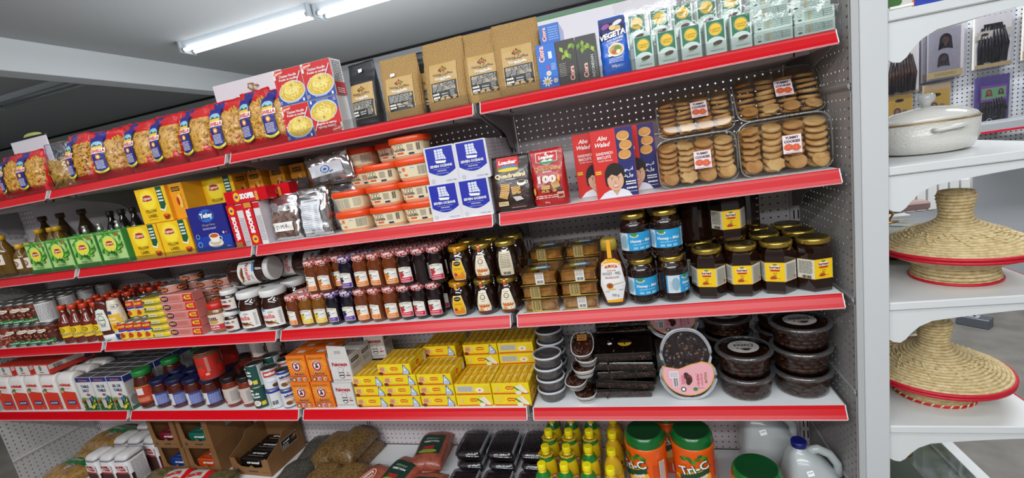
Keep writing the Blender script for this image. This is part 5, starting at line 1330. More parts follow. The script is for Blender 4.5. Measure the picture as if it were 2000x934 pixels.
put(NUTL, (-2.02, 0.215, z3 + 0.225), 'large hazelnut spread jar lying on its side behind jam, right one', 'chocolate spread jars', ry=PI/2, rz=0.15)
put(NUTL, (-2.20, 0.32, z3 + 0.25), 'large hazelnut spread jar lying on its side at the back wall', 'chocolate spread jars', ry=PI/2)

# jam jars with gingham lids
def gingham(name, c1):
    m = mat(name, c1, 0.35); nt = m.node_tree; b = nt.nodes['Principled BSDF']; tc = nt.nodes.new('ShaderNodeTexCoord'); mp = nt.nodes.new('ShaderNodeMapping'); mp.inputs['Rotation'].default_value = (0.3, 0.2, 0.785)
    ck = nt.nodes.new('ShaderNodeTexChecker'); ck.inputs['Scale'].default_value = 120; ck.inputs['Color1'].default_value = lin(c1); ck.inputs['Color2'].default_value = lin('#dcc4c0')
    nt.links.new(tc.outputs['Object'], mp.inputs[0]); nt.links.new(mp.outputs[0], ck.inputs['Vector']); nt.links.new(ck.outputs[0], b.inputs['Base Color']); return m
gr, go, gp = gingham('gingham_red', '#b81c2a'), gingham('gingham_orange', '#c83218'), gingham('gingham_purple', '#3f2490')
FL = {'orange': ('#6e3210', go, '#e8862c', '#e07a20'), 'yellow': ('#7e4c12', go, '#f0cc2a', '#e8c21c'), 'purple': ('#140c1c', gp, '#5a2f9a', '#2c1c50'), 'straw': ('#1c0a0c', gr, '#d0244a', '#c8283a'), 'turned': ('#1c0a0c', gr, None, None)}
def jam_art(k):
    c, _, band, fruit = FL[k]; a = Art()
    if band is None: a.rect(0.044, 0, 0.014, 0.06, K('#dcd8d4')); a.bars(0.044, 0, 0.01, 0.05, 4, BLK); return a
    top = [(-0.0265 + 0.053 * i / 10, 0.023 + 0.006 * math.sin(PI * i / 10)) for i in range(11)]
    a.poly([(-0.0265, -0.030), (0.0265, -0.030)] + top[::-1], K('#efe7db')); a.rect(0, -0.020, 0.050, 0.017, K(band))
    a.text('SMUCKERS', 0, 0.0235, 0.0055, K('#6a6660'), w=0.036, bold=0.0, arc=-5.5 * 0 + 6)
    for dx, dy in ((-0.016, 0.006), (-0.008, 0.000), (-0.015, -0.005)): a.ell(dx, dy, 0.0075, 0.0062, K(fruit), 12)
    a.ell(-0.006, 0.010, 0.006, 0.003, K('#3f7a34'), rot=0.5)
    a.rect(0.010, 0.006, 0.024, 0.010, K('#f8f8f6'), rot=0.12); a.ring(0.003, 0.006, 0.0025, 0.0008, K('#4a4a58'), 10); a.lines(0.013, 0.0065, 0.014, 0.005, 1, K('#4a4a58'), 3, rot=0.12)
    a.lines(0, -0.017, 0.036, 0.004, 1, WHT, 5); a.lines(0, -0.024, 0.030, 0.004, 1, K('#f6e8d8'), 6)
    return a
JM = {}
for k, (c, lidm, _, _) in FL.items():
    g = mat('jam_' + k, c, 0.07, coat=0.7)
    JM[k] = jar('jam_jar', 'jam', [(0.026, 0), (0.0295, 0.003), (0.031, 0.015), (0.0305, 0.075), (0.0325, 0.082), (0.032, 0.092), (0.026, 0.110), (0.0255, 0.116)], g, [(0.027, 0.114), (0.0292, 0.117), (0.0292, 0.130), (0.027, 0.1335)], lidm, jam_art(k), 0.0312, 0.045, seg=20, lidseg=20)
bot = ['orange', 'yellow', 'yellow', 'purple', 'purple', 'orange', 'orange', 'orange', 'straw', 'straw', 'straw']
top = ['orange', 'orange', 'orange', 'purple', 'orange', 'orange', 'orange', 'straw', 'turned', 'straw']
fname = {'orange': 'orange label', 'yellow': 'yellow label', 'purple': 'purple label and lid', 'straw': 'pinkish red label', 'turned': 'label turned away'}
for r_ in range(5):
    for i, k in enumerate(bot):
        kk = k if r_ < 2 else ('purple' if i in (3, 4) else 'straw' if i > 7 else 'orange')
        put(JM[kk], (-1.937 + 0.0622 * i + 0.0008 * (i * i % 5) + (0.012 if i > 3 else 0), 0.046 + 0.067 * r_, z3), 'jam jar, %s, lower level, %s, %s from left' % (fname[kk], rowname[r_], ORD[i]), 'gingham lidded jam jars', rz=(-0.25, 0.1, 0.15, -0.1, 0.05, 0.1)[(i + r_) % 6])
    for i, k in enumerate(top):
        x = (-1.806, -1.752, -1.71, -1.650, -1.585, -1.520, -1.456, -1.395, -1.333, -1.270)[i]; y = 0.046 + 0.067 * r_
        if i == 2 and r_ == 0: y = 0.085; 
        kk = k if r_ < 1 else ('purple' if i in (3, 4) and r_ == 1 else 'straw' if i > 6 else 'orange')
        if i == 2 and r_ > 0: continue
        put(JM[kk], (x, y, z3 + 0.1345), 'jam jar, %s, upper level, %s, %s from left' % (fname[kk], rowname[r_], ORD[i]), 'gingham lidded jam jars', rz=(-0.2, 0.12, 0.1, 0.0, 0.15)[(i + r_) % 5])

# tall honey jars with gold lids
gold = mat('lid_gold', '#c9a94e', 0.24, 0.85); goldd = mat('lid_gold_dark', '#6a5a2a', 0.25, 0.8)
hon = mat('honey_dark', '#22100a', 0.07, coat=0.7); hon2 = mat('honey_amber', '#7a3a0c', 0.08, coat=0.6)
def ah_art(k):
    a = Art()
    if k == 'y':
        P = [(-0.016, 0.03), (0.016, 0.03), (0.025, -0.022), (0.022, -0.042), (-0.022, -0.042), (-0.025, -0.022)]
        a.poly(P, K('#efe6c8')); a.poly([(x*0.92, y*0.94) for x, y in P], K('#efb80e')); a.ell(0, 0.019, 0.0125, 0.0085, K('#1c1a12')); a.lines(0, 0.019, 0.016, 0.005, 1, K('#d8c878'), 3); a.lines(0, 0.0, 0.026, 0.008, 2, K('#8a6a10'), 5)
        a.rect(0, -0.031, 0.040, 0.016, K('#e8861a')); a.ell(-0.010, -0.020, 0.006, 0.006, K('#b82a5a')); a.ell(0.012, -0.018, 0.004, 0.004, K('#d88a2a'))
    elif k == 'w':
        P = [(-0.014, 0.04), (0.014, 0.04), (0.026, -0.022), (0.022, -0.042), (-0.022, -0.042), (-0.026, -0.022)]
        a.poly(P, K('#e9dfc4')); a.ring(0, 0.018, 0.0068, 0.0024, K('#4a2226'), 18); a.lines(0, 0.018, 0.007, 0.003, 1, K('#8a6a5a'), 2); a.text('AL SHIFA', 0, 0.032, 0.004, K('#a8483a'), w=0.019); a.lines(0, 0.004, 0.013, 0.003, 1, K('#a8483a'), 3)
        for i in range(5): leaf(a, -0.010 + 0.005 * i, -0.022, 0.016, 0.003, 1.9 - 0.25 * i, K('#d8641c'))
        a.ell(0.010, -0.026, 0.009, 0.007, K('#f4f0e2')); a.ell(0.010, -0.026, 0.003, 0.003, K('#e0b02c')); a.ell(-0.010, -0.028, 0.007, 0.006, K('#e8a03a')); a.rect(0, -0.037, 0.044, 0.008, K('#7a2a1a'))
    else: a.poly([(-0.022, 0.044), (0.022, 0.044), (0.025, -0.040), (-0.025, -0.040)], K('#d9ccb0')); a.lines(0, 0.012, 0.034, 0.05, 9, K('#7a6a5a'), 3); a.bars(0, -0.032, 0.026, 0.010, 9, BLK)
    return a
def neck_strip(col):
    def f(t):
        a = Art(); a.rect(0, 0, 0.011, 0.026, K(col)); a.rect(0, 0.004, 0.008, 0.005, K('#e8c890'))
        b = MB(); a.emit(b, lambda u, v, w: (u, -0.0372 - w + (v) * 0.0, v + 0.118), base=0.0006); b.build('seal_strip', t, recalc=False)
    return f
oct_ = lambda a: 1.0
def AHJ(k, lid):
    prof = [(0.030, 0), (0.038, 0.004), (0.041, 0.02), (0.044, 0.045), (0.0425, 0.07), (0.036, 0.098), (0.030, 0.108), (0.030, 0.114)]
    pr = [(0.0, 0.0)]
    def rad_at(z):
        for (a, za), (b, zb) in zip(prof[:-1], prof[1:]):
            if z <= zb: return a + (b - a) * (z - za) / max(zb - za, 1e-6)
        return prof[-1][0]
    def f():
        t = thing('honey_jar', cat='honey')
        MB().lathe(prof, hon, 24).build('jar', t)
        MB().lathe([(0.032, 0.110), (0.0355, 0.113), (0.0355, 0.126), (0.033, 0.1295)], lid, 24).build('lid', t)
        def s_(u, v, w): z = 0.052 + v; r = rad_at(z) + w; return (r * math.sin(u / 0.042), -r * math.cos(u / 0.042), z)
        print_obj(ah_art(k), s_, 'label', t, 0.007, base=0.0012)
        if k != 'b': neck_strip('#b8521c' if k == 'w' else '#d8841c')(t)
        return t
    return f
AY, AW, AB_ = AHJ('y', mat('lid_amber', '#d8961c', 0.25, 0.5)), AHJ('w', gold), AHJ('b', gold)
gl_ = 'waisted honey jars with gold lids'
for l, xs in enumerate(((-1.205, -1.108, -1.020), (-1.180, -1.092, -1.003))):
    for i, x in enumerate(xs):
        fn = AY if i == 0 else (AB_ if (l == 1 and i == 2) else AW)
        put(fn, (x, 0.052, z3 + 0.130 * l), 'waisted honey jar, %s, %s level, %s from left' % (('yellow label', 'cream label', 'cream label')[i] if not (l == 1 and i == 2) else 'plain back label', ('lower', 'upper')[l], ORD[i]), gl_, rz=0.05)
        put(AB_, (x + 0.005, 0.145, z3 + 0.130 * l), 'waisted honey jar in second row, %s level, %s from left' % (('lower', 'upper')[l], ORD[i]), gl_, rz=2.5)

# honeycomb in clear boxes
amber = mat('comb_honey', '#ecb04a', 0.15, coat=0.4, var=(40, '#b87828'), bump=(70, 0.5))
def comb(k):
    def f():
        t = thing('honeycomb_box', cat='honey'); w, d, h = 0.128, 0.125, 0.046
        MB().box(-w/2 + 0.006, w/2 - 0.006, 0.008, d - 0.006, 0.004, h - 0.012, amber, 0.002).build('honeycomb', t)
        b = MB().loft([[(x, y + d/2, z) for x, y, z in ring_se(w/2 - 0.004, d/2 - 0.004, 8, 0, N=28)], [(x, y + d/2, z) for x, y, z in ring_se(w/2, d/2, 8, h - 0.006, N=28)], [(x, y + d/2, z) for x, y, z in ring_se(w/2 + 0.003, d/2 + 0.003, 8, h - 0.005, N=28)], [(x, y + d/2, z) for x, y, z in ring_se(w/2 + 0.003, d/2 + 0.003, 8, h, N=28)]], film('comb_plastic', '#f6f0e4', 0.2, 0.06), caps=False)
        b.add([(x, y + d/2, h + 0.0002) for x, y, _ in ring_se(w/2 + 0.003, d/2 + 0.003, 8, 0, N=28)], [tuple(range(28))], film('comb_plastic', '#f6f0e4', 0.2, 0.06))
        b.build('clear_box', t, recalc=False)
        MB().tube([(-w/2, -0.001, 0.002), (w/2, -0.001, 0.002)], 0.0016, mat('gold_edge', '#c9a83a', 0.3, 0.6), 6).build('edge', t)
        a = Art()
        if k == 'white': a.rect(0.006, 0, 0.030, 0.040, K('#e2dcd6')); a.lines(0.006, 0.007, 0.024, 0.018, 5, K('#7a746e'), 3); a.bars(0.006, -0.012, 0.022, 0.010, 8, BLK)
        else: a.rect(-0.014, 0, 0.034, 0.040, K('#c9b06a')); a.bars(-0.014, 0, 0.032, 0.036, 11, K('#5a4a2a'))
        b = MB(); a.emit(b, flat(0, -0.0005, 0.024))
        b.build('label', t, recalc=False); b = MB()
        a2 = Art(); a2.ell(0.01, 0.01, 0.030, 0.020, K('#4a82b8'), 20); a2.ell(-0.012, 0.004, 0.018, 0.016, K('#8aa83a'), 16); a2.text('BEE', 0.006, 0.01, 0.016, WHT, w=0.04, bold=0.08)
        a2.emit(b, flat(0, d/2 - 0.02, h + 0.0008, 'top')); b.build('top_label', t, recalc=False); return t
    return f
CW, CG = comb('white'), comb('gold')
for c_, x in enumerate((-0.902, -0.766)):
    for l in range(3):
        k = CW if (l == 2) or (c_ == 1 and l == 0) else CG
        put(k, (x + 0.002 * l, 0.014, z3 + 0.0475 * l), 'clear box of honeycomb, front %s stack, %s from bottom' % (('left', 'right')[c_], ORD[l]), 'honeycomb boxes')
    for l in range(4): put(CG, (x + 0.012, 0.155, z3 + 0.0475 * l), 'clear box of honeycomb, rear %s stack, %s from bottom' % (('left', 'right')[c_], ORD[l]), 'honeycomb boxes', rz=-0.02)

# squeeze honey bottle
def hbottle():
    t = thing('honey_bottle', cat='honey'); b = MB(); h = 0.198
    surf = pouch(b, h, [(0, 0.064), (0.05, 0.076), (0.35, 0.092), (0.6, 0.088), (0.85, 0.062), (1, 0.046)], [(0, 0.045), (0.4, 0.056), (0.8, 0.046), (1, 0.038)], mat('honey_brown', '#3c170b', 0.08, coat=0.6), n=2.6, nz=18)
    b.build('body', t)
    MB().loft([ring_se(0.027, 0.021, 2.4, 0.19), ring_se(0.026, 0.020, 2.4, 0.218), ring_se(0.022, 0.017, 2.4, 0.226)], mat('cap_olive', '#a8902e', 0.3)).build('cap', t)
    a = Art(); a.poly([(-0.024, 0.014), (0.024, 0.014), (0.040, 0.075), (0.030, 0.150), (0.014, 0.163), (-0.014, 0.163), (-0.030, 0.150), (-0.040, 0.075)], K('#e9e6e4'))
    a.poly([(-0.014, 0.163), (0.014, 0.163), (0.030, 0.150), (0.028, 0.138), (0.0, 0.146), (-0.028, 0.138), (-0.030, 0.150)], K('#efac12')); a.poly([(-0.024, 0.014), (0.024, 0.014), (0.026, 0.026), (-0.026, 0.022)], K('#efac12'))
    a.ell(0, 0.140, 0.026, 0.010, K('#f0e2c8')); a.text('AUROCA', 0, 0.139, 0.010, K('#b8221c'), w=0.042, bold=0.06, arc=8); a.text('HONEY - MIEL', 0, 0.114, 0.010, K('#2a2624'), w=0.058, bold=0.0); a.text('WILDFLOWER', 0, 0.124, 0.004, K('#b8521c'), w=0.03); a.lines(0, 0.101, 0.045, 0.008, 2, K('#a8645a'), 2)
    a.ell(-0.010, 0.074, 0.011, 0.0095, K('#c2701c')); a.bars(-0.010, 0.074, 0.016, 0.014, 5, K('#7a3410')); a.rect(0.016, 0.080, 0.034, 0.0018, K('#b8864a'), rot=0.15); a.ell(-0.006, 0.062, 0.014, 0.003, K('#e8c070'))
    a.text('750 g', 0.004, 0.040, 0.008, K('#3a3634'), w=0.022, bold=0); a.lines(-0.020, 0.054, 0.014, 0.004, 1, GRY, 2); a.lines(0.024, 0.058, 0.014, 0.004, 1, GRY, 2)
    print_obj(a, surf, 'label', t, 0.012, base=0.0014)
    s_ = Art(); s_.poly([(-0.007, 0), (0.007, 0), (0.006, 0.060), (-0.006, 0.060)], K('#f0a81c'))
    b = MB(); s_.emit(b, lambda u, v, w: (u, -0.0215 - w - 0.004 * (1 - v / 0.06), 0.166 + v)); b.build('seal_strip', t, recalc=False); return t
put(hbottle, (-0.652, 0.042, z3), 'tall dark honey squeeze bottle with white label and yellow neck strip')

# blue label honey jars
def blue_art(k):
    a = Art(); a.rect(0, 0, 0.150, 0.058, K('#2a9ad0'))
    a.rect(-0.052, 0, 0.036, 0.058, K('#cfd8de')); a.ell(-0.046, 0.0, 0.012, 0.022, K('#8ab0c4'), 12); a.lines(-0.056, -0.004, 0.016, 0.03, 5, K('#a8b4bc'), 4)
    a.rect(0.062, 0, 0.022, 0.058, K('#d8dde0')); a.lines(0.062, 0, 0.017, 0.05, 11, GRY, 5)
    a.ell(-0.014, 0.020, 0.013, 0.0065, K('#e8e8d8')); a.ell(-0.014, 0.024, 0.011, 0.005, K('#3a8a4a')); a.text('Delphi', -0.014, 0.0185, 0.005, K('#2a6a4a'), w=0.018)
    a.text('Honey - Miel', 0.006, 0.002, 0.0095, WHT, w=0.064, bold=0.03); a.lines(0.006, -0.010, 0.05, 0.004, 1, K('#bfe0f0'), 2)
    for i in range(3): a.rect(-0.012 + 0.018 * i, -0.021, 0.015, 0.010, K('#4ab0de')); a.lines(-0.012 + 0.018 * i, -0.021, 0.012, 0.006, 2, K('#cfe8f4'), i + 2)
    return a
def rib_extra(top):
    def f(t):
        b = MB(); b.lathe([(0.030, 0.1488), (0.024, 0.1490)], K('#2a9ad0'), 20) if top else None
        if top:
            a = Art(); a.ell(0, 0, 0.029, 0.029, K('#2488c0'), 24); a.ell(0, 0, 0.012, 0.008, K('#cfe0c8')); a.ell(0, 0.001, 0.008, 0.004, K('#3a8a4a')); bb = MB(); a.emit(bb, flat(0, 0, 0.1490, 'top')); bb.build('lid_sticker', t, recalc=False)
        for zz in (0.108, 0.018):
            q = MB()
            for i in range(30):
                an = 2 * PI * i / 30; q.loft([[(0.0455 * math.cos(an + d) , 0.0455 * math.sin(an + d), zz + dz) for d, dz in ((-0.05, -0.004), (0.05, -0.004), (0.05, 0.004), (-0.05, 0.004))], [(0.0475 * math.cos(an + d), 0.0475 * math.sin(an + d), zz + dz) for d, dz in ((-0.03, -0.002), (0.03, -0.002), (0.03, 0.002), (-0.03, 0.002))]], hon)
            tag(q.build('glass_ribs', t), kind='stuff')
    return f
BJ = [jar('honey_jar', 'honey', [(0.038, 0), (0.044, 0.004), (0.0465, 0.012), (0.0455, 0.025), (0.0455, 0.098), (0.0468, 0.108), (0.042, 0.122), (0.034, 0.130), (0.034, 0.134)], hon, [(0.0375, 0.132), (0.0385, 0.134), (0.0385, 0.146), (0.0365, 0.1485), (0.033, 0.1478)], gold, blue_art(0), 0.0458, 0.062, extra=rib_extra(k)) for k in (0, 1)]
for l in range(2):
    for i in range(2):
        put(BJ[1 - l], ((-0.558, -0.463)[i] - 0.008 * l, 0.055, z3 + 0.1495 * l + 0.001), 'dark honey jar with blue label, %s level, %s' % (('lower', 'upper')[l], ('left', 'right')[i]), 'blue label honey jars', rz=(0.15, 1.1, 0.25, -0.05)[i + 2 * l])
        put(BJ[0], ((-0.555, -0.460)[i], 0.158, z3 + 0.1495 * l + 0.001), 'dark honey jar with blue label in second row, %s level, %s' % (('lower', 'upper')[l], ('left', 'right')[i]), 'blue label honey jars', rz=1.5)

# faceted honey jars with yellow labels
def hexr(a):
    s_ = PI / 3; x = ((a + PI / 2 + s_ / 2) % s_) - s_ / 2
    return math.cos(s_ / 2) / math.cos(x) * 1.04
def hexmap(r, z0):
    def f(u, v, w):
        a = u / r - PI / 2; rr = (r * hexr(a) + w); return (rr * math.cos(a), rr * math.sin(a), z0 + v)
    return f
def bur_art():
    a = Art(); a.rect(0.0, 0, 0.146, 0.060, K('#e2dccc')); a.rect(0, 0, 0.050, 0.060, K('#f4c80c')); a.rect(0, 0.0294, 0.146, 0.0014, K('#c9a03a')); a.rect(0, -0.0294, 0.146, 0.0014, K('#c9a03a'))
    a.ell(0, 0.023, 0.006, 0.0028, K('#3f8a3a')); a.rect(0, 0.015, 0.031, 0.011, K('#f4efe0')); a.text('burmaci', 0, 0.0155, 0.009, K('#8a2a1a'), w=0.029, bold=0.05); a.poly([(-0.014, 0.008), (0.014, 0.008), (0.011, 0.003), (-0.011, 0.003)], K('#c2321c'))
    a.lines(0, -0.003, 0.012, 0.003, 1, K('#5a4a14'), 2); a.text('Miel', 0, -0.009, 0.003, K('#3a3010')); 
    for i in range(5): leaf(a, -0.004, -0.021, 0.011, 0.0025, 0.4 + i * 0.6, K('#b8402c'))
    a.lines(0.010, -0.019, 0.008, 0.002, 1, K('#5a4a14'), 4)
    a.lines(-0.048, 0.006, 0.036, 0.040, 11, K('#6a665c'), 5); a.bars(-0.046, -0.023, 0.026, 0.009, 8, BLK); a.lines(0.048, 0.0, 0.036, 0.050, 13, K('#6a665c'), 8); a.ell(0.062, -0.018, 0.003, 0.003, K('#c2321c'))
    return a
def yjar(lab):
    def f():
        t = thing('honey_jar', cat='honey')
        MB().lathe([(0.042, 0), (0.047, 0.004), (0.0485, 0.012), (0.0485, 0.120), (0.045, 0.134), (0.038, 0.142), (0.038, 0.147)], hon, 48, rad=hexr, smooth=False).build('jar', t)
        MB().lathe([(0.0425, 0.145), (0.044, 0.147), (0.044, 0.158), (0.042, 0.161), (0.039, 0.1603)], gold, 28).build('lid', t)
        MB().lathe([(0.0385, 0.1606), (0.030, 0.1607)], goldd, 28).build('lid_top', t)
        if lab: print_obj(bur_art(), hexmap(0.0487, 0.072), 'label', t, 0.004, base=0.0012)
        return t
    return f
YJ, YN = yjar(True), yjar(False)
for i, (x, rz) in enumerate(((-0.355, -0.25), (-0.257, -0.20), (-0.159, -0.38), (-0.060, 0.22))):
    put(YJ, (x, 0.063, z3), 'faceted dark honey jar with yellow label, lower front, %s from left' % ORD[i], 'yellow label honey jars', rz=rz)
for r_ in range(2):
    for i in range(4): put(YJ, (-0.362 + 0.099 * i, 0.168 + 0.102 * r_, z3), 'faceted dark honey jar, lower %s, %s from left' % (rowname[r_ + 1], ORD[i]), 'yellow label honey jars', rz=0.4)
put(YJ, (-0.275, 0.125, z3 + 0.162), 'faceted dark honey jar with yellow label alone on the upper level', 'yellow label honey jars', rz=0.02)
put(YN, (-0.375, 0.16, z3 + 0.162), 'faceted dark jar with no label showing, upper level left', 'yellow label honey jars', rz=2.8)
put(YN, (-0.205, 0.245, z3 + 0.162), 'faceted dark jar with no label showing, upper level near the back', 'yellow label honey jars', rz=2.9)
# ------------------------------------------------------------------ FOURTH SHELF
z4 = LV[3]
# flour packs
flour_w = mat('flour_paper', '#e2dcd6', 0.55, bump=(20, 0.3))
def flour_art():
    a = Art(); w, h = 0.104, 0.180
    a.poly([(-w/2, -h/2), (w/2, -h/2), (w/2, 0.006), (-0.012, 0.012), (-w/2, 0.022)], K('#dc3a24'))
    a.text('robinhath', 0, 0.048, 0.017, K('#d8352a'), w=0.080, bold=0.05, shear=0.25, rot=-0.03); a.lines(0.004, 0.028, 0.05, 0.004, 1, K('#d8352a'), 3); a.ell(-0.030, 0.022, 0.016, 0.010, K('#5a7a4a'), rot=.5); a.ell(-0.036, 0.012, 0.012, 0.008, K('#c9a878'))
    a.rect(0.006, -0.050, 0.060, 0.022, K('#23306e')); a.lines(0.006, -0.050, 0.050, 0.012, 2, WHT, 4); a.ell(0.030, -0.080, 0.007, 0.004, K('#8a90b8'))
    return a
def flour():
    t = thing('flour_pack', cat='flour'); b = MB(); w, d, h = 0.110, 0.07, 0.196
    rings = [[(x, y + d/2, z) for x, y, z in ring_se(a/2, c/2, 7, zz, N=24)] for a, c, zz in ((0.106, 0.066, 0), (0.110, 0.070, 0.01), (0.110, 0.070, 0.165), (0.106, 0.058, 0.182), (0.104, 0.030, 0.194), (0.102, 0.012, 0.197))]
    b.loft(rings, flour_w); b.build('pack', t)
    print_obj(flour_art(), lambda u, v, w_: (u, (0.0 if v < 0.165 else (v - 0.165) * 0.42) - w_, v), 'print', t, 0.03, xf=lambda p: (p[0], p[1] + 0.094)); return t
for r_ in range(3):
    for i in range(5):
        put(flour, (-3.905 + 0.1215 * i + (0.01 if i == 4 else 0), 0.012 + 0.075 * r_, z4), 'white and red flour pack, %s, %s from left' % (rowname[r_], ORD[i]), 'flour packs', rz=0.03 * (i % 2), sc=(0.98, 1, 0.98 + 0.02 * (i % 3)))
def lying_art():
    a = Art(); a.rect(0, 0, 0.112, 0.054, K('#e2dcd8')); a.rect(0, 0.025, 0.118, 0.006, K('#cf3a2a')); a.rect(-0.054, 0, 0.008, 0.054, K('#cf3a2a')); a.ell(-0.004, 0.006, 0.011, 0.014, K('#3a6a4a'), 16); a.ell(-0.004, 0.006, 0.007, 0.010, K('#7a9a7a'), 12); a.text('Dainty', 0, -0.016, 0.007, K('#c22a1c'), w=0.032, bold=0.03); return a
def lying_side():
    a = Art(); a.rect(0, -0.012, 0.198, 0.032, K('#cf3a2a')); a.rect(0, 0.010, 0.198, 0.024, K('#dcd6d0')); a.bars(-0.06, 0.006, 0.04, 0.022, 14, BLK); a.lines(0.01, 0.008, 0.07, 0.024, 5, GRY, 3); a.rect(0.07, 0, 0.03, 0.036, K('#2a2f5e')); return a
LF = carton('flour_box', 'flour', 0.122, 0.20, 0.058, paper('#cf3a2a'), [(lying_art(), 'front'), (lying_side(), 'right')])
for i, x in enumerate((-3.845, -3.700, -3.555)): put(LF, (x, 0.02, z4 + 0.199), 'red and white box lying on top of the flour, %s from left' % ORD[i], 'boxes lying on the flour', rz=-0.03)
# table salt
def salt_art(t1, t2):
    a = Art(); w, h = 0.103, 0.175
    a.rect(0, 0, w, h, K('#dcdad6')); a.rect(0, 0.076, w, 0.024, K('#2b3078')); a.text('McCormac', 0, 0.074, 0.009, K('#e07a3a'), w=0.060, bold=0.03, shear=0.2)
    a.text(t1, 0.0, 0.040, 0.015, K('#22255a'), w=0.055, bold=0.04); a.text(t2, -0.002 if len(t2) < 5 else 0, 0.018, 0.015, K('#22255a'), w=0.045 if len(t2) < 5 else 0.055, bold=0.04)
    R = random.Random(5); a.rect(0, -0.055, w, 0.064, K('#3f5a2c'))
    for i in range(26): a.ell(R.uniform(-w*.46, w*.46), R.uniform(-0.075, -0.012), R.uniform(0.005, 0.011), R.uniform(0.004, 0.007), K(('#2f5a24', '#6f8f3c', '#3f7a34', '#e0d24a', '#8aa84a')[i % 5]), 9, rot=R.uniform(0, 3))
    a.ell(0.012, -0.002, 0.010, 0.006, K('#b8322c')); a.poly([(-0.012, -0.074), (0.010, -0.074), (0.014, -0.030), (-0.016, -0.030)], K('#c9c4b8')); a.ell(-0.001, -0.026, 0.014, 0.008, K('#a8a294')); a.ell(0.028, -0.026, 0.010, 0.012, K('#3a78b8')); a.ell(0.024, -0.068, 0.016, 0.008, K('#d8d23a'), rot=0.6); a.ell(-0.034, -0.036, 0.008, 0.008, K('#c23a2a')); a.rect(0, -0.0855, w, 0.005, K('#1f7a4a'))
    return a
def salt_side():
    a = Art(); a.rect(0, 0.07, 0.046, 0.030, K('#2b3078')); a.rect(0, -0.01, 0.046, 0.12, K('#cfccc8')); a.lines(0, 0.02, 0.036, 0.07, 9, GRY, 4); a.ell(0, -0.045, 0.020, 0.028, K('#8a8a88')); a.rect(0, -0.08, 0.046, 0.012, K('#1f7a4a')); return a
def salt_top():
    a = Art(); a.rect(0, 0, 0.104, 0.046, K('#6e6a68')); a.lines(0, 0, 0.096, 0.042, 4, K('#2a2830'), 6, fill=0.6); return a  # printed stripes; the grey is darkened to paint in the shade on the tops
SL = {t: carton('salt_box', 'salt', 0.107, 0.048, 0.178, paper('#c9c7c4'), [(salt_art(*t), 'front'), (salt_side(), 'right'), (salt_top(), 'top')]) for t in (('TABLE', 'SALT'), ('SEL DE', 'TABLE'))}
for r_ in range(7):
    for i in range(3):
        put(SL[('TABLE', 'SALT') if i == 0 else ('SEL DE', 'TABLE')], (-3.270 + 0.1095 * i + 0.002 * (r_ % 2), 0.012 + 0.050 * r_, z4), 'table salt box, %s row from the front, %s from left' % (ORD[r_], ORD[i]), 'table salt boxes')
# pasta and chili sauce jars
sauce = mat('sauce_red', '#4e160c', 0.09, coat=0.6)
def oral_art():
    a = Art(); a.rect(0, 0, 0.105, 0.085, K('#b8321c')); a.rect(0.006, 0.018, 0.032, 0.034, K('#dcd8d4')); a.ell(-0.030, -0.018, 0.018, 0.016, K('#d8641c')); a.ell(-0.034, 0.016, 0.014, 0.010, K('#d8a02c')); a.lines(0.010, -0.024, 0.06, 0.022, 4, K('#e8b08a'), 3); a.rect(0, 0.042, 0.105, 0.002, K('#e8c03a')); return a
GJ = jar('sauce_jar', 'jar', [(0.038, 0), (0.043, 0.004), (0.044, 0.02), (0.043, 0.13), (0.036, 0.158), (0.034, 0.165)], sauce, [(0.037, 0.163), (0.040, 0.167), (0.040, 0.188), (0.037, 0.192)], mat('lid_green', '#1f7a34', 0.35), oral_art(), 0.0442, 0.075)
put(GJ, (-2.925, 0.055, z4), 'tall red sauce jar with green lid beside the salt boxes', 'green lidded sauce jars', rz=0.1)
for i, (x, y) in enumerate(((-2.88, 0.165), (-2.80, 0.26))): put(GJ, (x, y, z4), ('green-lidded sauce jar directly behind the front green-lidded one', 'green-lidded sauce jar farthest back near the wall')[i], 'green lidded sauce jars')
def pest_art():
    a = Art(); a.rect(0, 0, 0.105, 0.058, K('#d8d4dc')); a.rect(0.026, 0, 0.05, 0.058, K('#33458e')); a.lines(0.026, -0.002, 0.044, 0.046, 9, K('#b8c0e8'), 3); a.rect(-0.034, 0.020, 0.032, 0.014, K('#e8c81c')); a.text('MEX', -0.034, 0.020, 0.009, K('#22255a'), bold=0.05); a.ell(-0.026, -0.012, 0.010, 0.008, K('#c2321c')); a.ell(-0.020, -0.004, 0.007, 0.006, K('#3a7a34')); return a
BLJ = jar('sauce_jar', 'jar', [(0.034, 0), (0.039, 0.004), (0.040, 0.02), (0.040, 0.075), (0.041, 0.09), (0.036, 0.115), (0.033, 0.122)], sauce, [(0.037, 0.120), (0.040, 0.123), (0.040, 0.138), (0.038, 0.141)], mat('lid_navy', '#12143e', 0.4, coat=0.05), pest_art(), 0.0402, 0.05)
for r_ in range(2):
    for i in range(4): put(BLJ, (-2.828 + 0.104 * i, 0.052 + 0.09 * r_, z4), 'sauce jar with dark blue lid, %s, %s from left' % (rowname[r_], ORD[i]), 'blue lidded sauce jars', rz=0.15 * (i % 2) + 0.1)
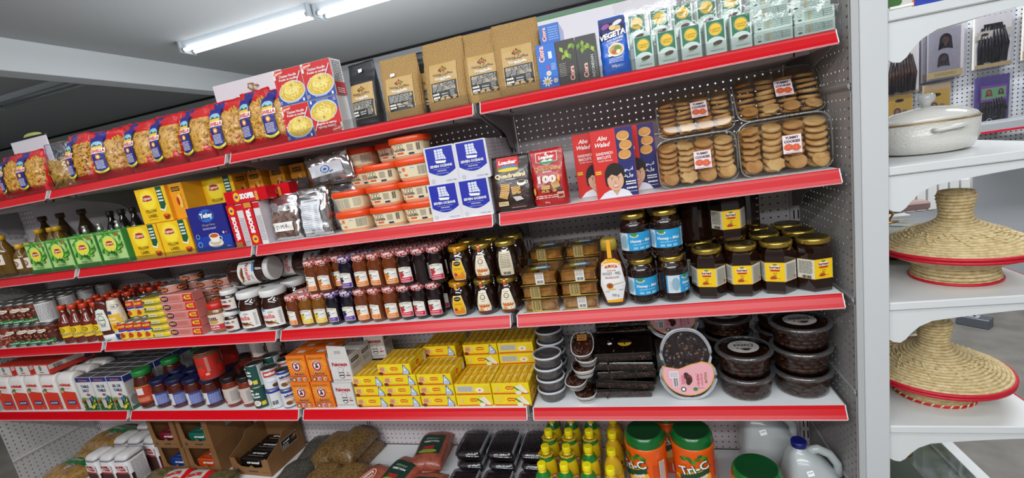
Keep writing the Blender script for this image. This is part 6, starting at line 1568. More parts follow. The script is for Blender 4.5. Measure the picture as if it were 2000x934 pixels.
def tomato_art():
    a = Art(); a.rect(0, 0, 0.30, 0.115, K('#b3261c'))
    for dx in (-0.09, 0, 0.09): a.ell(dx - 0.012, -0.020, 0.022, 0.019, K('#d8281a')); a.ell(dx + 0.012, -0.034, 0.016, 0.013, K('#c21c14')); leaf(a, dx - 0.014, -0.002, 0.014, 0.003, 0.3, K('#3a7a2a')); leaf(a, dx - 0.014, -0.002, 0.014, 0.003, 2.4, K('#3a7a2a')); a.ell(dx + 0.014, -0.034, 0.009, 0.006, K('#e8a08a')); a.lines(dx + 0.022, 0.01, 0.012, 0.07, 12, K('#e0b0a0'), 3)
    a.rect(0, 0.054, 0.3, 0.006, K('#3a5a2a')); return a
def big_can(r, h, d):
    return can('tomato_can', 'can', r, h, d, wall=mat('tin_red', '#8a4a40', 0.35, 0.5), lidm=mat('can_end_dark', '#3c3a38', 0.35, 0.6))
TCN = big_can(0.050, 0.130, tomato_art)
put(TCN, (-2.490, 0.055, z4 + 0.1415), 'large red tomato can standing on the blue-lidded jars', 'tomato cans', rz=0.3)
put(TCN, (-2.56, 0.20, z4 + 0.1315), 'large red tomato can in the shadow behind, upper', 'tomato cans')
put(TCN, (-2.56, 0.20, z4), 'large red tomato can in the shadow behind, lower', 'tomato cans') if False else None
put(TCN, (-2.56, 0.265, z4), 'large red tomato can at the back, standing on the shelf', 'tomato cans')
put(BLJ, (-2.545, 0.22, z4), 'sauce jar with dark blue lid hidden under the rear tomato can', 'blue lidded sauce jars') if False else None
def bars_art():
    a = Art(); a.rect(0, 0, 0.115, 0.074, K('#c9bdb4')); a.ell(-0.026, -0.018, 0.016, 0.013, K('#b83a2a')); a.ell(-0.016, -0.026, 0.010, 0.008, K('#a82a1c')); a.lines(-0.030, 0.015, 0.028, 0.016, 2, K('#a84a3a'), 3, fill=.6); a.lines(0.030, 0, 0.03, 0.05, 12, GRY, 7); a.bars(0.05, -0.01, 0.01, 0.03, 4, BLK); return a
PSJ = jar('sauce_jar', 'jar', [(0.032, 0), (0.036, 0.004), (0.037, 0.02), (0.037, 0.095), (0.032, 0.115), (0.030, 0.12)], mat('sauce_orange', '#7a2a14', 0.1, coat=0.5), [(0.033, 0.118), (0.036, 0.122), (0.036, 0.140), (0.034, 0.143)], mat('lid_black', '#131010', 0.3, coat=0.3), bars_art(), 0.0372, 0.056)
for r_ in range(3):
    for i in range(2): put(PSJ, (-2.400 + 0.092 * i + 0.03 * r_, 0.052 + 0.085 * r_, z4), 'sauce jar with black lid, %s, %s one' % (rowname[r_], ('left', 'right')[i]), 'black lidded sauce jars', rz=0.1)
for i in range(2): put(PSJ, (-2.37 + 0.1 * i, 0.22, z4 + 0.1435), 'sauce jar with black lid raised at the back, %s' % ('left', 'right')[i], 'black lidded sauce jars')
# canned milks
def coco_art():
    a = Art(); a.rect(0, 0, 0.200, 0.094, K('#1d4a44'))
    for dx in (-0.075, 0.0): a.text('Lait de', dx - 0.004, 0.022, 0.011, WHT, w=0.042, bold=0.05); a.text('Coco', dx + 0.002, 0.008, 0.011, WHT, w=0.032, bold=0.05); a.ell(dx, -0.024, 0.019, 0.017, K('#6a4a34')); a.ell(dx, -0.023, 0.015, 0.013, K('#f0ece0')); a.ell(dx, -0.022, 0.009, 0.007, K('#cfc9ba')); a.rect(dx + 0.026, -0.026, 0.016, 0.018, K('#d8c83a')); a.ell(dx - 0.012, 0.038, 0.012, 0.005, K('#e8d8a8'))
    a.rect(0.062, 0, 0.035, 0.094, K('#c9ccc8')); a.lines(0.062, 0, 0.028, 0.08, 14, GRY, 3); return a
def carn_art():
    a = Art(); a.rect(0, 0, 0.205, 0.090, K('#dddfe2'))
    for dx in (-0.06, 0.04): a.rect(dx, 0.028, 0.062, 0.026, K('#c23a30')); a.text('nation', dx - 0.002, 0.030, 0.014, WHT, w=0.046, bold=0.05); a.ell(dx, 0.0, 0.024, 0.010, K('#b8c8e0')); a.ell(dx, 0.0, 0.022, 0.008, K('#e6e8ec')); a.ell(dx + 0.008, -0.026, 0.013, 0.009, K('#3a2418')); a.ell(dx + 0.006, -0.022, 0.008, 0.005, K('#6a4028')); a.rect(dx, -0.040, 0.09, 0.004, K('#2a3a8a'))
    return a
def carn_back():
    a = Art(); a.rect(0, 0, 0.205, 0.078, K('#dcdcde')); a.rect(0, 0.036, 0.205, 0.010, K('#2a3a9a')); a.rect(0.0, 0.0, 0.004, 0.06, GRY); a.lines(-0.016, 0.004, 0.02, 0.05, 9, GRY, 3); a.bars(0.018, -0.014, 0.024, 0.018, 8, BLK); a.ell(-0.02, 0.01, 0.006, 0.004, K('#e0703a')); return a
def leb_art():
    a = Art(); a.rect(0, 0, 0.185, 0.078, K('#dddcda')); a.rect(0, 0.034, 0.185, 0.010, K('#26409a')); a.rect(0, -0.037, 0.185, 0.003, K('#26409a'))
    for dx in (-0.055, 0.035): a.text('leBrand', dx, 0.018, 0.011, K('#23346e'), w=0.044, bold=0.05, rot=0.08); a.rect(dx, 0.008, 0.046, 0.002, K('#c2301c'), rot=0.12); a.ell(dx - 0.008, -0.016, 0.013, 0.009, K('#7a4a24')); a.ell(dx + 0.006, -0.012, 0.007, 0.005, K('#c9a06a')); a.ell(dx + 0.022, -0.006, 0.005, 0.006, K('#3a8ac8'))
    return a
dark_end = mat('can_end_dark', '#3c3a38', 0.35, 0.6)
CO = can('milk_can', 'can', 0.035, 0.102, coco_art, lidm=dark_end); CN = can('milk_can', 'can', 0.034, 0.098, carn_art, lidm=dark_end); CNB = can('milk_can', 'can', 0.034, 0.086, carn_back, lidm=dark_end); LB = can('milk_can', 'can', 0.031, 0.086, leb_art, lidm=dark_end)
gm = 'canned milk stacks'
for r_ in range(2):
    y = 0.040 + 0.075 * r_; q = ('front stack', 'second row stack')[r_]
    put(CO, (-2.232 + 0.02 * r_, y, z4), 'dark green coconut milk can, %s, lower' % q, gm, rz=0.15); put(CO, (-2.226 + 0.02 * r_, y, z4 + 0.1025), 'dark green coconut milk can, %s, upper' % q, gm, rz=-0.25)
    put(CNB, (-2.152 + 0.02 * r_, y - 0.003, z4), 'white milk can with barcode side showing, %s, lower' % q, gm, rz=0.0); put(CN, (-2.147 + 0.02 * r_, y - 0.003, z4 + 0.0865), 'white and red milk can, %s, upper' % q, gm, rz=-0.35)
    put(LB, (-2.078 + 0.02 * r_, y - 0.004, z4), 'white milk can with blue bands, %s, lower' % q, gm, rz=-0.3); put(LB, (-2.076 + 0.02 * r_, y - 0.004, z4 + 0.0865), 'white milk can with blue bands, %s, upper' % q, gm, rz=-0.35)
# orange baking soda boxes
def ah2():
    a = Art(); w, h = 0.092, 0.116
    a.rect(0, 0, w, h, K('#ee7d1c')); 
    for i in range(24):
        an = 2 * PI * i / 24; x, y = 0.0, 0.014; r1, r2 = 0.020, 0.044
        a.poly([(x + r1*math.cos(an - .06), y + r1*math.sin(an - .06)), (x + r2*math.cos(an - .035), y + r2*math.sin(an - .035)*0.85), (x + r2*math.cos(an + .035), y + r2*math.sin(an + .035)*0.85), (x + r1*math.cos(an + .06), y + r1*math.sin(an + .06))], K('#f8c83c'))
    a.ell(0, 0.014, 0.0235, 0.0255, K('#f0e4d8'), 24); a.ell(0, 0.014, 0.0220, 0.0240, K('#c4242a'), 24); a.ell(0, 0.014, 0.0145, 0.0160, K('#f0e8e0'), 20)
    a.poly([(-0.009, 0.005), (0.004, 0.003), (0.009, 0.010), (0.004, 0.017), (0.002, 0.024), (-0.005, 0.027), (-0.008, 0.021), (-0.002, 0.017), (-0.006, 0.013)], K('#4a3a3c')); a.poly([(-0.001, 0.020), (0.010, 0.024), (0.008, 0.028), (-0.003, 0.024)], K('#6a5a5c'))
    a.text('ARM & HAMMER', 0, 0.0335, 0.0034, WHT, w=0.030, arc=-12 + 24, bold=0.03); a.lines(0, 0.047, 0.07, 0.009, 2, K('#8a4a2c'), 3)
    a.text('Baking Soda', 0.004, -0.020, 0.0065, K('#4a3a6a'), w=0.044, bold=0.04); a.text('Bicarbonate de soude', 0.0, -0.029, 0.006, K('#6a4a6a'), w=0.076, bold=0.03)
    for i, x in enumerate((-0.028, 0, 0.028)): a.ell(x, -0.044, 0.0095, 0.0085, K(('#8a5a34', '#c8b8d8', '#d8b89a')[i]), 14); a.ell(x + 0.002, -0.045, 0.005, 0.005, K(('#e8e0d8', '#7a6aa8', '#b8704a')[i]), 10)
    return a
def ah_side():
    a = Art(); a.rect(0, 0.02, 0.05, 0.065, K('#d8d4d8')); a.lines(0, 0.03, 0.04, 0.04, 6, K('#6a6a8a'), 4); return a
def ah_top():
    a = Art(); a.rect(0.006, 0.006, 0.036, 0.022, K('#d8cfc8')); a.lines(-0.02, -0.02, 0.04, 0.01, 2, K('#a8542a'), 3); return a
AHB = carton('baking_soda_box', 'baking soda', 0.096, 0.060, 0.120, paper('#e06a18'), [(ah2(), 'front'), (ah_side(), 'right'), (ah_top(), 'top')])
for r_ in range(4):
    for l in range(2):
        for i in range(2): put(AHB, ((-1.985, -1.884)[i] + 0.012 * l, 0.012 + 0.064 * r_, z4 + 0.1205 * l), 'orange baking soda box, %s, %s level, %s' % (rowname[r_], ('lower', 'upper')[l], ('left', 'right')[i]), 'orange baking soda boxes')
# yeast boxes with chef emblem
def pak_art():
    a = Art(); w, h = 0.094, 0.104
    a.rect(0, 0, w, h, K('#d9d4d0')); a.text('Pakmaya', 0, 0.026, 0.016, K('#b32430'), w=0.072, bold=0.05)
    ln = K('#1c1816')
    a.ell(0, 0.004, 0.013, 0.010, ln, 16); a.ell(0, 0.004, 0.0118, 0.0088, K('#d9d4d0'), 16); a.rect(0, -0.010, 0.022, 0.020, ln); a.rect(0, -0.010, 0.020, 0.020, K('#d9d4d0'))
    a.ell(0, -0.022, 0.0135, 0.014, ln, 18); a.ell(0, -0.021, 0.0120, 0.0125, K('#e4dcd4'), 18); a.rect(0, -0.010, 0.025, 0.0035, ln)
    a.ell(-0.0055, -0.022, 0.006, 0.003, ln, 12, rot=0.25); a.ell(0.0055, -0.022, 0.006, 0.003, ln, 12, rot=-0.25); a.ell(-0.004, -0.016, 0.0012, 0.0012, ln, 6); a.ell(0.004, -0.016, 0.0012, 0.0012, ln, 6)
    a.text('2x', 0.030, -0.010, 0.006, K('#b32430'), bold=0.02); a.text('500g', 0.031, -0.022, 0.007, K('#b32430'), w=0.020, bold=0.04); a.lines(0, -0.042, 0.08, 0.004, 1, K('#5a5654'), 3)
    return a
def pak_side():
    a = Art(); a.rect(0, 0.032, 0.05, 0.014, BLK, rot=0.0); a.lines(0, 0.032, 0.04, 0.006, 1, WHT, 3); a.lines(0, 0.005, 0.05, 0.022, 4, GRY, 5); return a
def pk_flap(t):
    MB().prism([(0.0, 0), (0.046, 0), (0.044, 0.045), (-0.042, 0.052), (-0.046, 0.0)], 0.001, 0.002, paper('#d5cfc9')).build('open_flap', t, loc=(0, 0, 0.112))
    a = Art(); a.lines(0.002, 0, 0.03, 0.014, 3, GRY, 3); print_obj(a, flat(0, 0.0005, 0.134), 'flap_print', t)
PKB = carton('yeast_box', 'yeast', 0.098, 0.070, 0.112, paper('#cbc5c0'), [(pak_art(), 'front'), (pak_side(), 'right')])
PKF = carton('yeast_box', 'yeast', 0.098, 0.070, 0.112, paper('#cbc5c0'), [(pak_art(), 'front'), (pak_side(), 'right')], extra=pk_flap)
put(PKB, (-1.781, 0.012, z4), 'white yeast box with chef emblem, lower front', 'yeast boxes', sc=(0.95, 1, 1))
put(PKF, (-1.766, 0.012, z4 + 0.1125), 'white yeast box with chef emblem and its flap open, upper front', 'yeast boxes')
put(PKB, (-1.70, 0.17, z4 + 0.1345), 'white yeast box with chef emblem in shadow at the back', 'yeast boxes', rz=0.05)
for l in range(1): put(PKB, (-1.775, 0.09, z4), 'white yeast box hidden behind the lower front one', 'yeast boxes')
put(PKB, (-1.765, 0.09, z4 + 0.1125), 'white yeast box hidden behind the upper front one', 'yeast boxes')
# stock cube boxes
def mag_art(kind):
    a = Art(); w, h = 0.138, 0.042
    a.rect(0, 0, w, h, K('#efd41a')); a.rect(0, -0.018, w, 0.006, K('#d8601c'))
    if kind == 'back': a.rect(-0.030, 0.003, 0.066, 0.024, K('#cfcabc')); a.lines(-0.030, 0.003, 0.060, 0.020, 6, GRY, 3); a.ell(0.028, -0.002, 0.017, 0.010, K('#efe9d4')); a.text('50', 0.028, -0.002, 0.007, K('#d8301c'), bold=0.05); a.rect(0.055, 0.0, 0.016, 0.028, K('#e8c63a')); return a
    a.rect(-0.009 if kind == 'hen' else 0.0, 0.003, 0.050, 0.025, K('#b8a41c')); a.rect(-0.010 if kind == 'hen' else -0.001, 0.004, 0.050, 0.025, K('#f4dc2a'))
    x = 0.0 if kind == 'hen' else -0.002
    a.poly([(x + px, 0.004 + py) for px, py in ((-0.018, 0.004), (-0.012, 0.009), (0.012, 0.009), (0.018, 0.004), (0.018, -0.003), (0.010, -0.008), (0, -0.006), (-0.010, -0.008), (-0.018, -0.003))], K('#f6c81c')); a.poly([(x + px * 0.9, 0.004 + py * 0.85) for px, py in ((-0.018, 0.004), (-0.012, 0.009), (0.012, 0.009), (0.018, 0.004), (0.018, -0.003), (0.010, -0.008), (0, -0.006), (-0.010, -0.008), (-0.018, -0.003))], K('#d8281c'))
    a.text('MAGGI', x, 0.005, 0.007, K('#f8dc2a'), w=0.026, bold=0.05)
    if kind == 'hen':
        a.ell(-0.052, 0.003, 0.013, 0.013, K('#e8a87a')); a.lines(-0.052, 0.004, 0.018, 0.014, 4, K('#a8502c'), 3); a.ell(-0.060, -0.014, 0.010, 0.007, K('#7a2a1c')); a.rect(-0.036, 0.002, 0.009, 0.014, K('#e8c87a'))
        a.poly([(0.036, -0.019), (0.063, -0.019), (0.066, -0.008), (0.058, 0.004), (0.052, 0.008), (0.050, 0.018), (0.043, 0.019), (0.039, 0.012), (0.043, 0.008), (0.038, -0.004)], K('#4a7ab8')); a.poly([(0.040, -0.018), (0.060, -0.018), (0.062, -0.008), (0.055, 0.002), (0.050, 0.006), (0.048, 0.015), (0.044, 0.015), (0.045, 0.007), (0.041, -0.004)], K('#e6eaf0')); a.lines(0.051, -0.010, 0.016, 0.014, 4, K('#3a62a8'), 5); a.poly([(0.040, 0.020), (0.044, 0.023), (0.047, 0.020), (0.046, 0.017)], K('#c8281c')); a.ell(0.045, 0.015, 0.001, 0.001, BLK, 6)
    else:
        a.rect(-0.050, 0.002, 0.012, 0.016, K('#e8c87a')); a.poly([(0.020, 0.008), (0.030, 0.016), (0.056, -0.006), (0.062, -0.017), (0.050, -0.015)], K('#ece4cc')); a.poly([(0.034, 0.016), (0.042, 0.019), (0.065, -0.010), (0.062, -0.018)], K('#f2ead4')); a.poly([(0.012, 0.008), (0.016, 0.012), (0.040, -0.010), (0.036, -0.013)], K('#3a8a34')); a.ell(0.030, -0.014, 0.012, 0.008, K('#e9e4c8'))
    return a
def mag_top():
    a = Art(); a.rect(0, 0, 0.143, 0.134, K('#e2b81c'))
    for r in range(2): a.rect(0, 0.034 - 0.068 * r, 0.143, 0.0015, K('#a8861c'))
    for i in range(5): a.rect(-0.056 + 0.028 * i, 0, 0.0045, 0.134, K('#cf7a1c'))
    for i in range(5):
        for r in range(2): a.rect(-0.044 + 0.028 * i, 0.03 - 0.065 * r, 0.014, 0.045, K('#e8c63a')); a.rect(-0.044 + 0.028 * i, 0.048 - 0.065 * r, 0.012, 0.006, K('#e8d8a8'))
    return a
def mag_side():
    a = Art(); a.rect(0, 0, 0.130, 0.042, K('#efd41a')); a.rect(0, -0.017, 0.13, 0.007, K('#d8601c')); a.ell(-0.01, 0.004, 0.014, 0.009, K('#d8281c')); a.text('MAGGI', -0.01, 0.004, 0.006, K('#f8dc2a'), w=0.02); a.lines(-0.045, 0, 0.03, 0.03, 4, K('#d8801c'), 3); a.poly([(0.040, -0.019), (0.060, -0.019), (0.062, -0.004), (0.052, 0.006), (0.050, 0.016), (0.044, 0.012), (0.042, -0.004)], K('#dfe6ee')); return a
MG = {k: carton('stock_cube_box', 'stock cubes', 0.144, 0.136, 0.0455, paper('#efd41a'), [(mag_art(k), 'front'), (mag_top(), 'top'), (mag_side(), 'right')]) for k in ('hen', 'back', 'leek')}
cols = [(-1.6555, [('hen',) * 3, ('hen',) * 2]), (-1.5125, [('hen',) * 4, ('hen',) * 2]), (-1.3645, [('hen',) * 3, ('hen',) * 4]), (-1.2140, [('leek', 'back'), ('back', 'leek', 'leek', 'hen')]), (-1.0670, [('leek', 'leek'), ('leek', 'leek', 'back', 'back')])]
for c_, (x, rows) in enumerate(cols):
    for r_, ks in enumerate(rows):
        for l, k in enumerate(ks):
            sh = (0.014 if (c_ == 1 and l == 3) else 0) + (0.03 if (r_ == 1 and c_ in (2,)) else 0)
            put(MG[k], (x - sh + 0.001 * ((l * 3 + c_) % 3 - 1), 0.012 + 0.143 * r_ + 0.002 * (l % 2), z4 + 0.046 * l), 'yellow stock cube box, %s column from left, %s, %s from bottom' % (ORD[c_], rowname[r_], ORD[l]), 'yellow stock cube boxes', rz=(0.012 if (l + c_) % 3 == 0 else -0.006))
for i, x in enumerate((-1.50, -1.40)): 
    put(MG['hen'], (x, 0.157, z4 + 0.046 * (2 if i == 0 else 4)), 'yellow stock cube box high at the back, %s' % ('left', 'right')[i], 'yellow stock cube boxes') if i == 0 else None

# round white lidded tubs of dark dates
date_m = mat('date_flesh', '#2a130c', 0.25, bump=(40, 0.6), var=(30, '#47210f')); date_l = mat('date_brown', '#5a3018', 0.3, bump=(40, 0.5), var=(25, '#3a1c0e'))
clear_t2 = film('clear_lid', '#e0dce4', 0.12, 0.08, haze=0.04); cloudy = film('cloudy_plastic', '#d4d4d8', 0.14, 0.10, haze=0.08); cloudy_rim = mat('white_rim', '#c8c8cc', 0.3)
def date_pile(b, r, z0, h, n, m, seed, L=0.016, rr=0.007):
    R = random.Random(seed)
    for i in range(n):
        an = R.uniform(0, 2 * PI); q = r * math.sqrt(R.uniform(0.3, 1)); z = z0 + R.uniform(0.1, 0.95) * h; c = Vector((q * math.cos(an), q * math.sin(an), z)); d = Vector((-math.sin(an) + R.uniform(-.3, .3), math.cos(an), R.uniform(-.3, .3))).normalized()
        b.tube([c - d * L, c - d * L * 0.6, c + d * L * 0.6, c + d * L], [rr * 0.4, rr, rr, rr * 0.4], m, 6)
def round_tub():
    t = thing('date_tub', cat='dates'); r = 0.052
    b = MB().lathe([(r*0.80, 0.004), (r*0.92, 0.034)], date_m, 20); date_pile(b, r*0.84, 0.004, 0.03, 40, date_m, 4, 0.010, 0.005); tag(b.build('dates', t), kind='stuff')
    MB().lathe([(r*0.82, 0), (r*0.86, 0.003), (r*0.97, 0.036)], cloudy, 26, caps=False).build('tub', t, recalc=False)
    MB().lathe([(r*0.985, 0.0365), (r*1.03, 0.0375), (r*1.03, 0.043), (r*0.95, 0.0445), (r*0.94, 0.042)], cloudy_rim, 26, caps=False).build('lid_rim', t)
    MB().lathe([(r*0.94, 0.0415), (0.0005, 0.0417)], clear_t2, 26, caps=False).build('lid', t, recalc=False); return t
for l in range(4): put(round_tub, (-0.925 + 0.002 * (l % 2), 0.072, z4 + 0.045 * l), 'small round tub of dark dates, front stack, %s from bottom' % ORD[l], 'small round date tubs')
for l in range(5): put(round_tub, (-0.930, 0.185, z4 + 0.045 * l), 'small round tub of dark dates, second stack back, %s from bottom' % ORD[l], 'small round date tubs')
for l in range(6): put(round_tub, (-0.945, 0.300, z4 + 0.045 * l), 'small round tub of dark dates, rear stack, %s from bottom' % ORD[l], 'small round date tubs')
# oval white boats
boat_w = mat('boat_white', '#e0dedb', 0.35)
def boat():
    t = thing('date_boat', cat='dates'); 
    def rg(k, z, w=0.040, l=0.060): return [(x, y, z) for x, y, z in ring_se(w * k, l * k, 2.6, z, N=26)]
    MB().loft([rg(0.66, 0), rg(0.76, 0.003), rg(1.0, 0.032), rg(1.03, 0.034), rg(0.98, 0.0345), rg(0.95, 0.031)], boat_w, caps=False).add(rg(0.66, 0), [tuple(range(26))], boat_w).build('bowl', t)
    b = MB().loft([rg(0.90, 0.018), rg(0.93, 0.028)], date_m); R = random.Random(5)
    for i in range(34):
        x, y = R.uniform(-0.030, 0.030), R.uniform(-0.048, 0.048); d = Vector((R.uniform(-1, 1), R.uniform(-1, 1), 0.1)).normalized(); c = Vector((x, y, 0.031)); b.tube([c - d * 0.010, c, c + d * 0.010], [0.002, 0.005, 0.002], (date_m, date_l)[i % 2], 6)
    tag(b.build('dates', t), kind='stuff')
    MB().loft([rg(0.99, 0.0352), rg(0.8, 0.040), rg(0.4, 0.0415)], film('boat_film', '#f4f4f4', 0.12, 0.08, bump=(20, .5)), caps=False).build('wrap', t, recalc=False)
    return t
boats = [(-0.800, 0.062, 0.0, 0.0, 0.1), (-0.822, 0.070, 0.040, 0.12, -0.2), (-0.795, 0.060, 0.084, -0.1, 0.25), (-0.775, 0.075, 0.128, 0.1, -0.1), (-0.788, 0.070, 0.172, 0.35, 0.05)]
for i, (x, y, z, rx, rz) in enumerate(boats):
    o = put(boat, (x, y, z4 + z + (0.01 if i else 0)), 'white oval boat of dates, %s from bottom of the leaning stack' % ORD[i], 'white boats of dates', rz=rz, rx=rx)
    if i == 4:
        a = Art(); a.rect(0, 0, 0.034, 0.030, K('#a8743a')); a.lines(0, -0.006, 0.024, 0.008, 1, K('#7a2a1c'), 3, fill=0.7); a.lines(0, 0.006, 0.024, 0.010, 2, K('#5a3a1c'), 5)
        print_obj(a, flat(0, 0.020, 0.0425, 'top'), 'sticker', o)
# flat clear trays of dark dates
dt_film = film('tray_film', '#d8d4d0', 0.10, 0.07)
def date_tray(top):
    def f():
        t = thing('date_tray', cat='dates'); w, d, h = 0.205, 0.15, 0.032; R = random.Random(9)
        b = MB().box(-w/2 + 0.008, w/2 - 0.008, 0.010, d - 0.008, 0.004, h - 0.008, date_m, 0.003)
        for i in range(60):
            x = R.uniform(-w/2 + .014, w/2 - .014); y = R.uniform(0.004, 0.014) if i < 34 else R.uniform(0.02, d - 0.02); z = R.uniform(0.008, h - 0.008) if i < 34 else h - 0.008; dv = Vector((R.uniform(-1, 1), R.uniform(-.3, .3), R.uniform(-.4, .4))).normalized(); c = Vector((x, y, z))
            b.tube([c - dv * 0.012, c, c + dv * 0.012], [0.002, 0.0055, 0.002], (date_m, date_l)[i % 3 == 0], 6)
        tag(b.build('dates', t), kind='stuff')
        MB().box(-w/2, w/2, 0, d, -0.0, h, dt_film, 0.004).build('tray', t, recalc=False)
        MB().box(-w/2 - 0.006, w/2 + 0.006, -0.006, d + 0.004, h - 0.004, h - 0.0015, dt_film).build('lid_rim', t, recalc=False)
        if top:
            a = Art(); a.ell(0.0, 0, 0.024, 0.022, K('#c9a02c'), 24, a0=PI, a1=2*PI); a.ell(0, 0, 0.024, 0.020, K('#241810'), 24, a0=0, a1=PI); a.text('T', 0.0, -0.004, 0.016, BLK, bold=0.05); a.lines(-0.008, -0.008, 0.012, 0.003, 1, BLK, 3); a.rect(-0.052, -0.004, 0.014, 0.012, price_w, rot=0.5)
            print_obj(a, flat(0.012, d * 0.45, h + 0.001, 'top'), 'sticker', t)
        return t
    return f
DTT, DT = date_tray(True), date_tray(False)
tr = [(-0.672, 0.050, 0.0, 0.05, 0.03), (-0.660, 0.048, 0.034, -0.04, 0.04), (-0.648, 0.052, 0.070, 0.03, -0.02), (-0.655, 0.046, 0.105, -0.03, 0.02), (-0.655, 0.046, 0.141, 0.02, 0.0)]
for i, (x, y, z, rz, ry) in enumerate(tr): put(DTT if i == 4 else DT, (x, y, z4 + z + 0.003), 'flat clear tray of dark dates, front stack, %s from bottom' % ORD[i], 'flat trays of dark dates', rz=rz, ry=ry, rx=0.12 if i == 4 else 0.02)
for i in range(7): put(DT, (-0.650 + 0.004 * (i % 2), 0.215, z4 + 0.034 * i + 0.001), 'flat clear tray of dark dates, rear stack, %s from bottom' % ORD[i], 'flat trays of dark dates')
# standing figure-eight container with pink label
rim_p = film('rim_bluish', '#d4d8e2', 0.30, 0.10, haze=0.45)
def pink_pack():
    t = thing('date_container', cat='dates')
    def oc(k, y):
        pts = []
        for i in range(40):
            a = 2 * PI * i / 40; x = math.cos(a); z = math.sin(a)
            wx = 0.093 if z < 0 else 0.083; wz = 0.118
            pinch = 1 - 0.16 * math.exp(-((z + 0.02) / 0.22) ** 2)
            pts.append((math.copysign(abs(x) ** 0.8, x) * wx * pinch * k, y, 0.118 + z * wz * (1 - (1 - k) * 0.8)))
        return pts
    MB().loft([oc(0.86, 0.05), oc(0.90, 0.03), oc(0.93, 0.004)], pet_f, caps=False).add(oc(0.86, 0.05), [tuple(range(40))], pet_f).build('base', t, recalc=False)
    MB().tube(oc(0.985, -0.002) + oc(0.985, -0.002)[:1], 0.0045, rim_p, 8, caps=False).build('rim', t, recalc=False)
    MB().tube(oc(0.93, -0.007) + oc(0.93, -0.007)[:1], 0.0018, rim_p, 6, caps=False).build('lid_bead', t, recalc=False)
    MB().add(oc(0.93, -0.006), [tuple(range(40))], film('lid_clear', '#e4e2e4', 0.10, 0.05)).build('lid', t, recalc=False)
    R = random.Random(3); b = MB().add(oc(0.84, 0.03), [tuple(range(40))], date_m)
    for i in range(70):
        x, z = R.uniform(-0.066, 0.066), R.uniform(0.02, 0.215)
        if (x / 0.07) ** 2 + ((z - 0.118) / 0.105) ** 2 > 1: continue
        dv = Vector((R.uniform(-.6, .6), R.uniform(-.3, .3), 1)).normalized(); c = Vector((x, 0.016 + R.uniform(-.004, .008), z)); MB().tube([c - dv * 0.020, c - dv * 0.012, c + dv * 0.012, c + dv * 0.020], [0.003, 0.0105, 0.0105, 0.003], mat('date_purple', '#33201e', 0.2, coat=0.3, var=(20, '#4c3028')), 8).build('date', t)
    for x, z in ((-0.046, 0.178), (-0.024, 0.150), (0.006, 0.168), (0.036, 0.150)): MB().tube([(x - 0.004, 0.004, z), (x + 0.004, 0.002, z + 0.002)], 0.004, mat('date_stem', '#a8703a', 0.6), 6).build('date_stem', t)
    b.build('date_bed', t)
    a = Art(); P = [(-0.076, 0.118)] + [(-0.076 + 0.152 * i / 10, 0.118 - 0.010 * math.sin(2 * PI * i / 10 + 0.2) - (0.006 if 2 < i < 8 else 0)) for i in range(11)]
    Q = [(0.080 * math.cos(-an), 0.092 - 0.078 * math.sin(an)) for an in [PI * i / 16 for i in range(17)]]
    a.poly(P + Q, K('#d8a03a')); a.poly([(x * 0.95, 0.066 + (z - 0.066) * 0.94) for x, z in P + Q], K('#e8a8b0'))
    a.rect(-0.043, 0.085, 0.028, 0.022, K('#e6e0e2')); a.lines(-0.043, 0.085, 0.024, 0.016, 4, GRY, 3); a.rect(-0.040, 0.060, 0.018, 0.032, K('#e6e0e2')); a.bars(-0.040, 0.060, 0.014, 0.028, 7, BLK)
    a.ell(-0.004, 0.078, 0.009, 0.014, K('#4a261c'), rot=.3); a.ell(0.004, 0.070, 0.008, 0.014, K('#6a3826'), rot=.1); a.ell(0.0, 0.062, 0.008, 0.013, K('#3a1e16'), rot=-.2)
    a.ell(-0.018, 0.036, 0.008, 0.008, K('#1c4a34')); a.ell(-0.018, 0.036, 0.005, 0.005, WHT, 10); a.ell(0.018, 0.036, 0.007, 0.006, K('#3f8a2c')); a.text('\u062a\u0645\u0631 \u0645\u062c\u062f\u0648\u0644', 0.026, 0.066, 0.008, K('#b8304a'), w=0.040, rot=PI/2); a.lines(0.040, 0.068, 0.005, 0.04, 8, K('#b8506a'), 4); a.text('BATOUL', 0.052, 0.074, 0.007, K('#8a6a2a'), w=0.036, bold=0.02, rot=PI/2); a.lines(-0.016, 0.068, 0.012, 0.03, 8, K('#c85a74'), 4)
    a.lines(0.030, 0.040, 0.03, 0.003, 1, K('#4a7a3a'), 3)
    print_obj(a, lambda u, v, w: (u, -0.0075 - w, v), 'label', t, 0.03); return t
put(pink_pack, (-0.447, 0.040, z4 + 0.002), 'figure-eight clear container of dates with pink label, standing upright in front', 'pink labelled date containers', rx=-0.20, sc=(1.04, 1, 1.02))
put(pink_pack, (-0.470, 0.16, z4 + 0.165), 'figure-eight container of dates lying behind the upright one, high up', 'pink labelled date containers', rx=-1.1)
def pinkbase():
    t = thing('date_container', cat='dates'); MB().box(-0.085, 0.085, 0, 0.12, 0, 0.15, date_m, 0.01).build('dates', t); MB().box(-0.09, 0.09, -0.004, 0.124, 0, 0.154, dt_film, 0.01).build('container', t, recalc=False); return t
put(pinkbase, (-0.46, 0.19, z4), 'dark container of dates propping up the rear pink labelled one')
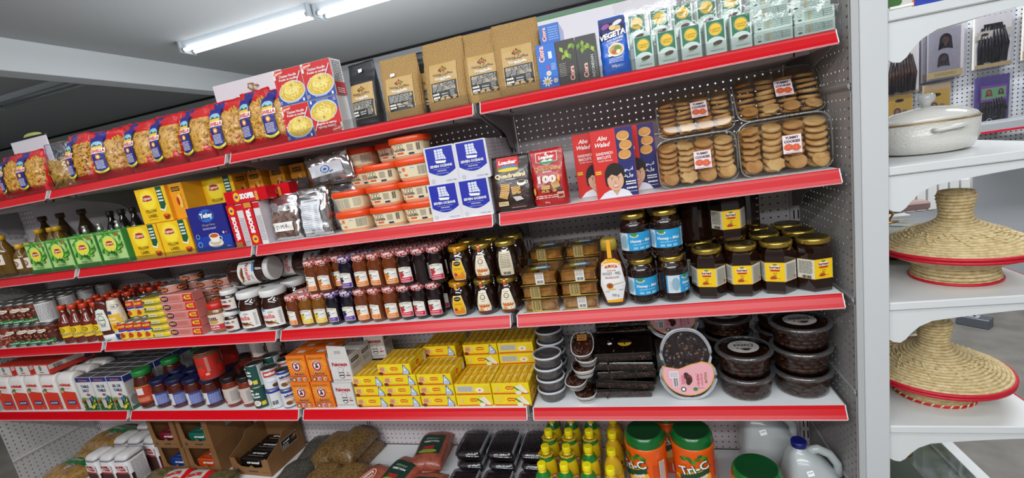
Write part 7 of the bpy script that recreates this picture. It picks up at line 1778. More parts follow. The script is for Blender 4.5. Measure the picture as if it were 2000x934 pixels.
# round clear tubs of dates
def dates_art():
    a = Art(); a.ell(0, 0, 0.047, 0.044, K('#b4b0ac'), 28); a.text('Dates', 0.002, 0.008, 0.020, K('#1a1614'), w=0.060, bold=0.02, shear=0.15, rot=PI); a.ell(0.004, -0.016, 0.018, 0.006, K('#7a4a34')); 
    for i in range(5): leaf(a, 0.004, -0.016, 0.016, 0.003, -0.6 - 0.45 * i, K('#2a2a26'))
    a.ring(-0.008, 0.027, 0.010, 0.0008, K('#4a4644'), 18, 0.4); a.lines(-0.008, 0.027, 0.014, 0.003, 1, K('#4a4644'), 3); a.rect(-0.020, -0.014, 0.005, 0.006, BLK); return a
clear_t = film('clear_tub', '#dcdad8', 0.10, 0.07)
def big_tub(lab, r=0.088, h=0.082):
    def f():
        t = thing('date_tub', cat='dates'); b = MB().lathe([(r*0.72, 0.006), (r*0.84, h*0.74)], date_m, 24); R = random.Random(8)
        for lay in range(4):
            n = 13
            for i in range(n):
                an = 2 * PI * (i + 0.5 * lay) / n; z = 0.012 + lay * 0.0145; q = r * (0.73 + 0.03 * lay); c = Vector((q * math.cos(an), q * math.sin(an), z)); d = Vector((-math.sin(an), math.cos(an), R.uniform(-.2, .2))).normalized()
                if math.sin(an) < 0.25: MB().tube([c - d * 0.017, c - d * 0.010, c + d * 0.010, c + d * 0.017], [0.002, 0.0075, 0.0075, 0.002], (date_l, date_l, mat('date_dark', '#40200f', 0.25, bump=(40, .4)))[R.randrange(3)], 6).build('date', t)
        b.build('date_core', t)
        MB().lathe([(r*0.80, 0.001), (r*0.84, 0.004), (r*0.93, h*0.80)], clear_t, 32, caps=False).build('tub', t, recalc=False)
        MB().lathe([(r*0.93, h*0.80), (r*1.0, h*0.82), (r*1.01, h*0.88), (r*0.98, h*0.93), (r*0.90, h*0.955), (r*0.86, h*0.93)], film('tub_rim', '#dcdcda', 0.26, 0.08, haze=0.05), 32, caps=False).build('lid_rim', t, recalc=False)
        MB().lathe([(r*0.86, h*0.93), (0.0005, h*0.93)], clear_t, 32, caps=False).build('lid', t, recalc=False)
        if lab: print_obj(dates_art(), flat(0, 0, h*0.935, 'top'), 'label', t)
        return t
    return f
BT, BN = big_tub(True), big_tub(False)
for l in range(2): put(BT if l else BN, (-0.263, 0.095, z4 + 0.081 * l), 'round clear tub of dates, middle front stack, %s' % ('lower', 'upper')[l], 'round clear date tubs', rz=0.0)
for l in range(3): put(BT if l == 2 else BN, (-0.092, 0.105, z4 + 0.081 * l), 'round clear tub of dates, right front stack, %s from bottom' % ORD[l], 'round clear date tubs', rz=0.08)
for l in range(3): put(BT if l == 2 else BN, (-0.278, 0.285, z4 + 0.0665 * l), 'round clear tub of dates, middle rear stack, %s from bottom' % ORD[l], 'round clear date tubs', sc=(1, 1, 0.82))
for l in range(4): put(BN, (-0.090, 0.292, z4 + 0.0700 * l), 'round clear tub of dates, right rear stack, %s from bottom' % ORD[l], 'round clear date tubs', sc=(1, 1, 0.86))
# ------------------------------------------------------------------ BOTTOM SHELF
z5 = BASE
grain = {}
def grain_mat(n, c1, c2, sc=90):
    return mat('grain_' + n, c1, 0.35, var=(sc, c2), bump=(sc, 0.6), coat=0.35)
def sack(name, cat, w, d, h, m, art=None, seed=1, matfn=None, artsz=1):
    """soft bag lying flat, art on top"""
    def f():
        t = thing(name, cat=cat); R = random.Random(seed); b = MB(); nx, ny = 22, 16
        def top(u, v):
            k = max(0, 1 - abs(2*u/w) ** 3.2) ** 0.5 * max(0, 1 - abs(2*v/d) ** 3.2) ** 0.5
            return 0.004 + h * k * (1 + 0.06 * math.sin(40 * u + seed) * math.cos(33 * v + 2 * seed) + 0.03 * math.sin(95 * u + 60 * v))
        vs = []
        for j in range(ny + 1):
            for i in range(nx + 1):
                u, v = (i / nx - 0.5) * w, (j / ny - 0.5) * d; vs.append((u, v, top(u, v) + R.uniform(-1, 1) * 0.0012))
        o = len(vs)
        for j in range(ny + 1):
            for i in range(nx + 1):
                u, v = (i / nx - 0.5) * w, (j / ny - 0.5) * d; vs.append((u * 0.98, v * 0.98, 0.0 if 0 < i < nx and 0 < j < ny else 0.002))
        F = []; 
        for j in range(ny):
            for i in range(nx):
                a = j*(nx+1)+i; F.append((a, a+1, a+nx+2, a+nx+1)); F.append((o+a, o+a+nx+1, o+a+nx+2, o+a+1))
        for i in range(nx): F.append((i, o+i, o+i+1, i+1)); a = ny*(nx+1)+i; F.append((a, a+1, o+a+1, o+a))
        for j in range(ny): a = j*(nx+1); F.append((a, a+nx+1, o+a+nx+1, o+a)); a += nx; F.append((a, o+a, o+a+nx+1, a+nx+1))
        b.add(vs, F, m, True)
        if matfn:
            for q, f_ in enumerate(b.f):
                c = [sum(b.v[i][k] for i in f_) / len(f_) for k in range(2)]; mm = matfn(c[0] / w, c[1] / d)
                if mm: b.m[q] = b.mi(mm)
        b.build('bag', t)
        if art: print_obj(art(), lambda u, v, wv: (u, v, top(u, v) + 0.0022 + wv), 'label', t, 0.015)
        return t
    return f
# white kidney bean bags with green ends
bean_g = grain_mat('lima', '#b08a50', '#8a6434', 45); green_f = mat('green_film', '#1f7034', 0.3, coat=0.4, bump=(14, .3))
def lima_art():
    a = Art()
    for x in (0.02,): a.ell(x, -0.020, 0.030, 0.017, K('#dfe2e4'), 20, rot=0.15); a.ell(x, -0.020, 0.027, 0.014, K('#1f2c5e'), 20, rot=0.15); a.text('Regal', x, -0.020, 0.013, WHT, w=0.040, bold=0.05, rot=0.15, shear=0.2)
    a.lines(0.0, 0.03, 0.10, 0.014, 2, K('#c8dcc8'), 4); return a
LS = sack('bean_bag', 'beans', 0.30, 0.21, 0.055, bean_g, lima_art, 2, lambda u, v: green_f if -0.02 < v < 0.40 else None)
for i, (x, y, z, rz) in enumerate(((-3.78, 0.10, 0.0, -0.05), (-3.74, 0.24, 0.030, -0.06), (-3.66, 0.265, 0.088, -0.1), (-3.82, 0.12, 0.001, 0))):
    if i < 3: put(LS, (x, y, z5 + z), 'bag of pale beans with green band, %s' % ('nearest, at bottom left', 'second, lying behind the nearest', 'farthest back on top')[i], 'bags of pale beans', rz=rz, rx=(0.04, 0.05, 0.0)[i])
# white packs with red printing
fw = mat('pack_white', '#d9d4d2', 0.42, coat=0.15)
def ful_front():
    a = Art(); a.rect(0, 0.045, 0.066, 0.040, K('#e2dedc')); a.text('FIL', 0.004, 0.054, 0.014, K('#b8242a'), w=0.034, bold=0.10); a.text('ROZE', 0.0, 0.037, 0.013, K('#b8242a'), w=0.044, bold=0.10); a.rect(-0.022, 0.054, 0.012, 0.014, K('#b8242a')); a.rect(0, -0.03, 0.066, 0.09, K('#4a2a26')); a.rect(0, 0.020, 0.062, 0.008, K('#b8242a')); return a
def ful_side():
    a = Art(); a.lines(0, 0.01, 0.06, 0.13, 17, K('#6a6a78'), 4, fill=0.35); a.rect(-0.034, -0.03, 0.014, 0.08, K('#4a2420')); a.rect(-0.032, -0.05, 0.012, 0.04, K('#b8202a')); return a
def ful():
    t = thing('bean_pack', cat='beans'); w, d, h = 0.075, 0.095, 0.185
    def rg(a, c, z, dy=0): return [(x, y + d/2 + dy, z) for x, y, z in ring_se(a/2, c/2, 5, z, N=24)]
    MB().loft([rg(w*.97, d*.97, 0), rg(w, d, 0.006), rg(w, d, h - 0.012)], fw).build('pack', t)
    MB().loft([rg(w*1.01, d*1.01, h - 0.0125), rg(w*1.02, d*1.02, h - 0.010)], mat('navy_line', '#262a62', 0.4)).build('seam', t)
    MB().loft([rg(w, d, h - 0.010), rg(w*0.98, d*0.95, h + 0.004, 0.002), rg(w*0.85, d*0.75, h + 0.016, 0.004), rg(w*0.4, d*0.3, h + 0.020, 0.006)], fw).build('folded_top', t)
    p = MB(); ful_front().emit(p, flat(0, 0, h * 0.46)); p.build('front_print', t, recalc=False); p = MB(); ful_side().emit(p, flat(w/2, d/2, h * 0.46, 'right')); p.build('side_print', t, recalc=False); p = MB(); q = Art(); q.rect(0, -0.004, 0.026, 0.020, K('#c8787a')); q.text('FOUL', 0, -0.003, 0.008, K('#e8dcd8'), bold=0.06); q.lines(0, 0.018, 0.05, 0.008, 2, K('#b8a8a8'), 4); q.emit(p, lambda u, v, wv: (u, d/2 + v, h + 0.0198 - 0.0 - (abs(v) * 0.10) + wv)); p.build('top_print', t, recalc=False)
    return t
for r_ in range(3):
    for i in range(3 if r_ else 3): put(ful, (-3.425 + 0.104 * i + 0.028 * (r_ > 0), -0.005 + 0.125 * r_ + 0.004 * i, z5), 'white bean pack with red printing and folded top, %s, %s from left' % (rowname[r_], ORD[i]), 'white bean packs', rz=0.06 * ((i + r_) % 3 - 1), sc=(1.15, 1.1, 0.93 + 0.05 * (r_ > 0)))
# shelf-ready cardboard boxes of biscuit packets
kraft = mat('cardboard', '#8d6238', 0.8, bump=(50, 0.2), var=(5, '#7e5730')); kraft_in = mat('cardboard_inside', '#7a5530', 0.85)
def krt(tray_only, pcol, sticker=None):
    def f():
        t = thing('display_box', cat='box'); w, d, h = (0.205, 0.235, 0.150)
        T = 0.003
        zf = 0.042
        b = MB().box(-w/2, w/2, 0, d, 0, T, kraft)
        b.box(-w/2, w/2, d - T, d, T, h, kraft)
        for sx in (-1, 1):
            b.prism([(0, T), (d - T, T), (d - T, h), (0.0 if not tray_only else 0.12, h)] + ([(0.09, h - 0.03), (0, 0.085)] if tray_only else []), *sorted((sx * w/2, sx * (w/2 - T))), kraft, 'x')
        if not tray_only: b.box(-w/2, w/2, 0, d, h, h + T, kraft)
        b.build('carton', t)
        c = MB().prism([(-w/2 + T, T), (w/2 - T, T), (w/2 - T, h - 0.001 if not tray_only else 0.085), (w/2 - 0.034, h - 0.001 if not tray_only else 0.08), (w/2 - 0.036, zf + 0.004), (w/2 - 0.05, zf), (0.02, zf - 0.004), (0.004, zf + 0.008), (-0.012, zf - 0.003), (-w/2 + 0.05, zf), (-w/2 + 0.034, zf + 0.012), (-w/2 + 0.026, h - 0.001 if not tray_only else 0.085), (-w/2 + T, h - 0.001 if not tray_only else 0.085)], 0.0, T, kraft); c.build('front_lip', t)
        p = Art(); p.text('cresal', 0.010, 0.022, 0.010, K('#26303e'), w=0.052, bold=0.06, shear=0.1); p.ell(-0.072, 0.022, 0.009, 0.009, K('#3a4656'), 14); p.lines(0.072, 0.020, 0.030, 0.005, 1, K('#4a4034'), 3); print_obj(p, flat(0, 0, 0), 'print', t)
        for k in range(3):
            q = MB(); pm = mat('packet_' + pcol.lstrip('#'), pcol, 0.3, coat=0.3)
            q.box(-w*0.32 - 0.006, w*0.32, 0.02 + 0.068 * k, 0.078 + 0.068 * k, T + 0.001, 0.070, pm, 0.004)
            o = q.build('packet', t)
            a = Art(); a.text('cresal', 0.004, 0.014, 0.014, WHT, w=0.070, bold=0.06, shear=0.2); a.lines(0, -0.006, 0.08, 0.006, 1, K('#d8d8d8'), 4, fill=0.3); print_obj(a, flat(0, 0.049 + 0.068 * k, 0.0705, 'top'), 'print', o)
            a = Art(); a.text('cresal', 0.0, 0.006, 0.013, WHT, w=0.070, bold=0.06, shear=0.2); print_obj(a, flat(0, 0.02 + 0.068 * k, 0.045), 'print', o)
        if sticker:
            a = Art(); a.rect(0, 0, 0.105, 0.046, K('#c9c9c4')); a.rect(0, 0, 0.101, 0.042, K(sticker)); a.text('cresal', -0.018, 0.008, 0.009, WHT, w=0.044, bold=0.05, shear=0.2); a.rect(-0.028, -0.010, 0.036, 0.016, K('#c9c9c4')); a.bars(-0.028, -0.010, 0.032, 0.013, 10, BLK); a.ell(0.030, 0.004, 0.016, 0.010, K('#8a4a2c'), rot=.3); a.ell(0.036, 0.008, 0.010, 0.006, K('#c8803c'), rot=.3)
            print_obj(a, flat(w/2, d*0.62, 0.09, 'right'), 'sticker', t)
        return t
    return f
gk = 'cardboard display boxes'
put(krt(False, '#1c3f8a'), (-3.035, 0.130, z5), 'cardboard display box with blue packets, lower left', gk, sc=(0.88, 1, 1))
put(krt(False, '#c8481c'), (-2.838, 0.132, z5), 'cardboard display box with orange packets, lower middle', gk)
put(krt(False, '#7a1c2a'), (-3.050, 0.130, z5 + 0.154), 'cardboard display box with dark red packets, upper left', gk, sc=(0.9, 1, 1))
put(krt(False, '#1c6a5a', '#2a7a6a'), (-2.838, 0.130, z5 + 0.154), 'cardboard display box with teal packets, upper middle', gk)
put(krt(True, '#15120f', '#17130f'), (-2.545, 0.134, z5), 'open cardboard tray of black packets with barcode sticker on its side', gk, sc=(1.22, 1, 1.12), rz=-0.05)
# small bags lying in front of the boxes
def rice_art():
    a = Art(); a.text('RICE', 0.0, 0.0, 0.020, K('#c2242a'), w=0.07, bold=0.08, rot=0.3); a.ell(0.03, -0.03, 0.024, 0.012, K('#cf3a24')); return a
SR = sack('rice_bag', 'rice', 0.15, 0.12, 0.05, mat('rice_bag_film', '#c9c1b8', 0.35, coat=0.3, bump=(20, .4)), rice_art, 5, lambda u, v: mat('bag_film_red', '#d4161b') if u > 0.30 else None)
SC_ = sack('mixed_bag', 'beans', 0.15, 0.12, 0.05, grain_mat('mix', '#7a5a3a', '#3f4a2a', 50), None, 6)
for i, (fn, x, d) in enumerate(((SC_, -3.06, 'brown and green bag low in front of the boxes, leftmost'), (SR, -2.94, 'white and red bag in front of the lower left box'), (SR, -2.80, 'white and red bag in front of the lower middle box'), (SC_, -2.665, 'brown bag in front of the cardboard boxes, rightmost'))):
    put(fn, (x, 0.055, z5 + 0.012), d, 'small bags before the cardboard boxes', rx=0.18, rz=0.15 * (i % 2))
# lentil and grain bags
S1_ = sack('lentil_bag', 'lentils', 0.20, 0.26, 0.085, grain_mat('lentil', '#5a564c', '#3c3a36', 120), None, 3)
S2_ = sack('grain_bag', 'grain', 0.16, 0.22, 0.065, grain_mat('wheat', '#8a6a3c', '#5e4424', 110), None, 4)
def tag_price(o, x, y, z):
    a = Art(); a.rect(0, 0, 0.016, 0.011, price_w, rot=0.4); print_obj(a, flat(x, y, z, 'top'), 'price_tag', o)
for i, (fn, x, y, z, rz, rx, d) in enumerate((
    (S1_, -2.255, 0.105, 0.0, 0.1, 0.0, 'bag of grey lentils at the front beside the black packet tray'), (S1_, -2.245, 0.26, 0.01, 0.0, 0.22, 'bag of grey lentils rising at the back beside the black packet tray'),
    (S2_, -2.09, 0.09, 0.0, 0.0, 0.0, 'bag of brown grain in front, left of two'), (S2_, -1.96, 0.10, 0.0, -0.1, 0.0, 'bag of brown grain in front, right of two'),
    (S2_, -2.14, 0.27, 0.035, -0.1, 0.1, 'bag of brown grain in second row, left'), (S2_, -2.02, 0.265, 0.068, -0.15, 0.08, 'bag of brown grain high at the back, topmost'), (S2_, -2.01, 0.275, 0.0, -0.15, 0, 'bag of brown grain lying under the topmost one'))):
    o = put(fn, (x, y, z5 + z), d, 'lentil and grain bags', rz=rz, rx=rx, sc=(0.84, 0.9, 0.85) if i < 2 else (1.0, 1.0, 1.1))
# red split lentil and corn bags
ou_m = mat('lentil_pink', '#a85a44', 0.35, coat=0.3, bump=(40, 0.3), var=(60, '#964a38'))
def ou(kind):
    def f():
        a = Art()
        if kind == 'white': a.ell(0.0, -0.01, 0.030, 0.060, K('#e0c8b4'), 24); a.ell(0, -0.01, 0.026, 0.054, K('#b8281c'), 24); a.ell(0, -0.01, 0.020, 0.046, K('#e0c8b4'), 24); a.text('KERVAN', 0.0, -0.01, 0.014, K('#7a1c14'), w=0.07, bold=0.05, rot=PI/2 - 0.2)
        else: a.rect(0.0, 0.0, 0.115, 0.125, K('#1c3a2c')); a.text('OURU', 0, -0.030, 0.020, K('#c2242a'), w=0.055, bold=0.08, rot=PI, shear=0.1); a.text('MERCIMEK', 0, 0.012, 0.011, WHT, w=0.075, rot=PI); a.lines(0, 0.032, 0.06, 0.012, 2, K('#a8c0a8'), 4); a.ell(0.0, -0.052, 0.045, 0.010, K('#8aa03a'))
        return a
    return f
O1 = sack('lentil_bag', 'lentils', 0.16, 0.24, 0.045, ou_m, ou('green'), 7); O2 = sack('lentil_bag', 'lentils', 0.13, 0.22, 0.045, ou_m, ou('white'), 8)
for i, (fn, x, y, z, rz, rx) in enumerate(((O2, -1.845, 0.10, 0.0, -0.35, 0.05), (O1, -1.70, 0.12, 0.020, -0.25, 0.06), (O1, -1.555, 0.05, 0.0, 0.06, 0.06), (O1, -1.60, 0.275, 0.045, 0.1, 0.05), (O1, -1.62, 0.265, 0.0, 0.0, 0.0))):
    put(fn, (x, y, z5 + z), 'pink lentil bag %s' % ('with oval red emblem, leftmost', 'with dark green label, middle front', 'with dark green label, right, cut by photo bottom', 'with dark green label, lying at the back', 'underneath the one at the back')[i], 'pink lentil bags', rz=rz, rx=rx)
# ribbed clamshells of dried hibiscus
hib = mat('hibiscus', '#1d1014', 0.5, bump=(60, 1.0), var=(50, '#371c22'))
clam_f = film('clamshell', '#d6d6da', 0.12, 0.07)
def clam():
    t = thing('clamshell_tray', cat='dried flowers'); w, d, h = 0.135, 0.17, 0.055; R = random.Random(3)
    b = MB().box(-w/2 + 0.010, w/2 - 0.010, -d/2 + 0.010, d/2 - 0.010, 0.004, h - 0.012, hib, 0.008)
    for i in range(70): x, y = R.uniform(-w*.38, w*.38), R.uniform(-d*.4, d*.4); dv = Vector((R.uniform(-1, 1), R.uniform(-1, 1), R.uniform(-.4, .4))).normalized() * 0.010; c = Vector((x, y, h - 0.012)); b.tube([c - dv, c, c + dv], [0.001, 0.004, 0.001], hib, 5)
    tag(b.build('petals', t), kind='stuff')
    def rg(k, z): return [(x, y, z) for x, y, z in ring_se(w/2 * k, d/2 * k, 6, z, N=28)]
    MB().loft([rg(0.86, 0), rg(0.94, 0.03), rg(1.0, 0.032), rg(1.0, 0.035), rg(0.93, 0.037), rg(0.86, h)], clam_f, caps=False).add(rg(0.86, h), [tuple(range(28))], clam_f).build('clamshell', t, recalc=False)
    q = MB(); rb = mat('rib_highlight', '#a2a2a6', 0.25)
    for sx in (-1, 1):
        for i in range(17): y = -d*0.40 + d*0.8*i/16; q.tube([(sx * w/2 * 0.93, y, 0.036), (sx * w/2 * 0.87, y, h)], 0.0014, rb, 5)
    tag(q.build('ribs', t), kind='stuff'); return t
for r_ in range(2):
    for c_ in range(3):
        for l in range(1 + r_): put(clam, (-1.385 + 0.150 * c_, 0.09 + 0.185 * r_, z5 + 0.02 * r_ * 0 + 0.056 * l), 'ribbed clear clamshell of dark dried petals, %s row, %s level, %s from left' % (('front', 'back')[r_], ('lower', 'upper')[l], ORD[c_]), 'clamshells of dried petals', rz=-0.03, rx=0.0)
# lemon juice bottles
lem = mat('lemon_plastic', '#e8c81e', 0.16, coat=0.6); lemcap = mat('lemon_cap', '#f2dc14', 0.3)
def lem_art(k):
    a = Art()
    if k == 2: a.rect(0, 0.0, 0.080, 0.075, K('#e0a81c')); a.text('REALE', 0.0, 0.012, 0.016, K('#1c2a1a'), w=0.06, bold=0.08); a.rect(0, -0.010, 0.07, 0.008, K('#8a2a1c')); a.lines(0, -0.024, 0.05, 0.012, 3, K('#3a3a1a'), 3)
    else: a.ell(0.024, 0.002, 0.016, 0.022, K('#c8241c'), 20); a.ell(0.024, 0.002, 0.013, 0.019, K('#f0e0b8'), 18); a.text('21', 0.024, 0.002, 0.016, K('#c8241c'), w=0.015, bold=0.06); a.lines(-0.010, 0.004, 0.026, 0.012, 3, K('#6a7a2a'), 4); a.lines(0.0, -0.03, 0.04, 0.01, 2, K('#c8a01c'), 4)
    return a
def lemon(k):
    def f():
        t = thing('lemon_juice_bottle', cat='juice')
        r = 0.0365; prof = [(0.029, 0), (r, 0.006), (r, 0.05), (r*1.02, 0.075), (r*1.02, 0.115), (r*0.93, 0.139), (r*0.78, 0.155), (0.022, 0.168), (0.0155, 0.178), (0.0135, 0.186)]
        MB().lathe(prof, lem if k < 2 else mat('lemon_dark', '#d0a418', 0.15, coat=0.5), 24).build('bottle', t)
        MB().lathe([(0.0165, 0.184), (0.0175, 0.187), (0.0165, 0.206), (0.0145, 0.209)], lemcap, 22, rad=lambda a: 1 + 0.025 * math.cos(24 * a)).build('cap', t)
        if k < 2:
            MB().lathe([(0.0300, 0.1545), (0.0235, 0.1675), (0.0175, 0.1775)], mat('green_collar', '#1f7a2c', 0.2, coat=0.4), 24, caps=False).build('collar', t)
        print_obj(lem_art(k), cyl(r * 1.03, 0.08), 'label', t, 0.008, base=0.0014)
        if k == 1:
            q = MB().lathe([(0.030, 0.172), (0.0315, 0.174), (0.030, 0.176), (0.018, 0.178)], mat('tag_amber', '#c8a024', 0.35), 28, sy=1.0, rad=lambda a: 1 + 0.05 * math.cos(8 * a), caps=False); q.build('neck_tag', t)
            a = Art()
            for i in range(7): an = -2.6 + 0.35 * i; a.rect(0.024 * math.cos(an), 0.024 * math.sin(an), 0.006, 0.004, BLK, rot=an)
            print_obj(a, flat(0, 0, 0.1775, 'top'), 'tag_print', t)
        return t
    return f
LM = [lemon(0), lemon(1), lemon(2)]
for r_ in range(4):
    for c_ in range(4):
        k = 2 if c_ == 3 else (1 if r_ in (1, 2) and not (c_ == 2 and r_ == 1) else 0)
        o = put(LM[k], (-1.000 + 0.0855 * c_ - 0.004 * r_ + (0.004 * r_ if c_ == 3 else 0), 0.020 + 0.100 * r_ - (0.015 if c_ == 3 else 0), z5), 'yellow lemon juice bottle, %s, %s from left' % (rowname[r_], ORD[c_]), 'lemon juice bottles', rz=0.1)
# orange drink powder canisters
can_o = mat('canister_orange', '#f2600e', 0.28, coat=0.2); lid_g = mat('lid_deep_green', '#0e6a2a', 0.22, coat=0.4); lid_g2 = mat('lid_green_top', '#0c4420', 0.3)
def tric_art():
    a = Art(); R = random.Random(4)
    for i in range(9): leaf(a, -0.046 + 0.010 * i, 0.070 + 0.006 * math.sin(i * 1.3), 0.022, 0.006, R.uniform(-0.8, 0.6), K(('#1f6a24', '#3f9a2c', '#2a7a24')[i % 3]))
    a.ell(0.016, -0.006, 0.044, 0.044, K('#f6b02c'), 24); a.ell(0.016, -0.020, 0.034, 0.034, K('#f8c850'), 24); a.ell(0.016, -0.020, 0.026, 0.026, K('#f4a83c'), 20)
    for i in range(8): a.poly([(0.016, -0.020), (0.016 + 0.024*math.cos(i*.785 - .3), -0.020 + 0.024*math.sin(i*.785 - .3)), (0.016 + 0.024*math.cos(i*.785 + .3), -0.020 + 0.024*math.sin(i*.785 + .3))], K('#fbd672'))
    a.poly([(-0.052, -0.004), (0.050, 0.036), (0.054, 0.016), (-0.046, -0.026)], K('#17472a'))
    a.text('Tri-C', 0.001, 0.032, 0.035, K('#17472a'), w=0.112, bold=0.07, rot=0.36); a.text('Tri-C', 0.0, 0.034, 0.031, WHT, w=0.104, bold=0.02, rot=0.36); a.text('ORANGE', 0.024, 0.002, 0.0095, WHT, w=0.044, bold=0.05, rot=0.36)
    a.ell(0.006, -0.046, 0.016, 0.012, K('#e88a1c')); a.rect(-0.056, -0.008, 0.016, 0.014, K('#e0b81c'), rot=0.2); a.text('e', -0.056, -0.008, 0.010, BLK)
    a.rect(0.108, 0.020, 0.024, 0.075, K('#dcc8b8')); a.lines(0.108, 0.02, 0.020, 0.068, 12, GRY, 3); a.rect(0.110, -0.032, 0.022, 0.022, K('#dcc8b8')); a.bars(0.110, -0.032, 0.018, 0.018, 6, BLK); a.lines(0.082, 0.02, 0.02, 0.06, 8, K('#c8440c'), 5); a.rect(-0.084, 0.0, 0.014, 0.03, K('#d8c0c0')); a.lines(-0.084, 0, 0.01, 0.024, 4, GRY, 4)
    return a
def tric():
    t = thing('drink_canister', cat='drink powder'); r = 0.074
    MB().lathe([(r*0.92, 0), (r*0.98, 0.006), (r*0.97, 0.10), (r*1.0, 0.19), (r*1.03, 0.205), (r*1.03, 0.214), (r*0.97, 0.222)], can_o, 36).build('canister', t)
    MB().lathe([(r*0.985, 0.216), (r*1.0, 0.222), (r*0.97, 0.240), (r*0.90, 0.252), (r*0.84, 0.256)], lid_g, 36, caps=False).build('lid', t)
    MB().lathe([(r*0.84, 0.2562), (r*0.80, 0.2545), (0.0005, 0.2545)], lid_g2, 36, caps=False).build('lid_top', t)
    print_obj(tric_art(), cyl(r * 0.995, 0.115), 'label', t, 0.012, base=0.0016); return t
for i, (x, y, rz) in enumerate(((-0.617, 0.145, -0.75), (-0.448, 0.150, -0.12))):
    put(tric, (x, y, z5), 'orange drink canister with green lid, %s' % ('left one, label turned left', 'right one, label facing out')[i], 'orange drink canisters', rz=rz, sc=(1, 1, 1.04))
put(tric, (-0.262, 0.035, z5 - 0.001), 'shorter orange drink canister, only its green lid showing at photo bottom', 'orange drink canisters', sc=(1.05, 1.05, 0.80))
put(tric, (-0.53, 0.305, z5), 'orange drink canister behind the front two', 'orange drink canisters')
# water jugs
jug_m = mat('jug_plastic', '#ccd2d2', 0.22, coat=0.3, trans=0.3); 
def jug():
    t = thing('water_jug', cat='jug'); 
    def rg(w, d, z, n=4.5, cx=0): return [(x + cx, y, z) for x, y, z in ring_se(w/2, d/2, n, z, N=32)]
    b = MB().loft([rg(0.150, 0.145, 0), rg(0.160, 0.155, 0.008), rg(0.160, 0.155, 0.060), rg(0.156, 0.151, 0.065), rg(0.160, 0.155, 0.070), rg(0.160, 0.155, 0.128), rg(0.150, 0.146, 0.150, 4), rg(0.130, 0.130, 0.175, 3.5, -0.008), rg(0.098, 0.105, 0.205, 3, -0.020), rg(0.062, 0.066, 0.228, 2.4, -0.030), rg(0.044, 0.044, 0.236, 2, -0.032), rg(0.042, 0.042, 0.247, 2, -0.032)], jug_m)
    b.build('body', t)
    MB().tube([(-0.008, 0, 0.224), (0.022, 0, 0.232), (0.055, 0, 0.215), (0.078, 0, 0.180), (0.084, 0, 0.140), (0.078, 0, 0.110)], [0.014, 0.014, 0.0135, 0.013, 0.013, 0.014], jug_m, 14).build('handle', t)
    MB().lathe([(0.0235, 0.244), (0.0245, 0.247), (0.0240, 0.260), (0.021, 0.2635)], mat('cap_navy', '#12196a', 0.25, coat=0.4), 26, c=(-0.032, 0)).build('cap', t)
    for i, z in enumerate((0.185, 0.165)): pass
    a = Art(); a.rect(0, 0, 0.020, 0.016, price_w, rot=0.25); a.lines(0, 0.002, 0.014, 0.006, 1, GRY, 3, rot=0.25); print_obj(a, lambda u, v, w: (-0.020 + u, -0.058 + (v) * 0.45 - w - 0.004, 0.188 + v * 0.9), 'price_tag', t); return t
put(jug, (-0.086, 0.080, z5), 'clear plastic water jug with dark blue cap, in front', 'water jugs', sc=(1, 1, 1.04))
put(jug, (-0.175, 0.255, z5 + 0.0), 'cloudy plastic water jug with blue cap standing behind the clear one', 'water jugs', sc=(1.15, 1, 1.17))

# ------------------------------------------------------------------ RIGHT UNIT: white shelves seen end-on
wh = mat('white_laminate', '#dfe1e1', 0.3, coat=0.1); wh2 = mat('post_white', '#cfd1d2', 0.4)
pt = thing('white_post', 'wide white upright between the red edged shelves and the white shelves', 'post')
MB().box(0.0145, 0.031, -0.020, 0.012, 0.0, 2.4, mat('post_grey', '#b8b9b9', 0.45)).build('side_channel', pt)
MB().box(0.0315, 0.092, -0.024, 0.02, 0.0, 2.4, wh2, 0.0015).build('front_face', pt)
ZR = [1.737, 1.352, 0.972, 0.585]
def rshelf():
    t = thing('white_shelf', cat='shelf'); x0, x1 = 0.094, 0.492
    MB().box(x0, x1, -0.018, 1.05, -0.024, 0, wh, 0.003).build('board', t)
    MB().box(x1 + 0.0005, x1 + 0.0045, -0.018, 1.05, -0.020, -0.002, mat('lip_crimson', '#c41430', 0.25)).build('red_edge', t)
    P = [(x0, -0.0255), (x1 - 0.01, -0.0255), (x1 - 0.01, -0.040)]
    for i in range(13): s_ = i / 12; P.append((x1 - 0.05 - (x1 - x0 - 0.15) * s_ * 0.98, -0.043 - 0.020 * s_ ** 1.5 - 0.0))
    P += [(x0 + 0.075, -0.078), (x0 + 0.055, -0.098), (x0 + 0.043, -0.115), (x0 + 0.030, -0.125), (x0 + 0.014, -0.122), (x0, -0.112)]
    MB().prism(P, -0.010, -0.004, wh).build('bracket', t)
    MB().prism(P, 0.95, 0.956, wh).build('bracket', t)
    return t
for i, z in enumerate(ZR):
    put(rshelf, (0, 0, z), 'white end shelf with thin red side edge, %s from the top' % ORD[i], 'white end shelves')
def lowboard():
    t = thing('low_platform', cat='shelf'); MB().box(0.094, 0.53, -0.018, 1.05, 0.0, 0.178, wh, 0.004).build('plinth', t); return t
put(lowboard, (0, 0, 0), 'white base plinth of the right unit carrying the glass lid')
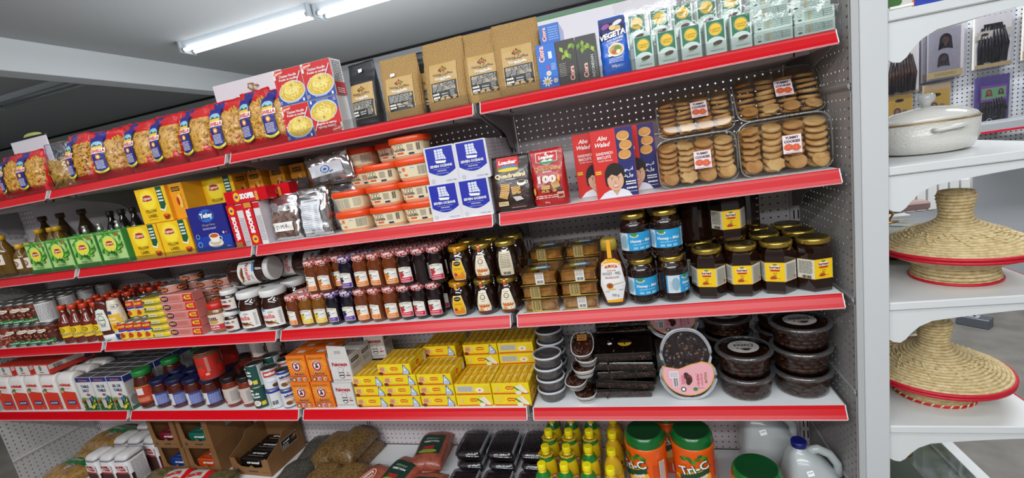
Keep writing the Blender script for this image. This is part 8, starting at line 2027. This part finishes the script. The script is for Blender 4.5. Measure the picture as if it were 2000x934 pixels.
# coiled straw baskets
straw = mat('straw', '#dcc89a', 0.75, var=(70, '#c6ad7a'), bump=(120, 0.8)); straw_gap = mat('straw_gap_shade', '#8a6c3c', 0.8); redcord = mat('red_cord', '#c8142c', 0.45, bump=(90, .4))
def coils(b, prof, cr, m, seg=44):
    """stack of coiled rope rings following a profile"""
    L = [0]
    for p, q in zip(prof[:-1], prof[1:]): L.append(L[-1] + math.dist(p, q))
    n = max(2, int(L[-1] / (cr * 1.95)))
    for k in range(n + 1):
        s_ = L[-1] * k / n
        for j in range(len(prof) - 1):
            if s_ <= L[j + 1] + 1e-9:
                f = (s_ - L[j]) / (L[j+1] - L[j] + 1e-9); r = prof[j][0] + (prof[j+1][0] - prof[j][0]) * f; z = prof[j][1] + (prof[j+1][1] - prof[j][1]) * f; break
        rings = []
        for i in range(seg):
            a = 2 * PI * i / seg; w = cr * (1 + 0.10 * (i % 2))
            rings.append([((r + w * math.cos(t)) * math.cos(a), (r + w * math.cos(t)) * math.sin(a), z + w * math.sin(t)) for t in (0, 1.05, 2.09, 3.14, 4.19, 5.24)])
        b.loft(rings + [rings[0]], m, caps=False)
    return b
def basket(kind):
    def f():
        t = thing('straw_basket', cat='basket')
        R_ = 0.176
        coils(MB(), [(0.098, 0.006), (0.092, 0.030), (0.094, 0.052), (0.150, 0.078), (R_ - 0.008, 0.088)] if kind == 1 else [(0.098, 0.006), (0.100, 0.028), (0.140, 0.060), (R_ - 0.008, 0.074)], 0.0052, straw).build('bowl', t)
        zr = 0.094 if kind == 1 else 0.080
        c = MB()
        for r, z in ((R_, zr - 0.004), (R_ + 0.001, zr + 0.006)): c.tube([(r * math.cos(2*PI*i/60), r * math.sin(2*PI*i/60), z) for i in range(61)], 0.0052, redcord, 8, caps=False)
        c.build('red_rim', t)
        MB().tube([(0.101 * math.cos(2*PI*i/50), 0.101 * math.sin(2*PI*i/50), 0.004) for i in range(51)], 0.005, redcord, 8, caps=False).build('foot_cord', t)
        lid = [(R_ - 0.006, zr + 0.010), (0.130, zr + 0.030), (0.090, zr + 0.050), (0.055, zr + 0.068), (0.038, zr + 0.082), (0.033, zr + 0.098), (0.036, zr + 0.126), (0.041, zr + 0.150), (0.037, zr + 0.162), (0.006, zr + 0.166)]
        b = MB(); coils(b, lid, 0.0052, straw); b.lathe([(r - 0.0035, z - 0.0030) for r, z in lid], straw_gap, 40, caps=False); b.build('lid', t)  # inner surface coloured dark to paint the shade in gaps between coils
        s_ = MB()
        for k in range(10):
            for q in range(7):
                a = 2 * PI * k / 10 + (q - 3) * 0.075; rr = 0.085 + (q if q < 4 else 6 - q) * 0.012 + 0.01; z = zr + 0.0525 - (rr - 0.09) * 0.5 + 0.0050
                d = Vector((-math.sin(a), math.cos(a), 0)) * 0.006 + Vector((math.cos(a), math.sin(a), -0.5)) * 0.004; p = Vector((rr * math.cos(a), rr * math.sin(a), z)); s_.tube([p - d, p + d], 0.0018, mat('straw_pale', '#e2cea0', 0.7), 5)
        tag(s_.build('woven_stitches', t), kind='stuff')
        if kind == 2:
            k_ = MB()
            for i in range(30): a = 2*PI*i/30; k_.tube([(0.104*math.cos(a), 0.104*math.sin(a), 0.0), (0.104*math.cos(a+.08), 0.104*math.sin(a+.08), 0.012)], 0.003, mat('straw_pale', '#e2cea0', 0.7), 5)
            tag(k_.build('foot_stitches', t), kind='stuff')
        return t
    return f
put(basket(1), (0.345, 0.165, ZR[2]), 'covered straw basket with red rim and tall knob, on the third white shelf', 'covered straw baskets')
put(basket(2), (0.300, 0.170, ZR[3]), 'covered straw basket tilted with stitched red foot, on the lowest white shelf', 'covered straw baskets', ry=0.0, rz=0.4)
# white casserole
def pot():
    t = thing('casserole_dish', cat='dish'); c = mat('ceramic_white', '#d6d3cb', 0.22, coat=0.4, bump=(160, 0.5)); c2 = mat('ceramic_smooth', '#dedbd4', 0.16, coat=0.5)
    MB().lathe([(0.075, 0), (0.095, 0.006), (0.106, 0.035), (0.108, 0.085)], c, 48, sx=1.25, caps=True).build('bowl', t)
    MB().lathe([(0.109, 0.0855), (0.109, 0.088), (0.106, 0.0885)], mat('gold_line', '#a8864a', 0.3, 0.5), 48, sx=1.25, caps=False).build('gold_line', t)
    MB().lathe([(0.107, 0.089), (0.100, 0.100), (0.070, 0.116), (0.030, 0.124), (0.014, 0.126)], c2, 48, sx=1.25).build('lid', t)
    MB().lathe([(0.012, 0.125), (0.013, 0.134), (0.024, 0.144), (0.024, 0.156), (0.016, 0.163)], mat('knob_clear', '#c4c6c4', 0.1, coat=0.5), 22).build('knob', t)
    MB().tube([(-0.040, -0.105, 0.066), (-0.036, -0.122, 0.067), (0.036, -0.122, 0.072), (0.040, -0.105, 0.071)], 0.0055, c2, 10).build('handle', t)
    return t
put(pot, (0.288, 0.20, ZR[1] + 0.001), 'oval white textured casserole dish with lid on the second white shelf', rz=0.0, sc=(0.88, 0.95, 1.03))
# silver tray with gold handles behind the upper basket
def gtray():
    t = thing('serving_dish', cat='dish'); gm_ = mat('gold_metal', '#b8862c', 0.2, 0.9)
    MB().lathe([(0.10, 0), (0.16, 0.012), (0.185, 0.022), (0.188, 0.026), (0.182, 0.024)], mat('dish_white', '#d4d4d0', 0.2, coat=0.4), 44, sy=0.8).build('dish', t)
    MB().lathe([(0.165, 0.026), (0.15, 0.050), (0.10, 0.072), (0.03, 0.080), (0.004, 0.081)], film('glass_dome', '#e8ece8', 0.20, 0.04), 44, sy=0.8, caps=False).build('glass_dome', t, recalc=False)
    MB().tube([(-0.19, 0, 0.022), (-0.215, -0.012, 0.050), (-0.19, -0.02, 0.062), (-0.170, -0.01, 0.058), (-0.155, 0.02, 0.064), (-0.168, 0.03, 0.082)], 0.0042, gm_, 10).build('handle', t)
    MB().tube([(0.19, 0, 0.022), (0.215, -0.012, 0.045), (0.20, -0.02, 0.052)], 0.0042, gm_, 10).build('handle', t)
    MB().tube([(-0.035, -0.01, 0.078), (-0.02, -0.015, 0.092), (0.0, -0.012, 0.083), (0.02, -0.010, 0.090), (0.034, -0.006, 0.108), (0.020, 0, 0.118)], 0.0045, gm_, 10).build('knob', t)
    MB().lathe([(0.055, 0.0775), (0.030, 0.0815), (0.002, 0.083)], gm_, 24, sy=0.5).build('knob_plate', t)
    MB().lathe([(0.186, 0.0255), (0.189, 0.0265), (0.186, 0.0275)], gm_, 44, sy=0.8, caps=False).build('gold_rim', t)
    return t
put(gtray, (0.300, 0.47, ZR[2] + 0.03), 'glass domed serving dish with gold handles behind the upper basket', 'gold handled serving dishes', rz=0.1)
def stackbox():
    t = thing('tray_stack', cat='dish'); MB().lathe([(0.14, 0), (0.165, 0.022), (0.17, 0.028)], mat('dish_dark', '#4a4630', 0.3), 36, sy=0.8).build('plate', t); return t
put(stackbox, (0.300, 0.47, ZR[2] + 0.0005), 'dark plate under the glass domed dish')
put(gtray, (0.300, 0.50, ZR[3] + 0.075), 'gold handled serving dish behind the lower basket', 'gold handled serving dishes', rz=0.1)
def gift():
    t = thing('gift_box', cat='box'); MB().box(-0.13, 0.13, -0.10, 0.10, 0, 0.073, mat('box_rose', '#a8806c', 0.5), 0.002).build('box', t); MB().box(-0.131, 0.131, -0.101, 0.101, 0.060, 0.066, mat('gold_metal', '#b8862c', 0.2, 0.9)).build('gold_band', t); return t
put(gift, (0.300, 0.50, ZR[3] + 0.001), 'rose coloured box with gold band behind the lower basket')
def pinkroll():
    t = thing('clutch', cat='bag'); MB().box(-0.13, 0.13, -0.03, 0.03, 0, 0.035, mat('dusty_pink', '#a88a84', 0.45), 0.008).build('body', t); return t
put(pinkroll, (0.45, 0.74, ZR[2] + 0.083), 'dusty pink flat case lying behind the upper basket')
def ppl():
    t = thing('carton_box', cat='box'); MB().box(-0.14, 0.14, -0.1, 0.1, 0, 0.082, wh, 0.002).build('carton', t); return t
put(ppl, (0.345, 0.76, ZR[2] + 0.0), 'white carton under the dusty pink case')
# carton on the topmost white shelf
def topbox():
    t = thing('appliance_box', cat='box'); MB().box(0, 0.16, 0, 0.30, 0, 0.20, paper('#d8d4cc'), 0.001).build('carton', t)
    MB().box(0.062, 0.161, -0.0012, 0.0, 0.0, 0.20, paper('#2a3fa8')).build('blue_panel', t); MB().box(0.058, 0.0615, -0.0012, 0, 0.0, 0.2, K('#e0803a')).build('orange_line', t)
    a = Art(); a.ell(-0.062, -0.078, 0.018, 0.012, K('#3a6a2a')); a.ell(-0.052, -0.066, 0.010, 0.008, K('#7a2a3a')); a.rect(-0.045, -0.090, 0.05, 0.006, WHT); print_obj(a, flat(0.08, -0.001, 0.1), 'print', t); return t
put(topbox, (0.105, 0.02, ZR[0] + 0.001), 'carton with blue printed panel on the topmost white shelf')
# glass tray lid with gold knob on the base
def glid():
    t = thing('glass_lid_tray', cat='dish'); g = film('green_glass', '#c8d2c8', 0.22, 0.04)
    def rg(k, z): return [(x, y, z) for x, y, z in ring_se(0.165 * k, 0.21 * k, 6, z, N=36)]
    MB().loft([rg(1, 0), rg(1, 0.05), rg(0.94, 0.062)], g, caps=False).add(rg(0.94, 0.062), [tuple(range(36))], g).build('glass_lid', t, recalc=False)
    MB().loft([rg(0.9, 0.0005), rg(0.96, 0.004)], mat('tray_grey', '#a8aca4', 0.3)).build('tray', t)
    MB().lathe([(0.030, 0.063), (0.026, 0.068), (0.014, 0.074), (0.005, 0.078), (0.005, 0.086), (0.009, 0.092), (0.004, 0.100), (0.001, 0.106)], mat('gold_metal', '#b8862c', 0.2, 0.9), 20, sx=1.2).build('knob', t); return t
put(glid, (0.285, 0.32, 0.179), 'glass covered tray with gold knob at the bottom of the right unit')
# far aisle: pegboard wall with hair packs
peg_far = pegboard('pegboard_far', '#c4c6c8', 'X', 0.0042)
fw_ = thing('far_pegboard', 'light grey pegboard wall beyond the white shelves', 'panel')
MB().box(-0.8, 3.2, 2.13, 2.132, 1.0, 2.2, peg_far).build('board', fw_)
MB().box(-0.8, 3.2, 2.16, 2.165, 0.0, 2.2, mat('far_backing', '#4a4c4e', 0.8)).build('backing', fw_)
MB().box(-0.8, 3.2, 2.128, 2.133, 0.0, 1.0, mat('far_panel', '#a9acb0', 0.6)).build('lower_panel', fw_)
fl = thing('far_ledge', 'grey sloped ledge below the hanging hair packs', 'ledge', (1.43, 1.86, 1.20))
MB().box(0.0, 1.7, 0, 0.20, 0, 0.055, mat('ledge_grey', '#9c9fa2', 0.5), 0.002).build('ledge', fl)
MB().box(0.0, 1.7, -0.002, 0, 0.0, 0.012, mat('lip_crimson', '#c41430', 0.25)).build('red_edge', fl)
braid = mat('braid_black', '#15131a', 0.3, bump=(70, 0.9)); braid_b = mat('braid_brown', '#3a2722', 0.35, bump=(70, 0.9)); card_t = mat('hair_card', '#c9b088', 0.45); card_c = mat('hair_card_clear', '#ebe6dc', 0.4)
def face(a, x, y, s, hair, skin='#b07a5c'):
    a.ell(x, y + 0.1*s, s*0.75, s*0.85, K(hair), 16); a.poly([(x - s*.72, y + .1*s), (x + s*.72, y + .1*s), (x + s*.9, y - s*1.3), (x + s*.35, y - s*1.1), (x - s*.35, y - s*1.1), (x - s*.9, y - s*1.3)], K(hair)); a.ell(x, y, s*0.40, s*0.52, K(skin), 14)
    a.rect(x, y - s*0.62, s*0.26, s*0.3, K(skin)); a.ell(x - s*.15, y + .06*s, s*.06, s*.035, BLK, 6); a.ell(x + s*.15, y + .06*s, s*.06, s*.035, BLK, 6); a.ell(x, y - s*.26, s*.13, s*.05, K('#8a3a34'), 8)
def hairpack(kind):
    def f():
        t = thing('hair_pack', cat='hair pack'); w, h = (0.185, 0.30) if kind in ('big', 'bigface', 'left') else (0.145, 0.20) if kind != 'long' else (0.17, 0.30)
        bg = {'big': card_c, 'bigface': card_c, 'left': card_c, 'gold': card_t, 'long': mat('card_purple', '#5a4a8a', 0.4), 'blue': mat('card_sky', '#5a9ac8', 0.4)}[kind]
        MB().box(-w/2, w/2, 0, 0.006, -h, 0, bg, 0.001).build('card', t)
        if kind in ('big', 'left', 'long'):
            b = MB(); m = braid if kind != 'left' else braid_b; R = random.Random(2)
            for i in range(9):
                x = -w*0.36 + w*0.72*i/8; z0 = -h*(0.16 if kind != 'long' else 0.35) - (0.02 if i in (0, 8) else 0); z1 = -h*(0.88 if kind != 'left' else 0.93) - R.uniform(0, 0.012)
                b.tube([(x*0.75, -0.006, z0), (x, -0.013, (z0+z1)/2), (x*0.96, -0.006, z1)], [0.006, w*0.055, w*0.04], m, 7)
            tag(b.build('hair', t), kind='stuff')
        a = Art()
        if kind == 'big': a.rect(0.0, -h*0.36, w*0.9, h*0.15, K('#cfc8b4')); face(a, w*0.22, -h*0.34, 0.022, '#4a4450'); a.ell(-w*0.24, -h*0.35, 0.018, 0.008, K('#2a2620')); a.rect(0, -h*0.95, w*0.96, 0.020, K('#c8b078'))
        elif kind == 'bigface': face(a, 0.0, -h*0.24, 0.042, '#1c1618', '#8a5a44'); face(a, -0.01, -h*0.60, 0.036, '#3a3a48', '#7a5040'); a.rect(0, -h*0.90, w*0.94, 0.040, K('#cdb57c')); a.lines(0, -h*0.90, w*0.6, 0.02, 3, K('#8a7a4a'), 3)
        elif kind == 'left': a.rect(0, -h*0.97, w*0.98, 0.012, K('#c8b078'))
        elif kind == 'gold': a.rect(0, -h*0.55, w*0.92, h*0.72, K('#d0a848')); a.ell(0, -h*0.34, 0.024, 0.010, K('#2a2420')); face(a, -0.012, -h*0.68, 0.026, '#5a4a44'); face(a, 0.026, -h*0.72, 0.02, '#8a7a70')
        elif kind == 'long': a.rect(0.0, -h*0.34, w*0.78, h*0.32, K('#8a4aa8')); a.rect(0.0, -h*0.34, w*0.70, h*0.22, K('#7ab07a')); face(a, -w*0.14, -h*0.32, 0.020, '#7a4a34'); face(a, w*0.2, -h*0.32, 0.016, '#3a2a24'); a.ring(-0.02, -h*0.88, 0.010, 0.003, WHT, 16)
        else: a.rect(0, -h*0.08, w*0.98, h*0.12, K('#c8c0d0')); face(a, 0.03, -h*0.40, 0.050, '#4a2a24', '#a86a48'); a.ell(-0.03, -h*0.22, 0.018, 0.015, K('#e0a83c')); a.poly([(-w*.4, -h*.98), (w*.1, -h*.7), (w*.48, -h*.5), (w*.48, -h*.98)], K('#1a1618'))
        fn = flat(0, -0.014 if kind in ('big', 'long') else 0.0, 0)
        print_obj(a, fn, 'print', t)
        MB().box(-w/2 - 0.004, w/2 + 0.004, -0.020, -0.0195, -h - 0.004, 0.030, film('bag_film', '#f0f0f4', 0.10, 0.12, bump=(20, .8))).build('clear_sleeve', t, recalc=False)
        return t
    return f
HB, HF, HL, HG, HN, HS = (hairpack(k) for k in ('big', 'bigface', 'left', 'gold', 'long', 'blue'))
yw = 2.08
for fn, x, z, d in ((HL, 1.145, 1.80, 'of brown hair, upper row leftmost, partly behind white bracket'), (HF, 1.372, 1.85, 'with two portraits, upper row second from left'), (HB, 1.600, 1.87, 'with black braids, upper row second from right'), (HF, 1.835, 1.88, 'with portraits, upper row at the right photo edge'),
                    (HG, 1.135, 1.53, 'small yellow one, lower row at far left'), (HG, 1.330, 1.53, 'small yellow one, lower row beside the casserole knob'), (HN, 1.610, 1.52, 'with long black hair and purple label, lower row'), (HS, 1.860, 1.49, 'sky blue one with woman portrait, lower row right edge')):
    put(fn, (x, yw - 0.005, z), 'hair pack ' + d, 'hanging hair packs')
for k in range(3): put(HF, (1.350 - 0.018 * k, yw + 0.012 + 0.014 * k, 1.845), 'hair pack whose edge peeks out left of the portrait pack, %s behind' % ORD[k], 'hanging hair packs')
# white slatted heater panel and device on the floor
def heater():
    t = thing('slatted_panel', cat='panel'); MB().box(0, 0.355, 0.02, 0.04, 0, 0.19, mat('slat_back', '#b8bab8', 0.5)).build('back', t)
    for i in range(6): MB().box(0.01 + 0.056 * i, 0.054 + 0.056 * i, 0, 0.019, 0.01, 0.18, mat('slat_white', '#d6d7d4', 0.4), 0.003).build('slat', t)
    return t
put(heater, (1.08, 1.9, 0.76), 'white slatted panel seen beyond the upper basket')
def device():
    t = thing('power_unit', cat='device'); MB().box(-0.05, 0.05, -0.14, 0.14, 0, 0.075, mat('device_grey', '#6a6f78', 0.35, 0.4), 0.004).build('body', t)
    MB().lathe([(0.012, 0), (0.012, 0.004)], mat('device_black', '#15171a', 0.4), 16).build('socket', t, loc=(0, 0, 0.0755))
    a = Art(); a.rect(0, 0.02, 0.06, 0.12, K('#c8cacc')); a.lines(0, 0.02, 0.05, 0.10, 8, K('#5a5e66'), 3); print_obj(a, flat(0, 0, 0.0757, 'top'), 'sticker', t); return t
put(device, (1.43, 1.86, 0.001), 'grey metal power box with white sticker on the floor', rz=0.75, sc=(0.75, 0.55, 0.8))
